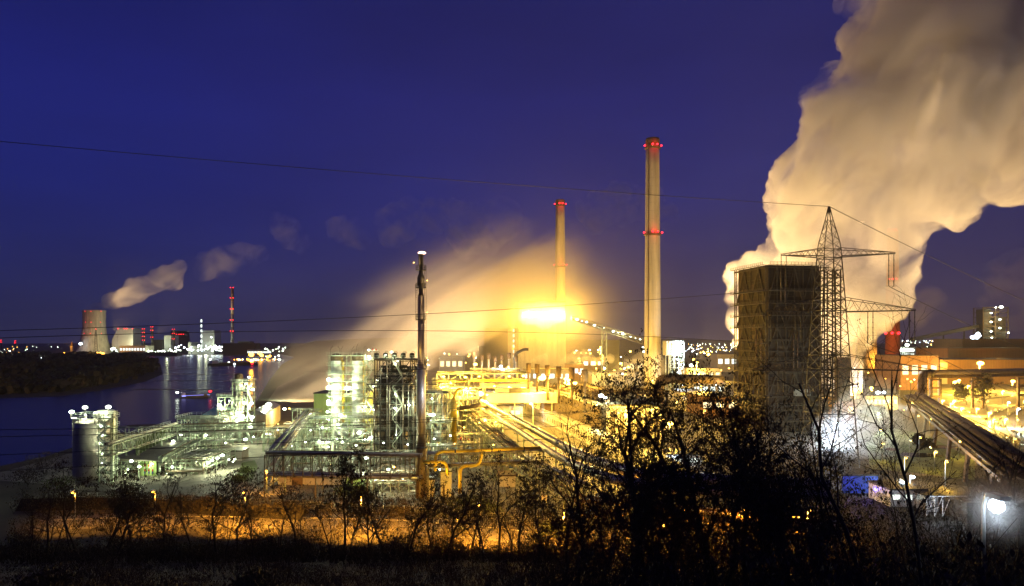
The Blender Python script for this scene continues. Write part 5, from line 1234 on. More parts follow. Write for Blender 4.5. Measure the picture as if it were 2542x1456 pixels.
# behind the refinery and right to the quench tower
scatter(16, (1060, 1190, 868, 905), 900, ['wht', 'sod'], .8, 1.8, "lamp glimmering through the steam right of the flare", "lamps in the steam right of the flare")
scatter(46, (1420, 1620, 868, 935), lambda v: near_line(v), ['sod', 'sod', 'wht', 'cold'], 1.0, 2.7, "yard lamp between the two tall chimneys", "yard lamps between the tall chimneys")
scatter(30, (1690, 1830, 862, 960), lambda v: near_line(v), ['wht', 'cold', 'sod'], .8, 1.9, "yard lamp between the white transfer tower and the quench tower", "yard lamps right of the transfer tower")
specks(90, (1640, 1832, 853, 874), 2600, ['wht', 'sod', 'cold'], .5, 1.1, "tiny town lamp on the hill left of the quench tower", "tiny town lamps on the hill")
for (u, v, s, kd) in ((1758, 880, 4.5, 'sod'), (1768, 919, 5, 'sod'), (1716, 908, 4.5, 'wht'), (1705, 918, 3, 'sod'), (1722, 893, 3, 'sod'), (1700, 920, 3, 'org'), (1518, 893, 3.5, 'sod'), (1560, 912, 3.6, 'sod'), (1541, 903, 3.6, 'sod'), (1476, 905, 2.6, 'sod'), (1500, 917, 2.8, 'sod'), (1525, 922, 3.8, 'sod'), (1555, 905, 3, 'sod')):
    D = near_line(v); t = far_lamp(u, v, D, kd, s*D/K, "larger bright yard lamp glowing beyond the coke ovens", "bright yard lamps beyond the ovens")
for (u, v, p) in ((1480, 915, 40000), (1560, 905, 60000), (1730, 925, 60000), (1790, 920, 60000), (1450, 930, 40000), (1620, 945, 40000)):
    o = far_lamp(u, v, near_line(v), 'sod', 1.6*near_line(v)/K, "pole lamp lighting the yard behind the ovens", "pole lamps in the yard behind the ovens"); light(o, P(u, v, near_line(v))+Vector((0, -2, -1.5)), 'sod', p, .6)
for k in range(9): far_lamp(1492+r.uniform(-4, 4), 862+k*4.2, 800, 'sod', 2.2*800/K, "lamp in the ladder of lights beside the conveyor trestle", "ladder of lights on a dim tower")
# hills and woods
hm = MB(); n = 60; prev = None
ground_dark = mat("wooded_hill", (.035, .033, .022), .95, 0, .5, .01)
pts = []
for k in range(n+1):
    f = k/n; xx = -1500+f*6500; yy = 5200
    pts.append((xx, yy, 10+max(0, 34*math.sin(f*5.2+.4))+22*math.sin(f*17)*.5+20))
for a, c in zip(pts, pts[1:]):
    hm.quad((a[0], a[1]-500, 0), (c[0], c[1]-500, 0), (c[0], c[1], c[2]), (a[0], a[1], a[2])); hm.quad((a[0], a[1], a[2]), (c[0], c[1], c[2]), (c[0], c[1]+800, 0), (a[0], a[1]+800, 0))
o = hm.build("hills", ground_dark); o['kind'] = 'structure'
def wood(name, label, poly, n, h, seed, m=LEAF, leaf=(3, 7)):
    """a far-off wood that reads as one mass: leaf clumps spread through its volume"""
    r = random.Random(seed); b = MB(); P2 = [(q.x, q.y) for q in poly]
    def inside(x, y):
        c = False; j = len(P2)-1
        for i in range(len(P2)):
            (xi, yi), (xj, yj) = P2[i], P2[j]
            if (yi > y) != (yj > y) and x < (xj-xi)*(y-yi)/(yj-yi)+xi: c = not c
            j = i
        return c
    x0, x1 = min(p[0] for p in P2), max(p[0] for p in P2); y0, y1 = min(p[1] for p in P2), max(p[1] for p in P2); k = 0
    while k < n:
        x, y = r.uniform(x0, x1), y0+(y1-y0)*r.random()**1.6
        if not inside(x, y): continue
        k += 1; hh = h*(.65+.35*math.sin(x*.05+y*.021)+.2*r.random())
        for q in range(3):
            c = Vector((x+r.gauss(0, 2), y+r.gauss(0, 2), max(.5, hh*r.random()**.6))); s = r.uniform(*leaf)*.5
            d = Vector((r.gauss(0, 1), r.gauss(0, 1), r.gauss(0, 1))).normalized(); e = d.orthogonal().normalized(); f = d.cross(e)
            b.poly([c+e*s, c+f*s*.8, c-e*s, c-f*s*.8])
    o = b.build(name, m); o['kind'] = 'stuff'; o['label'] = label
wood("woodland", "dark wood covering the river peninsula", [G(-300, 980), G(0, 980), G(150, 975), G(260, 958), G(350, 940), G(392, 926), G(388, 908), G(366, 892), G(200, 886), G(-300, 886)], 9000, 13, 3, leaf=(4, 9))
for k, (v, u0, u1) in enumerate(((918, 398, 560), (930, 396, 600), (946, 380, 590), (968, 330, 540), (912, 400, 520))):
    q0, q1 = G(u0, v), G(u1, v+1); strip("groyne", [q0, q0.lerp(q1, .5), q1], 9 if v < 940 else 6, BALL, .4)
# vessels on the river
q = G(482, 985); D = q.y
def barge(label, u0, u1, v, h, lamps_, strip_=None, m=DARK):
    q0, q1 = G(u0, v), G(u1, v-3); c = (q0+q1)/2; L = (q1-q0).length; a = math.atan2((q1-q0).y, (q1-q0).x)
    t = thing("barge", label, "barge", (c.x, c.y, .1)); ca, sa = math.cos(a), math.sin(a); w = L*.06+2
    T = lambda x, y, z: (c.x+x*ca-y*sa, c.y+x*sa+y*ca, z)
    b = MB(); pl = [(-L/2, -w), (L*.40, -w), (L/2, 0), (L*.40, w), (-L/2, w)]; n = len(pl)
    b.poly([T(x, y, .1+h) for x, y in pl])
    for (xa, ya), (xb, yb) in zip(pl, pl[1:]+pl[:1]): b.quad(T(xa, ya, .0), T(xb, yb, .0), T(xb, yb, .1+h), T(xa, ya, .1+h))
    b.build('hull', m, t)
    b = MB(); b.hexa([T(x, y, z) for z in (.1+h, .1+h*2.4) for x, y in ((-L*.46, -w*.7), (-L*.34, -w*.7), (-L*.34, w*.7), (-L*.46, w*.7))]); b.build('wheelhouse', WHITEP, t)
    b = MB(); b.hexa([T(x, y, z) for z in (.1+h, .1+h*1.4) for x, y in ((-L*.30, -w*.6), (L*.38, -w*.6), (L*.38, w*.6), (-L*.30, w*.6))]); b.build('hatch_cover', RUST, t)
    if strip_:
        b = MB(); b.hexa([T(x, y, z) for z in (h*.8, h*1.15) for x, y in ((-L*.46, -w-.25), (L*.46, -w*.4-.25), (L*.46, -w*.4-.05), (-L*.46, -w-.05))]); b.build('trail_strip', glow("trail_strip_glow", (.28, .30, 1.0), 3.0, True), t)  # glowing strip added in place of the barge's light trail
    for (u, vv, kd, s) in lamps_: bulb(t, P(u, vv, c.y-w), kind=kd, size=s, squash=.5)
    return t
barge("barge with an added blue strip for its light trail and a red stern lamp on the river", 447, 522, 989, 1.6, [(440, 975, 'wht', .9), (522, 972, 'red', 1.1)], True)
t = barge("long dark barge moored off the far quay", 519, 640, 909, 3.6, [(522, 893, 'wht', 1.6), (568, 901, 'wht', 2.2), (582, 904, 'cold', 1.4), (626, 903, 'red', 2.2), (572, 908, 'wht', 1.6)])
# ================================================================ right: works beyond the quench tower
c5 = lambda x, y: ((3300+x/1.618)/1.6113, (800+y/1.618)/1.6113)
c8 = lambda x, y: ((3300+x/2.647)/1.6113, (1250+y/2.647)/1.6113)
c9 = lambda x, y: ((3300+x/1.82)/1.6113, (1546+y/1.82)/1.6113)
D = 820; x = Xu(2216, D)
t = thing("red_chimney", "rust red chimney with three glaring red beacons, its top lost in steam", "chimney", (x, D, 0))
b = MB(); H = Zv(572, D); b.lathe((x, D, 0), [(8.6-2.6*k/10, H*k/10) for k in range(11)], 32); b.build('shaft', mat("brick_red", (.30, .07, .03), .8, 0, .2, .3), t)
for v, us in ((571, (2207, 2216, 2224)), (693, (2207, 2216, 2226)), (827.5, (2199, 2215, 2231))):
    for u in us:
        b = MB(); s = 1.6 if v > 800 else .9; b.lathe(P(u, v, D-9), [(.3, -s), (s, -s*.4), (s, s*.4), (.3, s)], 8); b.build('beacon', L_RED, t)
light(t, P(2215, 827, D-14), 'red', 350, .5); light(t, P(2190, 900, D-40), 'org', 60000, 1)
D = 800; x = Xu(2153, D)
t = thing("banded_tower", "pale banded round tower lit yellow beside the red chimney", "tower", (x, D, 0))
b = MB(); b.lathe((x, D, 0), [(10.6, 0), (10.2, 20), (9.6, Zv(776, D))], 32); b.build('shaft', mat("banded_concrete", (.42, .36, .26), .85, 0, .3, .5, stretch=(.1, .1, 2.5)), t)
x = Xu(2108, D); t = thing("banded_tower", "dim slimmer round tower with red beacons close to the lattice pylon", "tower", (x, D, 0)); b = MB(); b.lathe((x, D, 0), [(6.6, 0), (6.0, Zv(776, D))], 28); b.build('shaft', CONC, t)
for u in (2089, 2099, 2113, 2121):
    b = MB(); b.lathe(P(u, 783, D-8), [(.2, -.9), (.8, -.4), (.8, .4), (.2, .9)], 8); b.build('beacon', L_RED, t)
# blast furnace
D = 1000; x0, x1 = Xu(2438, D), Xu(2499, D)
t = thing("blast_furnace", "hazy blast furnace tower with lamps, a bright one at its top", "tower", ((x0+x1)/2, D, 0))
b = MB()
for (u0, u1, v) in ((2440, 2462, 768), (2472, 2498, 788)): b.box(((Xu(u0, D)+Xu(u1, D))/2, D+8, 0), (Xu(u1, D)-Xu(u0, D), 14, Zv(v, D)))
b.build('stack_body', DARK, t)
b = MB()
for u in (2438, 2468, 2500):
    for dy in (-2, 18): b.beam((Xu(u, D), D+dy, 0), (Xu(u, D), D+dy, Zv(764, D)), 1.2)
for k in range(7):
    z = Zv(764+k*12, D)
    for dy in (-2, 18): b.beam((x0-1, D+dy, z), (x1+1, D+dy, z), .9)
    b.beam((Xu(2438, D), D-2, z), (Xu(2468, D), D-2, z-7), .6); b.beam((Xu(2500, D), D-2, z), (Xu(2468, D), D-2, z-7), .6)
b.build('frame', RUST, t)
lamps(t, [(*c5(1140, 694), D-6, 2.2), (*c5(1105, 697), D-4, .9), (*c5(1075, 733), D-4, 1.1), (*c5(1132, 775), D-4, 1.3), (*c5(1075, 790), D-4, 1.2), (*c5(1132, 830), D-4, 1.2), (*c5(1075, 852), D-4, 1.1), (*c5(1187, 860), D-4, 1.0), (*c5(1080, 893), D-4, 1.0)], 'wht', 1.3, 1600)
light(t, P(2480, 800, D-20), 'sod', 26000, 1)
for x_, y_, s in ((958, 890, 3), (972, 888, 3), (990, 866, 2.2), (997, 880, 2.2), (985, 893, 2)): far_lamp(*c5(x_, y_), 940, 'cold', s, "bright white roof lamp left of the blast furnace foot", "white lamps on the brown hall roof")
A0, A1 = P(*c5(560, 905), 980), P(*c5(1010, 815), 1010)
t = thing("conveyor", "long dim inclined conveyor rising right to the blast furnace", "conveyor", (A0.x, A0.y, 0)); b = MB(); b.beam(A0, A1, 5, 5); b.build('housing', DARK, t)
for f in (.15, .45, .75):
    q = A0.lerp(A1, f); b = MB(); b.beam((q.x-2, q.y, 0), q, 1.2); b.beam((q.x+2, q.y, 0), q, 1.2); b.build('trestle', DARK, t)
BR = mat("brown_cladding", (.22, .125, .06), .8, 0, .18, .3, stretch=(3, 3, .1))
def hall(lab, xa, xb, ya, D, dep, w=0, m=BR, wm=None):
    return shed("rolling_hall", lab, Xu(c5(xa, 0)[0], D), Xu(c5(xb, 0)[0], D), D, D+dep, Zv(c5(0, ya)[1], D), m, DARK, windows=w, wm=wm)
hall("tall brown hall under the blast furnace", 890, 1420, 902, 860, 60)
hall("middle brown hall stepping down left of the tall one", 795, 1400, 962, 760, 60, 0)
h3 = hall("lowest brown hall front lit orange behind the pipe bridge", 745, 1420, 1036, 640, 60, 0)
b = MB(); D = 640; b.box(((Xu(c5(745, 0)[0], D)+Xu(c5(790, 0)[0], D))/2, D-.3, 0), (Xu(c5(790, 0)[0], D)-Xu(c5(745, 0)[0], D), .4, Zv(c5(0, 1055)[1], D))); b.build('lit_end_panel', CLAD, h3)  # paler panel puts the brightly lit hall end into the colour
light(h3, P(*c5(768, 1052), D-6), 'sod', 14000); light(h3, P(*c5(930, 1060), D-18), 'org', 8000); light(h3, P(*c5(1200, 1060), D-18), 'org', 6000); light(h3, P(2480, 872, 735), 'org', 6000)
shed("rail_depot", "low white lit depot with bright gates in the far yard", Xu(2314, 900), Xu(2356, 900), 900, 940, Zv(866, 900), ALU, DARK, windows=6, wm=L_WINW)
shed("workshop", "workshop under a line of bright lamps right of the red chimney", Xu(2228, 900), Xu(2272, 900), 900, 930, Zv(862, 900), ALU, DARK, windows=3, wm=L_WINW)
for k in range(7): far_lamp(2232+k*5.5, 870, 890, 'wht', 1.9, "white lamp in the bright row right of the red chimney", "bright row of lamps at the workshop")
far_lamp(2252, 857, 880, 'wht', 2.3, "single bright lamp over the workshop row", None)
shed("works_hall", "dark hall with small lit windows left of the pipe bridge portal", Xu(2236, 560), Xu(2330, 560), 560, 600, Zv(884, 560), BRICK, DARK, windows=4)
shed("works_hall", "orange lit hall end close to the lattice pylon", Xu(2100, 330), Xu(2127, 330), 330, 350, Zv(994, 330), BR, DARK, windows=1); light(COL.objects["works_hall"], P(2118, 1012, 322), 'org', 5000)
shed("office_block", "white office block with lit windows behind the tall bare tree", Xu(2150, 400), Xu(2228, 400), 400, 412, Zv(984, 400), ALU, DARK, windows=8, wm=L_WINW)
shed("gas_house", "pale house half lost in steam right of the pylon", Xu(2095, 460), Xu(2140, 460), 460, 480, Zv(940, 460), CLAD, DARK, windows=2, wm=L_WINW)
specks(30, (2110, 2330, 855, 900), lambda v: 1300, ['wht', 'sod', 'sod'], .8, 1.6, "tiny lamp in the far yard around the red chimney", "tiny lamps round the red chimney")
specks(60, (2236, 2400, 846, 853), 3000, ['wht', 'sod', 'cold'], .5, 1.0, "tiny town lamp on the skyline right of the red chimney", "tiny town lamps on the right skyline")
scatter(22, (2100, 2300, 905, 1000), lambda v: near_line(v), ['sod', 'wht', 'sod', 'org'], .9, 2.0, "yard lamp shining through the tall bare tree", "yard lamps behind the tall bare tree")
# great pipe bridge on portals
D = 400; zt = Zv(922, D)
t = thing("pipe_bridge", "heavy brown pipe bridge on tall ladder like portals along the rail yard", "pipe bridge", (Xu(2430, D), D, 0))
b = MB(); a0, a1 = Vector((Xu(2296, D), D, zt)), Vector((Xu(2700, D+30), D+30, Zv(914, D+30)))
for dy in (0, 4): b.beam(a0+Vector((0, dy, -3.5)), a1+Vector((0, dy, -3.5)), 1.0, 1.6)
b.build('girder', RUST, t)
for dy, dz, rr in ((-.2, 0, 1.3), (2.6, .2, 1.5), (5, 0, 1.0)):
    b = MB(); b.tube([a0+Vector((0, dy, dz-1.2)), a0.lerp(a1, .5)+Vector((0, dy, dz-1.2)), a1+Vector((0, dy, dz-1.2))], rr, 12); b.build('pipe', BROWNPIPE, t)
for u0, u1, dd in ((2310, 2334, 402), (2414, 2440, 408), (2528, 2556, 416)):
    b = MB(); xa, xb = Xu(u0, dd), Xu(u1, dd); zz_ = zt-4.5
    b.beam((xa, dd, 0), (xa, dd, zz_), 1.2); b.beam((xb, dd, 0), (xb, dd, zz_), 1.2)
    for f in (.42, .70, .97): b.beam((xa, dd, zz_*f), (xb, dd, zz_*f), .9, 1.1)
    b.build('portal', RUST, t)
pipe_thing("duct", "fat brown duct dropping from the pipe bridge to the near pipes", [P(2310, 928, 398), P(2290, 932, 390), P(2288, 990, 372), P(2300, 1000, 350)], 2.3, RUST, 'duct', 14, 0, bend=6)
# near pipe bridge with fat pipes
n0, n1 = Vector((212, 358, 12)), Vector((110, 143, 12)); nd = (n1-n0).normalized(); nn = Vector((nd.y, -nd.x, 0))
t = thing("pipe_bridge", "bundle of fat brown pipes on trestles sweeping down to the right edge", "pipe bridge", (n0.x, n0.y, 0))
for o, dz, rr in ((-2.6, 0, 1.15), (0, .3, 1.35), (2.5, -.2, .9), (4.2, -.4, .6), (-4.2, -.6, .5), (5.4, -.6, .35)):
    b = MB(); b.tube([n0+nn*o+Vector((0, 0, dz)), (n0+n1)/2+nn*o+Vector((0, 0, dz)), n1+nn*o+Vector((0, 0, dz))], rr, 14)
    ob = b.build('pipe', mat('sooty_pipe', (.085, .062, .038), .45, .3, .35, .8), t)
    if rr > .8:
        for k in range(8):
            q = n0.lerp(n1, (k+.5)/8)+nn*o+Vector((0, 0, dz)); g = MB(); g.tube([q-nd*.2, q+nd*.2], rr*1.08, 14); g.build('collar', DARK, ob)
b = MB()
for s in (-5, 6): b.beam(n0+nn*s+Vector((0, 0, -1.9)), n1+nn*s+Vector((0, 0, -1.9)), .5, .9)
b.build('girder', RUST, t)
for k in range(7):
    q = n0.lerp(n1, (k+.4)/7); b = MB()
    for s in (-4, 5): b.beam((q.x+nn.x*s, q.y+nn.y*s, 0), (q.x+nn.x*s*.8, q.y+nn.y*s*.8, 10), .9)
    b.beam((q.x-nn.x*5, q.y-nn.y*5, 9.8), (q.x+nn.x*6, q.y+nn.y*6, 9.8), .8); b.build('trestle', RUST, t)
# rail yard tracks
RAILM = mat("rail_steel", (.5, .48, .44), .25, .9, .1, 2)
SLP = mat("sleeper_bed", (.085, .07, .05), .95, 0, .4, .8)
def track(lab, pts):
    q = [G(*p) for p in pts]; out = []
    for i in range(len(q)-1):
        p0, p1, p2, p3 = q[max(i-1, 0)], q[i], q[i+1], q[min(i+2, len(q)-1)]
        for k in range(8):
            f = k/8; out.append(.5*((2*p1)+(p2-p0)*f+(2*p0-5*p1+4*p2-p3)*f*f+(3*p1-p0-3*p2+p3)*f**3))
    out.append(q[-1]); t = thing("railway_track", lab, "railway track", out[0], "tracks of the rail yard")
    b = MB()
    L = []
    for i, p in enumerate(out):
        d = (out[min(i+1, len(out)-1)]-out[max(i-1, 0)]).normalized(); L.append(Vector((-d.y, d.x, 0)))
    for i in range(len(out)-1): b.quad(out[i]+L[i]*1.5+Vector((0, 0, .06)), out[i]-L[i]*1.5+Vector((0, 0, .06)), out[i+1]-L[i+1]*1.5+Vector((0, 0, .06)), out[i+1]+L[i+1]*1.5+Vector((0, 0, .06)))
    b.build('bed', SLP, t)
    for s in (-.72, .72):
        b = MB()
        for i in range(len(out)-1): b.beam(out[i]+L[i]*s+Vector((0, 0, .16)), out[i+1]+L[i+1]*s+Vector((0, 0, .16)), .14, .18)
        b.build('rail', RAILM, t)
track("track nearest the fat pipes in the rail yard", [(2325, 1030), (2390, 1062), (2460, 1100), (2545, 1138), (2640, 1170)])
track("second track from the fat pipes in the rail yard", [(2335, 1016), (2400, 1045), (2470, 1080), (2550, 1112), (2650, 1140)])
track("third track from the fat pipes in the rail yard", [(2350, 1005), (2420, 1030), (2490, 1060), (2560, 1088), (2680, 1110)])
track("outer loop of the curving tracks by the right edge", [(2520, 1098), (2462, 1062), (2452, 1040), (2490, 1018), (2560, 1003), (2660, 995)])
track("inner loop of the curving tracks by the right edge", [(2540, 1085), (2492, 1060), (2484, 1044), (2512, 1026), (2570, 1014), (2660, 1010)])
track("far straight track along the grass bank", [(2360, 985), (2440, 980), (2520, 972), (2640, 966)])
track("far curved track passing under the pipe bridge", [(2370, 1000), (2440, 992), (2520, 984), (2640, 980)])
sheet("grass_bank", [G(2330, 1000), G(2420, 984), G(2460, 968), G(2380, 962), G(2330, 972)], GRASS, .05)
sheet("meadow", [G(2160, 1165), G(2280, 1175), G(2420, 1195), G(2420, 1145), G(2300, 1080), G(2200, 1060), G(2150, 1100)], GRASS, .05)
PUD = mat("puddle_water", (.02, .02, .02), .08, 0, .2, 1)
for k, pts in enumerate(([(2230, 1133), (2290, 1137), (2350, 1133), (2300, 1126), (2240, 1124)], [(2300, 1112), (2350, 1116), (2380, 1110), (2330, 1106)], [(2190, 1118), (2225, 1121), (2240, 1115), (2205, 1112)])):
    sheet("puddle", [G(*p) for p in pts], PUD, .07)
strip("yard_road", [G(2150, 1020), G(2250, 1045), G(2330, 1075), G(2420, 1110), G(2545, 1165)], 8, ASPH, .055)
strip("works_road", [G(2100, 1185), G(2250, 1198), G(2420, 1218), G(2600, 1240)], 9, ASPH, .06)
# yard lamps
def pole_lamp(u, v, kind, s, power, label, h=9.0, group=None, D=None, name="street_lamp", size=.5, squash=.6):
    """a street lamp: pole, arm, head and the glowing glass"""
    D = D or (EYE-h)*K/(v-HV); q = P(u, v, D); g = hill_z(q.x, q.y)
    t = thing(name, label, "street lamp", (q.x, q.y+.9, g), group)
    b = MB(); b.tube([(q.x, q.y+.9, g), (q.x, q.y+.9, q.z-.2), (q.x, q.y+.7, q.z+.35), (q.x, q.y, q.z+.45)], .09, 6); b.build('pole', GALV, t)
    b = MB(); b.box((q.x, q.y-.1, q.z+.35), (.5, 1.0, .22)); b.build('head', GALV, t)
    bulb(t, q, kind, size*s, 0, 'lamp', squash)
    if kind == 'org': spot(t, q+Vector((0, .4, -.5)), q+Vector((0, 4.5, -10)), kind, power*1.6, 140, .3, .5, 'lamp_light')
    elif power: light(t, q+Vector((0, 0, -size*s-.4)), kind, power, .3)
    return t
for x_, y_, kd, s, p, lb in [
    (1645, 540, 'sod', 3.0, 40000, "glaring starlike lamp on a tall pole before the brown halls"), (1390, 745, 'sod', 3.0, 30000, "big cluster lamp left of the tall portal"), (1990, 730, 'sod', 2.0, 22000, "tall lamp beside the lit round tree at the right edge"),
    (1890, 835, 'sod', 1.2, 8000, "small lamp left of the tall lamp at the right edge"), (1250, 935, 'sod', 1.5, 5000, "lamp just left of the near pair under the pipe bridge"), (1370, 937, 'sod', 1.6, 5000, "upper lamp of the near pair under the pipe bridge"), (1340, 968, 'sod', 1.5, 5000, "lower lamp of the near pair under the pipe bridge"),
    (1455, 1018, 'sod', 1.7, 6000, "lamp left of the portal foot"), (1615, 1022, 'sod', 1.7, 6000, "lamp at the foot of the portal"), (1745, 1068, 'sod', 1.7, 7000, "lamp between the tracks right of the portal"), (1917, 1133, 'sod', 1.6, 7000, "lamp inside the curving track loop"),
    (2050, 1025, 'cold', 1.1, 3000, "bluish lamp by the bush at the right edge"), (1520, 780, 'sod', 1.3, 8000, "lamp right of the big cluster lamp"), (1480, 795, 'sod', 1.0, 5000, "lamp below the big cluster lamp"),
    (495, 800, 'sod', 1.9, 12000, "orange lamp above the white office block"), (345, 812, 'sod', 1.2, 6000, "lamp left of the office block lamp"), (155, 775, 'sod', 1.8, 9000, "orange lamp right beside the lattice pylon"), (560, 850, 'cold', 2.0, 8000, "left one of two white lamps over the office block"), (625, 848, 'cold', 1.8, 8000, "right one of two white lamps over the office block"),
    (570, 1072, 'wht', 1.1, 5000, "white lamp low behind the tall bare tree"), (1798, 1135, 'sod', .8, 5000, "slim lamp beside the yard road"), (1420, 720, 'sod', 1.4, 9000, "lamp on top of the big cluster")]:
    u, v = c8(x_, y_); h = 9.0 if y_ > 700 else 14
    if kd == 'sod' and y_ >= 935: h = 4.0
    D = (EYE-h)*K/(v-HV); D = min(D, 560); s *= max(.7, D/330)
    pole_lamp(u, v, kd, s, p*(8 if D > 300 else 5), lb, h, None, D)
for u, v, lb in ((2250, 1178, "slim unlit pole lamp in the wet meadow, given a sodium light"), (2352, 1188, "slim lamp by the works road, given a sodium light")):
    pole_lamp(u, v-40, 'sod', .35, 5000, lb.replace('unlit', 'small'), 8)  # sodium light added to these poles to yellow the meadow
t = pole_lamp(2474, 1256, 'cold', .7, 70, "dazzling white lamp low on the right", 6, None, 33, squash=1.0)
steam("glare_mist", "faint added mist standing in for the glow of the dazzling white lamp low on the right", [(2474, 1256, 32.6, 2.4)], vol_mat("cold_glare_mist", .5, nscale=0, radial=(P(2474, 1256, 32.6), 2.4)), voxel=.35)  # mist added to imitate the glow round the lamp
for k, (x_, y_, s) in enumerate(((565, 700, 1.5), (635, 660, 1.3), (660, 742, .9), (545, 690, .9))): pole_lamp(*c9(x_, y_), 'cold', s, 9000, ["brightest cold lamp over the pale low sheds", "cold lamp right of the brightest one over the sheds", "small cold lamp under the pair over the sheds", "small cold lamp left of the brightest over the sheds"][k], 9, None, 172+4*k)
for k, (u0, u1, v, D, h, m_, w, lb) in enumerate([(2090, 2180, 1228, 180, 4.5, BLUEP, 0, "shed lit by a blue lamp, the blue light also in its paint, right of the pylon foot"), (2210, 2300, 1262, 165, 4.0, ALU, 3, "pale low shed under the cold lamps"), (2302, 2400, 1275, 160, 3.6, ALU, 0, "pale low open shed with white braces"), (2400, 2560, 1270, 150, 4.2, DARK, 0, "long dark roofed shed behind the dazzling lamp"), (1655, 1745, 1160, 216, 4, ALU, 2, "bluish lit shed glimpsed through the leafy trees")]):  # blue light on the first shed's wall is put into its paint
    shed("low_shed", lb, Xu(u0, D), Xu(u1, D), D, D+10, h, m_, DARK, windows=w, wm=L_WINW)
COLS['blu'] = ((.16, .12, 1.0), L_COLD)
light(COL.objects["low_shed"], P(2135, 1200, 172), 'blu', 700); light(COL.objects["low_shed"], P(2170, 1215, 172), 'blu', 500); light(COL.objects["low_shed"], P(1700, 1145, 208), 'cold', 4500)
t = thing("braced_gantry", "white braced gantry in front of the pale open shed", "gantry", (Xu(2350, 156), 156, 0)); b = MB()
for k in range(6):
    x_ = Xu(2300+k*20, 156); b.beam((x_, 156, 0), (x_, 156, 4.6), .16)
    if k < 5: b.beam((x_, 156, 0), (Xu(2320+k*20, 156), 156, 4.6), .1)
b.beam((Xu(2300, 156), 156, 4.6), (Xu(2400, 156), 156, 4.6), .16); b.build('frame', WHITEP, t)
light(t, P(2350, 1240, 150), 'cold', 3000)
ra_ = random.Random(41)
for k in range(26):
    v = ra_.uniform(985, 1135); u = ra_.uniform(2235 if v < 1060 else 2180, 2560); D = min(520, 35*K/(v-HV+8))
    pole_lamp(u, v, ra_.choice(['sod', 'sod', 'org']), ra_.uniform(.5, .95)*D/300, 3500 if k % 3 == 0 else 0, "small amber lamp on a low mast in the rail yard", 5, "small amber lamps of the rail yard", D)
# quench tower foot: lamps
lamps(qt, [(2084, 1092, 262, 1.6), (2078, 1050, 268, .8), (2060, 1072, 270, .7), (2098, 1058, 266, .6), (2045, 1095, 262, .8)], 'cold', .6, 7000)
light(qt, P(2090, 1060, 262), 'cold', 14000, .6)
for (u, v, d, p, kd, sp) in ((1790, 1000, 330, 50000, 'sod', 3e5), (1740, 960, 400, 90000, 'sod', 2.1e6), (1730, 900, 440, 60000, 'sod', 1.0e6), (2330, 930, 440, 9000, 'sod', 1.1e6), (1960, 940, 372, 40000, 'sod', 2.5e5)): 
    t = thing("added_plume_mast", "added unseen mast whose lights brighten the steam plume", "light mast", (P(u, v, d).x, d, 0), "added masts lighting the steam plume")  # added masts, their lights and spots brighten the plume
    q = P(u, v, d); b = MB(); b.tube([(q.x, d+.6, 0), (q.x, d+.6, q.z+.3)], .22, 6); b.build('mast', GALV, t); bulb(t, q, kd, .5, 0); light(t, q+Vector((0, -1, .6)), kd, p, .8)
    spot(t, q+Vector((0, 0, 1.2)), P(2250, 330, 405) if u < 1800 else P(2400, 330, 420), 'crm', sp, 95, 1.0)
for k, (u, v, s) in enumerate(((1646, 1043, 1.1), (1664, 1052, 2.0), (1653, 1061, .8), (1749, 1020, 1.1), (1680, 998, .9), (1605, 1010, .9), (1640, 1125, .6), (1575, 980, .8))):
    pole_lamp(u, v, 'sod', s, 7000, ["left lamp of the trio shining through the leafy trees", "glaring middle lamp of the trio shining through the leafy trees", "lower lamp of the trio shining through the leafy trees", "lamp shining alone left of the quench tower foot", "lamp shining above the trio in the leafy trees", "lamp over the service building roof", "small lamp low between the leafy trunks", "lamp left above the service building"][k], 11, None, None)
build_specks()
t = pole_lamp(2505, 1000, 'cold', .9, 4000, "cold lamp on the pole by the right edge bush", 9); q = P(2505, 985, 330); spot(t, q, P(2420, 250, 420), 'cold', 110000, 95, 1.0)  # the spot is added to put grey-blue light on the plume
# ---------------------------------------------------------------- lattice pylon
D = 200; px = Xu(2058, D); sc_ = D/K
t = thing("power_pylon", "tall black lattice power pylon with three pairs of cross arms", "pylon", (px, D, 0))
wid = lambda v: ((20 if v <= 620 else 20+(v-620)*.056) if v > 612 else max(1.2, 20*(v-513)/99))*sc_
b = MB(); vs = [513, 545, 575, 600, 620, 642, 668, 695, 720, 745, 772, 800, 828, 855, 882, 915, 950, 985, 1025, 1070, 1125, 1187]
for va, vb in zip(vs, vs[1:]):
    wa, wb, za, zb = wid(va), wid(vb), Zv(va, D), Zv(vb, D); th = .24 if va > 620 else .18
    cs = ((-1, -1), (1, -1), (1, 1), (-1, 1))
    for (sx, sy), (tx, ty) in zip(cs, cs[1:]+cs[:1]):
        b.beam((px+sx*wa, D+sy*wa, za), (px+sx*wb, D+sy*wb, zb), th)
        b.beam((px+sx*wa, D+sy*wa, za), (px+tx*wb, D+ty*wb, zb), th*.5); b.beam((px+tx*wa, D+ty*wa, za), (px+sx*wb, D+sy*wb, zb), th*.5)
        if va in (620, 642, 745, 772, 882, 915, 1025): b.beam((px+sx*wa, D+sy*wa, za), (px+tx*wa, D+ty*wa, za), th*.8)
PYM = mat("pylon_steel", (.035, .032, .028), .6, .3, .3, 1)
b.build('lattice', PYM, t)
b = MB()
for k in range(40): z = 2+k*1.9; v_ = HV+(EYE-z)/sc_; b.beam((px+wid(v_), D-wid(v_), z), (px+wid(v_)+.35, D-wid(v_), z), .06)
b.build('step_bolt', PYM, t)
TIPS = {}
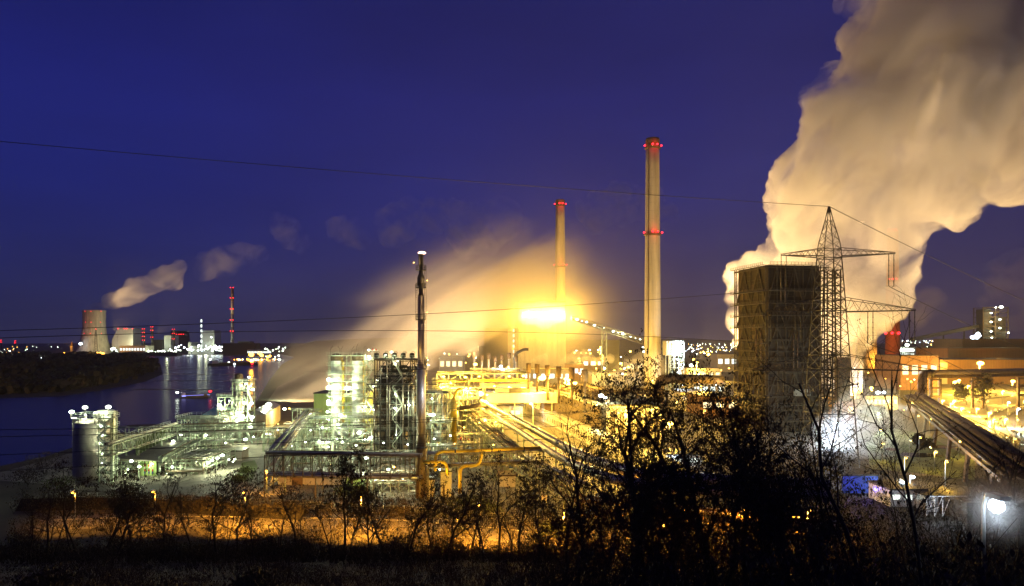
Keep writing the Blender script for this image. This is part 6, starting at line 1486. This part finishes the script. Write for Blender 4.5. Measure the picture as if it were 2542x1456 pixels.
for nm, vt, vb, reach in (('top', 618, 638, (155, -113)), ('mid', 740, 775, (205, -150)), ('low', 880, 917, (252, -185))):
    for rch in reach:
        s = 1 if rch > 0 else -1; a = MB(); tip = Vector((px+rch*sc_, D-s*2, Zv(vb+(-6 if nm == 'top' else -3 if nm == 'mid' else 4), D)))
        TIPS[nm, s] = tip
        for sy in (-1, 1):
            r0 = Vector((px+s*wid(vb), D+sy*wid(vb), Zv(vb, D))); r1 = Vector((px+s*wid(vt), D+sy*wid(vt), Zv(vt, D)))
            a.beam(r0, tip, .26); a.beam(r1, tip+Vector((0, 0, .3)), .18)
            n = 6
            for k in range(n):
                p0, p1 = r0.lerp(tip, k/n), r1.lerp(tip, (k+.5)/n); p2 = r0.lerp(tip, (k+1)/n); a.beam(p0, p1, .09); a.beam(p1, p2, .09)
        for k in range(6):
            q0 = Vector((px+s*wid(vb), D-wid(vb), Zv(vb, D))).lerp(tip, k/6); q1 = Vector((px+s*wid(vb), D+wid(vb), Zv(vb, D))).lerp(tip, (k+1)/6); a.beam(q0, q1, .08)
        a.build('cross_arm', PYM, t)
INS = {}
for nm, f, L in (('top', .94, 80), ('mid', .48, 80), ('mid', .96, 78), ('low', .30, 55), ('low', .62, 55), ('low', .95, 62)):
    for s in (1, -1):
        tp = TIPS[nm, s]; root = Vector((px, D, tp.z)); h_ = root.lerp(tp, f); a = MB()
        for dx in (-.75, .75):
            top_ = h_+Vector((dx, 0, 0)); bot = top_-Vector((0, 0, L*sc_)); a.tube([top_, bot], .11, 6)
            for k in range(5):
                q = top_.lerp(bot, .2+k*.16); a.tube([q, q-Vector((0, 0, .12))], .24, 8)
            a.beam(bot-Vector((.8, 0, 0)), bot+Vector((.8, 0, 0)), .1)
        low = h_-Vector((0, 0, L*sc_+.5)); a.beam(h_+Vector((-.75, 0, -L*sc_)), low, .12); a.beam(h_+Vector((.75, 0, -L*sc_)), low, .12)
        a.build('insulator', PYM, t); INS[nm, f, s] = low
# wires
def wire(label, a, c, sag=1.0, r=.045):
    r *= 1.9
    a, c = Vector(a), Vector(c); pts = []
    for k in range(25):
        f = k/24; q = a.lerp(c, f); q.z -= sag*4*f*(1-f); pts.append(q)
    b = MB(); b.tube(pts, r, 5); o = b.build("power_line", PYM); tag(o, label, "power line", "power lines to the lattice pylon")
tip = Vector((px, D, Zv(513, D)))
wire("earth wire from the pylon tip across the whole sky to the left", tip, P(-60, 346, 135), .8, .04)
wire("earth wire from the pylon tip down to the right edge", tip, P(2640, 788, 330), 1.0, .05)
wire("upper one of two close wires crossing behind the flare stack", INS['top', .94, -1], P(-60, 823, 130), 1.5, .035)
wire("lower one of two close wires crossing in front of the flare stack", INS['mid', .96, -1]+Vector((0, 0, .0)), P(-60, 842, 128), -2.6, .035)
wire("topmost of the wires sloping over the refinery", INS['low', .95, -1], P(-60, 1068, 118), 2.0, .032)
wire("second wire sloping over the refinery", INS['low', .62, -1], P(-60, 1086, 116), 2.0, .032)
wire("third wire sloping over the refinery", INS['low', .30, -1]+Vector((0, 0, -3)), P(-60, 1132, 112), 1.5, .032)
wire("lowest wire sloping over the storage tank foot", INS['low', .30, -1]+Vector((0, 0, -7)), P(-60, 1172, 110), 1.0, .032)
wire("wire from the top right insulator to the right edge", INS['top', .94, 1], P(2640, 905, 330), 1.0, .05)
wire("wire from the outer middle insulator to the right edge", INS['mid', .96, 1], P(2640, 1020, 300), 1.5, .05)
wire("wire from the inner middle insulator to the right edge", INS['mid', .48, 1], P(2640, 985, 300), 1.5, .05)
wire("wire from the outer low insulator down to the right", INS['low', .95, 1], P(2640, 1130, 280), 1.5, .05)
wire("wire from the low arm middle insulator down to the right", INS['low', .62, 1], P(2640, 1165, 270), 1.5, .05)
# ================================================================ road lamps, bank, trees and brush in front
for k, (u, v, lb) in enumerate([(605, 1224, "orange street lamp in front of the access road mouth"), (895, 1235, "orange street lamp before the brown pipe rack"), (1188, 1255, "orange street lamp right of the flare foot"), (380, 1222, "orange street lamp near the loading shed"), (1400, 1275, "orange street lamp behind the leafy trees"), (180, 1224, "orange street lamp below the storage tank")]):
    pole_lamp(u, v, 'org', .5, {380: 14000, 180: 7000, 605: 45000}.get(u, 40000), lb, 8)
pole_lamp(661, 1170, 'org', .6, 5000, "orange street lamp at the left end of the brown pipe rack", 6)
pole_lamp(1135, 1290, 'org', .3, 16000, "orange lamp by the parked dark car", 6)
pole_lamp(1650, 1300, 'org', .2, 9000, "orange lamp on the path below the leafy trees", 5, None, 100); pole_lamp(2000, 1330, 'org', .2, 16000, "orange lamp low behind the right hand brush", 5, None, 92)
for k, u in enumerate((1545, 1700, 1850, 2010)): t = pole_lamp(u, 1268, 'org', .5, 20000, ['orange street lamp glinting through the left of the thicket', 'second orange street lamp glinting through the thicket', 'third orange street lamp glinting through the thicket', 'orange street lamp glinting through the right of the thicket'][k], 8); light(t, G(u, 1275, 5), 'org', 9000, .3)
b = MB(); BANK = [G(60, 1262), G(250, 1258), G(420, 1264), G(600, 1276), G(760, 1284)]
for a, c in zip(BANK, BANK[1:]):
    b.quad(a+Vector((0, -3, 0)), c+Vector((0, -3, 0)), c+Vector((0, -1, 2.4)), a+Vector((0, -1, 2.4))); b.quad(a+Vector((0, -1, 2.4)), c+Vector((0, -1, 2.4)), c+Vector((0, 3, 0)), a+Vector((0, 3, 0)))
o = b.build("earth_bank", mat("shaded_soil", (.012, .010, .008), .95, 0, .4, .5)); o['kind'] = 'structure'  # soil colour darkened to stand for the bank's unlit side
def leafy(b, r, c, n, s, spread):
    for k in range(n):
        p = c+Vector((r.gauss(0, spread), r.gauss(0, spread), r.gauss(0, spread*.8)))
        d = Vector((r.gauss(0, .45), r.gauss(0, .45), -1)).normalized(); w = d.orthogonal().normalized(); w.rotate(Matrix.Rotation(r.uniform(0, 6.28), 3, d))
        L = s*r.uniform(.7, 1.5); ww = s*.32
        b.poly([p, p+d*L*.45+w*ww, p+d*L, p+d*L*.45-w*ww])
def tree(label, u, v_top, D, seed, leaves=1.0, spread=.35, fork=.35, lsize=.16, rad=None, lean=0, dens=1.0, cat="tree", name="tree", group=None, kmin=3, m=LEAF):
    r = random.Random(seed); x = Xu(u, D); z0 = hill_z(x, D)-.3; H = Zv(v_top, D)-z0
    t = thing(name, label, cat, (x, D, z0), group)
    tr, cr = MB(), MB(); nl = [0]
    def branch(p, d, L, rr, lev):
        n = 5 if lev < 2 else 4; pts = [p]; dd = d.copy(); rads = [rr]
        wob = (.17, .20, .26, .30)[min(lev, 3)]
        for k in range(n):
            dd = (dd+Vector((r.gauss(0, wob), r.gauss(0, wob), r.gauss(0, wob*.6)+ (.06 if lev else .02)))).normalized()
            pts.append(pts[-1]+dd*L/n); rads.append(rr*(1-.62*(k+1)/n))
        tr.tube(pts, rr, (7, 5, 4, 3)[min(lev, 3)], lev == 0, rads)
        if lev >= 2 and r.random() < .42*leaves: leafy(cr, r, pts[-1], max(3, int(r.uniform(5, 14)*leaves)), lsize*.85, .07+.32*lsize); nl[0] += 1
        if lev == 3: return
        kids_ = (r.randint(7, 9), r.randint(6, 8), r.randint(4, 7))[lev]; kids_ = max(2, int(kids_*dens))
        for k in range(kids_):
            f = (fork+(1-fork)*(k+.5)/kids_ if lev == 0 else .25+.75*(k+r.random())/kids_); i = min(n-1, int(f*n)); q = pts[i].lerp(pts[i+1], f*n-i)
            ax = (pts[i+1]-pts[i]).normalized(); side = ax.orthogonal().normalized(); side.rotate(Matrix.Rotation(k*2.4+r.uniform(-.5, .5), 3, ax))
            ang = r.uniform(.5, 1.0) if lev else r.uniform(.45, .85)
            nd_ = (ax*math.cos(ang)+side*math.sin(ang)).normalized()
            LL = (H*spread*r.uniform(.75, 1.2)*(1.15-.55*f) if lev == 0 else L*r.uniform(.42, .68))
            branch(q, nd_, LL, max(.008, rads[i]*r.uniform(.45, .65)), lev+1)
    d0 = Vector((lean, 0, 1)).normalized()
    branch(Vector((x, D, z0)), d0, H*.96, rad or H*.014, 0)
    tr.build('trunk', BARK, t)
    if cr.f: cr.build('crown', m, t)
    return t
row = [(110, 1225, 118, .5), (190, 1195, 120, .9), (262, 1178, 122, 1.0), (322, 1200, 125, .8), (398, 1180, 118, .6), (470, 1205, 124, .6), (540, 1160, 116, .7), (588, 1205, 122, .5), (690, 1222, 120, .5), (735, 1200, 124, .7), (850, 1145, 118, 1.6), (915, 1210, 122, .8), (958, 1205, 120, .5), (1010, 1185, 114, .8), (1072, 1190, 122, .5), (1108, 1170, 112, .6), (1190, 1215, 118, .6), (1238, 1165, 108, .8), (1292, 1205, 112, .8), (1335, 1180, 100, .9)]
desc = ["thin roadside tree at the far left of the row", "roadside tree in front of the storage tank", "leafy roadside tree at the foot of the stair tower", "roadside tree left of the loading shed posts", "bare forked tree in front of the loading shed", "slim tree right of the loading shed", "big spreading bare tree in front of the valve skid", "small tree in the mouth of the access road", "low bushy tree at the left end of the brown rack", "roadside tree under the brown rack's left half", "dense dark tree in front of the brown rack's middle", "tree between the dense dark one and the flare", "crooked slim tree left of the flare", "forked tree just left of the flare foot", "twisted tree right below the flare", "forked tree right of the flare foot", "small tree before the yellow arch pipe", "tall thin tree before the container hut", "tree before the pale lattice rack", "dark tree at the left edge of the leafy mass"]
H_ = lambda u: .24
for k, ((u, v, D, lf), lb) in enumerate(zip(row, desc)):
    tree(lb, u, v, D, 100+k, leaves=lf, spread=.30+.16*((k*7) % 5)/4, lsize=.34, fork=.18+.2*((k*3) % 4)/3, dens=.8+.5*((k*5) % 4)/3, lean=random.Random(k).uniform(-.12, .12), rad=None if k % 3 else H_(u), group="roadside trees")
near = [(1400, 1120, 70, .8, .2, "slim tree crossing the fat gas mains"), (1425, 1085, 52, .5, .12, "thin pole like tree before the coke wharf"), (1490, 1150, 56, 1.3, .17, "leafy tree before the wharf's near end"), (1545, 1060, 50, 1.5, .16, "leafy tree rising before the service building"), (1610, 985, 48, 1.6, .16, "leafy tree with drooping clumps before the taller chimney"), (1680, 950, 45, 1.7, .15, "tall leafy tree before the white transfer tower"),
        (1735, 925, 44, 1.9, .15, "tallest leafy tree left of the quench tower"), (1800, 955, 46, 1.8, .15, "leafy tree at the left edge of the quench tower"), (1862, 985, 42, 2.0, .14, "dark leafy tree before the quench tower's left face"), (1925, 1010, 44, 2.0, .14, "dark leafy tree before the quench tower's middle"), (1985, 1035, 40, 1.6, .13, "dark leafy tree before the quench tower's right corner"), (2040, 1090, 42, 1.2, .13, "thin leafy tree at the pylon foot"), (2100, 1130, 44, .8, .13, "slim tree right of the pylon foot"),
        (1560, 1190, 40, 1.7, .14, "low leafy tree under the fat mains"), (1650, 1160, 38, 1.8, .13, "low leafy tree in the middle of the dark mass"), (1760, 1150, 36, 1.9, .13, "wide dark tree under the tall leafy ones"), (1880, 1160, 36, 1.9, .13, "wide dark tree below the quench tower"), (1330, 1290, 62, 1.2, .2, "bushy tree low before the perimeter road"), (1440, 1260, 55, 1.5, .18, "bushy tree low left of the dark mass"),
        (2010, 1190, 36, 1.5, .12, "dark low tree before the blue shed"), (2420, 1190, 50, .3, .14, "bare spreading tree near the dazzling lamp"), (2520, 1120, 48, .35, .14, "bare twiggy tree at the right edge"), (2475, 1150, 60, .3, .16, "bare brushy tree behind the right edge tree"), (2380, 1230, 44, .4, .13, "low bare tree left of the dazzling lamp")]
for k, (u, v, D, lf, ls, lb) in enumerate(near):
    tree(lb, u, v, D, 200+k, leaves=lf*.62, spread=.36, lsize=ls*1.25, fork=.25, dens=1.15 if lf > 1 else 1.0, lean=random.Random(k+9).uniform(-.1, .1), group="trees on the near slope")
rr_ = random.Random(77)
for k in range(24):
    u = 60+k*58+rr_.uniform(-24, 24); tree("slim bare tree in the dark brush along the orange lit road", u, rr_.uniform(1205, 1290), rr_.uniform(104, 129), 600+k, leaves=rr_.choice([.3, .6, 1.2]), spread=rr_.uniform(.34, .5), lsize=.3, fork=rr_.uniform(.1, .3), dens=rr_.uniform(.8, 1.25), lean=rr_.uniform(-.25, .25), rad=rr_.uniform(.1, .2), group="slim bare trees in the roadside brush")
for k in range(12):
    u = 1480+k*52+rr_.uniform(-18, 18); tree("low leafy tree in the black thicket below the taller trees", u, rr_.uniform(1150, 1290), rr_.uniform(30, 46), 640+k, leaves=.95, spread=.42, lsize=.16, fork=.12, dens=1.15, lean=rr_.uniform(-.2, .2), rad=.08, group="low trees of the black thicket")
for k in range(11):
    u = 2060+k*48+rr_.uniform(-14, 14); tree("thin bare sapling in the brush on the right of the slope", u, rr_.uniform(1080, 1260), rr_.uniform(34, 60), 670+k, leaves=.3, spread=.34, lsize=.13, fork=.2, dens=1.0, lean=rr_.uniform(-.12, .12), rad=.05, group="bare saplings on the right of the slope")
tree("tall bare tree with upswept limbs in front of the red chimney", 2195, 850, 30, 301, leaves=.22, spread=.42, lsize=.13, fork=.42, rad=.13, dens=.8)
tree("tall bare leaning tree with few hanging leaves right of the pylon", 2285, 905, 32, 305, leaves=.3, spread=.42, lsize=.13, fork=.35, rad=.12, lean=.06, dens=.85)
tree("bare sapling between the pylon and the tall bare tree", 2130, 1010, 34, 307, leaves=.3, spread=.35, lsize=.12, fork=.3, rad=.07, dens=.7)
for k, (u, v, D, lb) in enumerate(((2450, 945, 395, "round bare tree lit gold by the tall lamp"), (2400, 960, 430, "small gold lit tree under the pipe bridge"), (2290, 1085, 250, "dark round bush in the wet meadow"), (2190, 1005, 330, "gold lit tree beside the office block"), (865, 1059, 300, "tiny tree"))[:4]):
    tree(lb, u, v, D, 400+k, leaves=1.2, spread=.45, lsize=.9, fork=.15, dens=1.2)
t = tree("small golden lit tree on the river bank", 755/1.6113+0, 1070, 300, 411, leaves=2, spread=.4, lsize=.9, fork=.15)
# bushes by the storage tank and the road verge
def bush(label, u, v, D, rad, h, seed, m=LEAFG, n=420, ls=.35, group=None):
    r = random.Random(seed); q = P(u, v, D); g = hill_z(q.x, D); t = thing("bush", label, "bush", (q.x, D, g), group)
    b, c = MB(), MB()
    for k in range(9):
        a = r.uniform(0, 6.28); e = Vector((q.x+rad*.7*math.cos(a), D+rad*.7*math.sin(a), g+h*r.uniform(.6, 1))); b.tube([(q.x, D, g), Vector((q.x, D, g)).lerp(e, .5)+Vector((0, 0, h*.1)), e], .05, 4)
    for k in range(n):
        d = Vector((r.gauss(0, .5), r.gauss(0, .5), r.random()))
        leafy(c, r, Vector((q.x+d.x*rad, D+d.y*rad, g+h*(.12+.88*d.z**.8)*(1-.25*min(1, abs(d.x))))), 2, ls, .2)
    b.build('stem', BARK, t); c.build('leaf_mass', m, t)
for k, (u, v, D, rad, h, lb, m_) in enumerate([(110, 1195, 205, 6, 7, "big bush left of the storage tank", LEAF), (70, 1200, 190, 5, 5, "bush at the river edge", LEAF), (150, 1205, 185, 4, 3.5, "green lit bush at the storage tank foot", LEAFG), (590, 1175, 195, 2.2, 2.2, "round green bush on the lawn", LEAFG), (607, 1160, 208, 1.8, 1.8, "clipped green bush at the lawn end", LEAFG), (860, 1210, 178, 3, 2.6, "green lit shrub under the brown rack", LEAFG), (895, 1215, 176, 2.4, 3.2, "bright green shrub by the lit lamp under the rack", LEAFG), (1160, 1240, 165, 4, 2.6, "green shrub below the yellow arch pipe", LEAFG), (1210, 1252, 160, 4, 2.4, "green shrub right of the yellow arch pipe", LEAFG), (450, 1225, 168, 3, 2.2, "orange lit shrub before the loading shed", LEAF), (520, 1232, 166, 3.5, 2.4, "orange lit shrub near the street lamp", LEAF), (700, 1245, 160, 4, 2.2, "orange lit shrub by the access road", LEAF), (1000, 1262, 156, 4, 2.5, "orange lit shrub before the flare foot", LEAF), (630, 1420, 62, 2.2, 2.4, "rounded bush in the dark at the bottom edge", LEAF), (110, 1430, 60, 2.6, 2.6, "rounded bush in the dark at the lower left", LEAF), (1380, 1290, 140, 4, 3.2, "shrub by the notice board", LEAFG), (2512, 1040, 240, 4, 7, "dark bush at the right edge beside the track loop", LEAF)]):
    bush(lb, u, v, D, rad, h, 500+k, m_)
# undergrowth on the slope: twigs and dead leaves nobody could count
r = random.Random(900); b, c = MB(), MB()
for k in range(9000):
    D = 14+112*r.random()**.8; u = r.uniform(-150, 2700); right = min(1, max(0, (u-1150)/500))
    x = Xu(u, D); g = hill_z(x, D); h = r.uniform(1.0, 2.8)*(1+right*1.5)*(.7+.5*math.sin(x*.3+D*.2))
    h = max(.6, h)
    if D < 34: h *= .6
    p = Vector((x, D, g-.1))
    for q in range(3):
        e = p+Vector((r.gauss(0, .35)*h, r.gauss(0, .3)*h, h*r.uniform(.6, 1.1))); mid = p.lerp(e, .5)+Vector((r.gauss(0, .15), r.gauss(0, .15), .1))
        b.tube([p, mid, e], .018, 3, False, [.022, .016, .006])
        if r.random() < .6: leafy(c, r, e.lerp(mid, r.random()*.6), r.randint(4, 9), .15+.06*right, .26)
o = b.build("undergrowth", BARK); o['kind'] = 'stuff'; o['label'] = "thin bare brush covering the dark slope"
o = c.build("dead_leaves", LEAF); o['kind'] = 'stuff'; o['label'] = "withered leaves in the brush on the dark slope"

for k in range(0): pass
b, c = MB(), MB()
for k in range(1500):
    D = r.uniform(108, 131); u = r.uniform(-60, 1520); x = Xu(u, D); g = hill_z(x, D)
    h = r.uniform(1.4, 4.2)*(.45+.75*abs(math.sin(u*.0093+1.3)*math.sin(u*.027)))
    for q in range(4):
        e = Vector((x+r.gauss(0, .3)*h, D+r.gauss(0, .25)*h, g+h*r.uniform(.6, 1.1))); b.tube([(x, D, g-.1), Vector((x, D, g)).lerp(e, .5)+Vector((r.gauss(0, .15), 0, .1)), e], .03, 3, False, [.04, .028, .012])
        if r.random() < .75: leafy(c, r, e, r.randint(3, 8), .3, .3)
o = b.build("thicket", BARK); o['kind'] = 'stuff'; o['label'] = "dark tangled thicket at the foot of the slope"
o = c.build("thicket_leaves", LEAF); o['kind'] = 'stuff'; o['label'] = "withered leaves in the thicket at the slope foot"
# shrubs and tall weeds of the road verges
b, c = MB(), MB()
for k in range(2600):
    D = r.uniform(131, 176); u = r.uniform(20, 1480); v = HV+EYE*K/D
    if 1291 < v < 1304 or r.random() > .35+.65*abs(math.sin(u*.013+D*.4)): continue
    x = Xu(u, D); h = r.uniform(.4, 2.2)*(.6+.6*abs(math.sin(u*.021)))
    for q in range(3):
        e = Vector((x+r.gauss(0, .3)*h, D+r.gauss(0, .3)*h, h*r.uniform(.6, 1.1))); b.tube([(x, D, 0), Vector((x, D, 0)).lerp(e, .5)+Vector((r.gauss(0, .1), 0, .1)), e], .02, 3, False)
        leafy(c, r, e, r.randint(2, 5), .26, .25)
o = b.build("verge_weeds", BARK); o['kind'] = 'stuff'; o['label'] = "thin stems of the weeds along the road verge"
o = c.build("verge_foliage", mat("verge_leaf", (.07, .055, .02), .8, 0, .4, 3, (.11, .085, .03))); o['kind'] = 'stuff'; o['label'] = "low shrubs and weeds along the road verge"
b = MB()
for k in range(900):
    f = r.random()*4; i = min(3, int(f)); q_ = BANK[i].lerp(BANK[i+1], f-i); x, D, g = q_.x, q_.y-1.5+r.uniform(-1.4, 2), 1.2+r.uniform(-.3, .9)
    leafy(b, r, Vector((x, D, g+.4)), 5, .4, .5)
o = b.build("bank_scrub", LEAF); o['kind'] = 'stuff'; o['label'] = "dark scrub on the bank beside the orange lit road"
# fence and kerb along the plant
t = thing("mesh_fence", "long wire mesh fence between the road verge and the plant", "fence", G(700, 1285)); b = MB(); pts = [G(150, 1240), G(500, 1252), G(900, 1272), G(1250, 1296), G(1450, 1318)]
for a, d in zip(pts, pts[1:]):
    n = int((d-a).length/2.5)
    for k in range(n): b.beam(a.lerp(d, k/n), a.lerp(d, k/n)+Vector((0, 0, 2)), .09)
    for z in (.1, .5, .9, 1.3, 1.7, 2.0): b.beam(a+Vector((0, 0, z)), d+Vector((0, 0, z)), .03)
b.build('mesh', GALV, t)
b = MB(); pts = [G(100, 1294), G(400, 1282), G(700, 1286), G(1000, 1293), G(1250, 1314), G(1470, 1342)]
for a, d in zip(pts, pts[1:]): b.beam(a+Vector((0, 0, .06)), d+Vector((0, 0, .06)), .3, .14)
o = b.build("kerb", CONC); o['kind'] = 'structure'
# ================================================================ the hazy air over the works and the river
b = MB(); b.box((500, 3150, -1), (11000, 6700, 296))
o = b.build("haze", vol_mat("haze_air", .00005, col=(.93, .93, .97), aniso=.2, nscale=0)); o['kind'] = 'stuff'; o['label'] = "thin night haze over the river and the works"
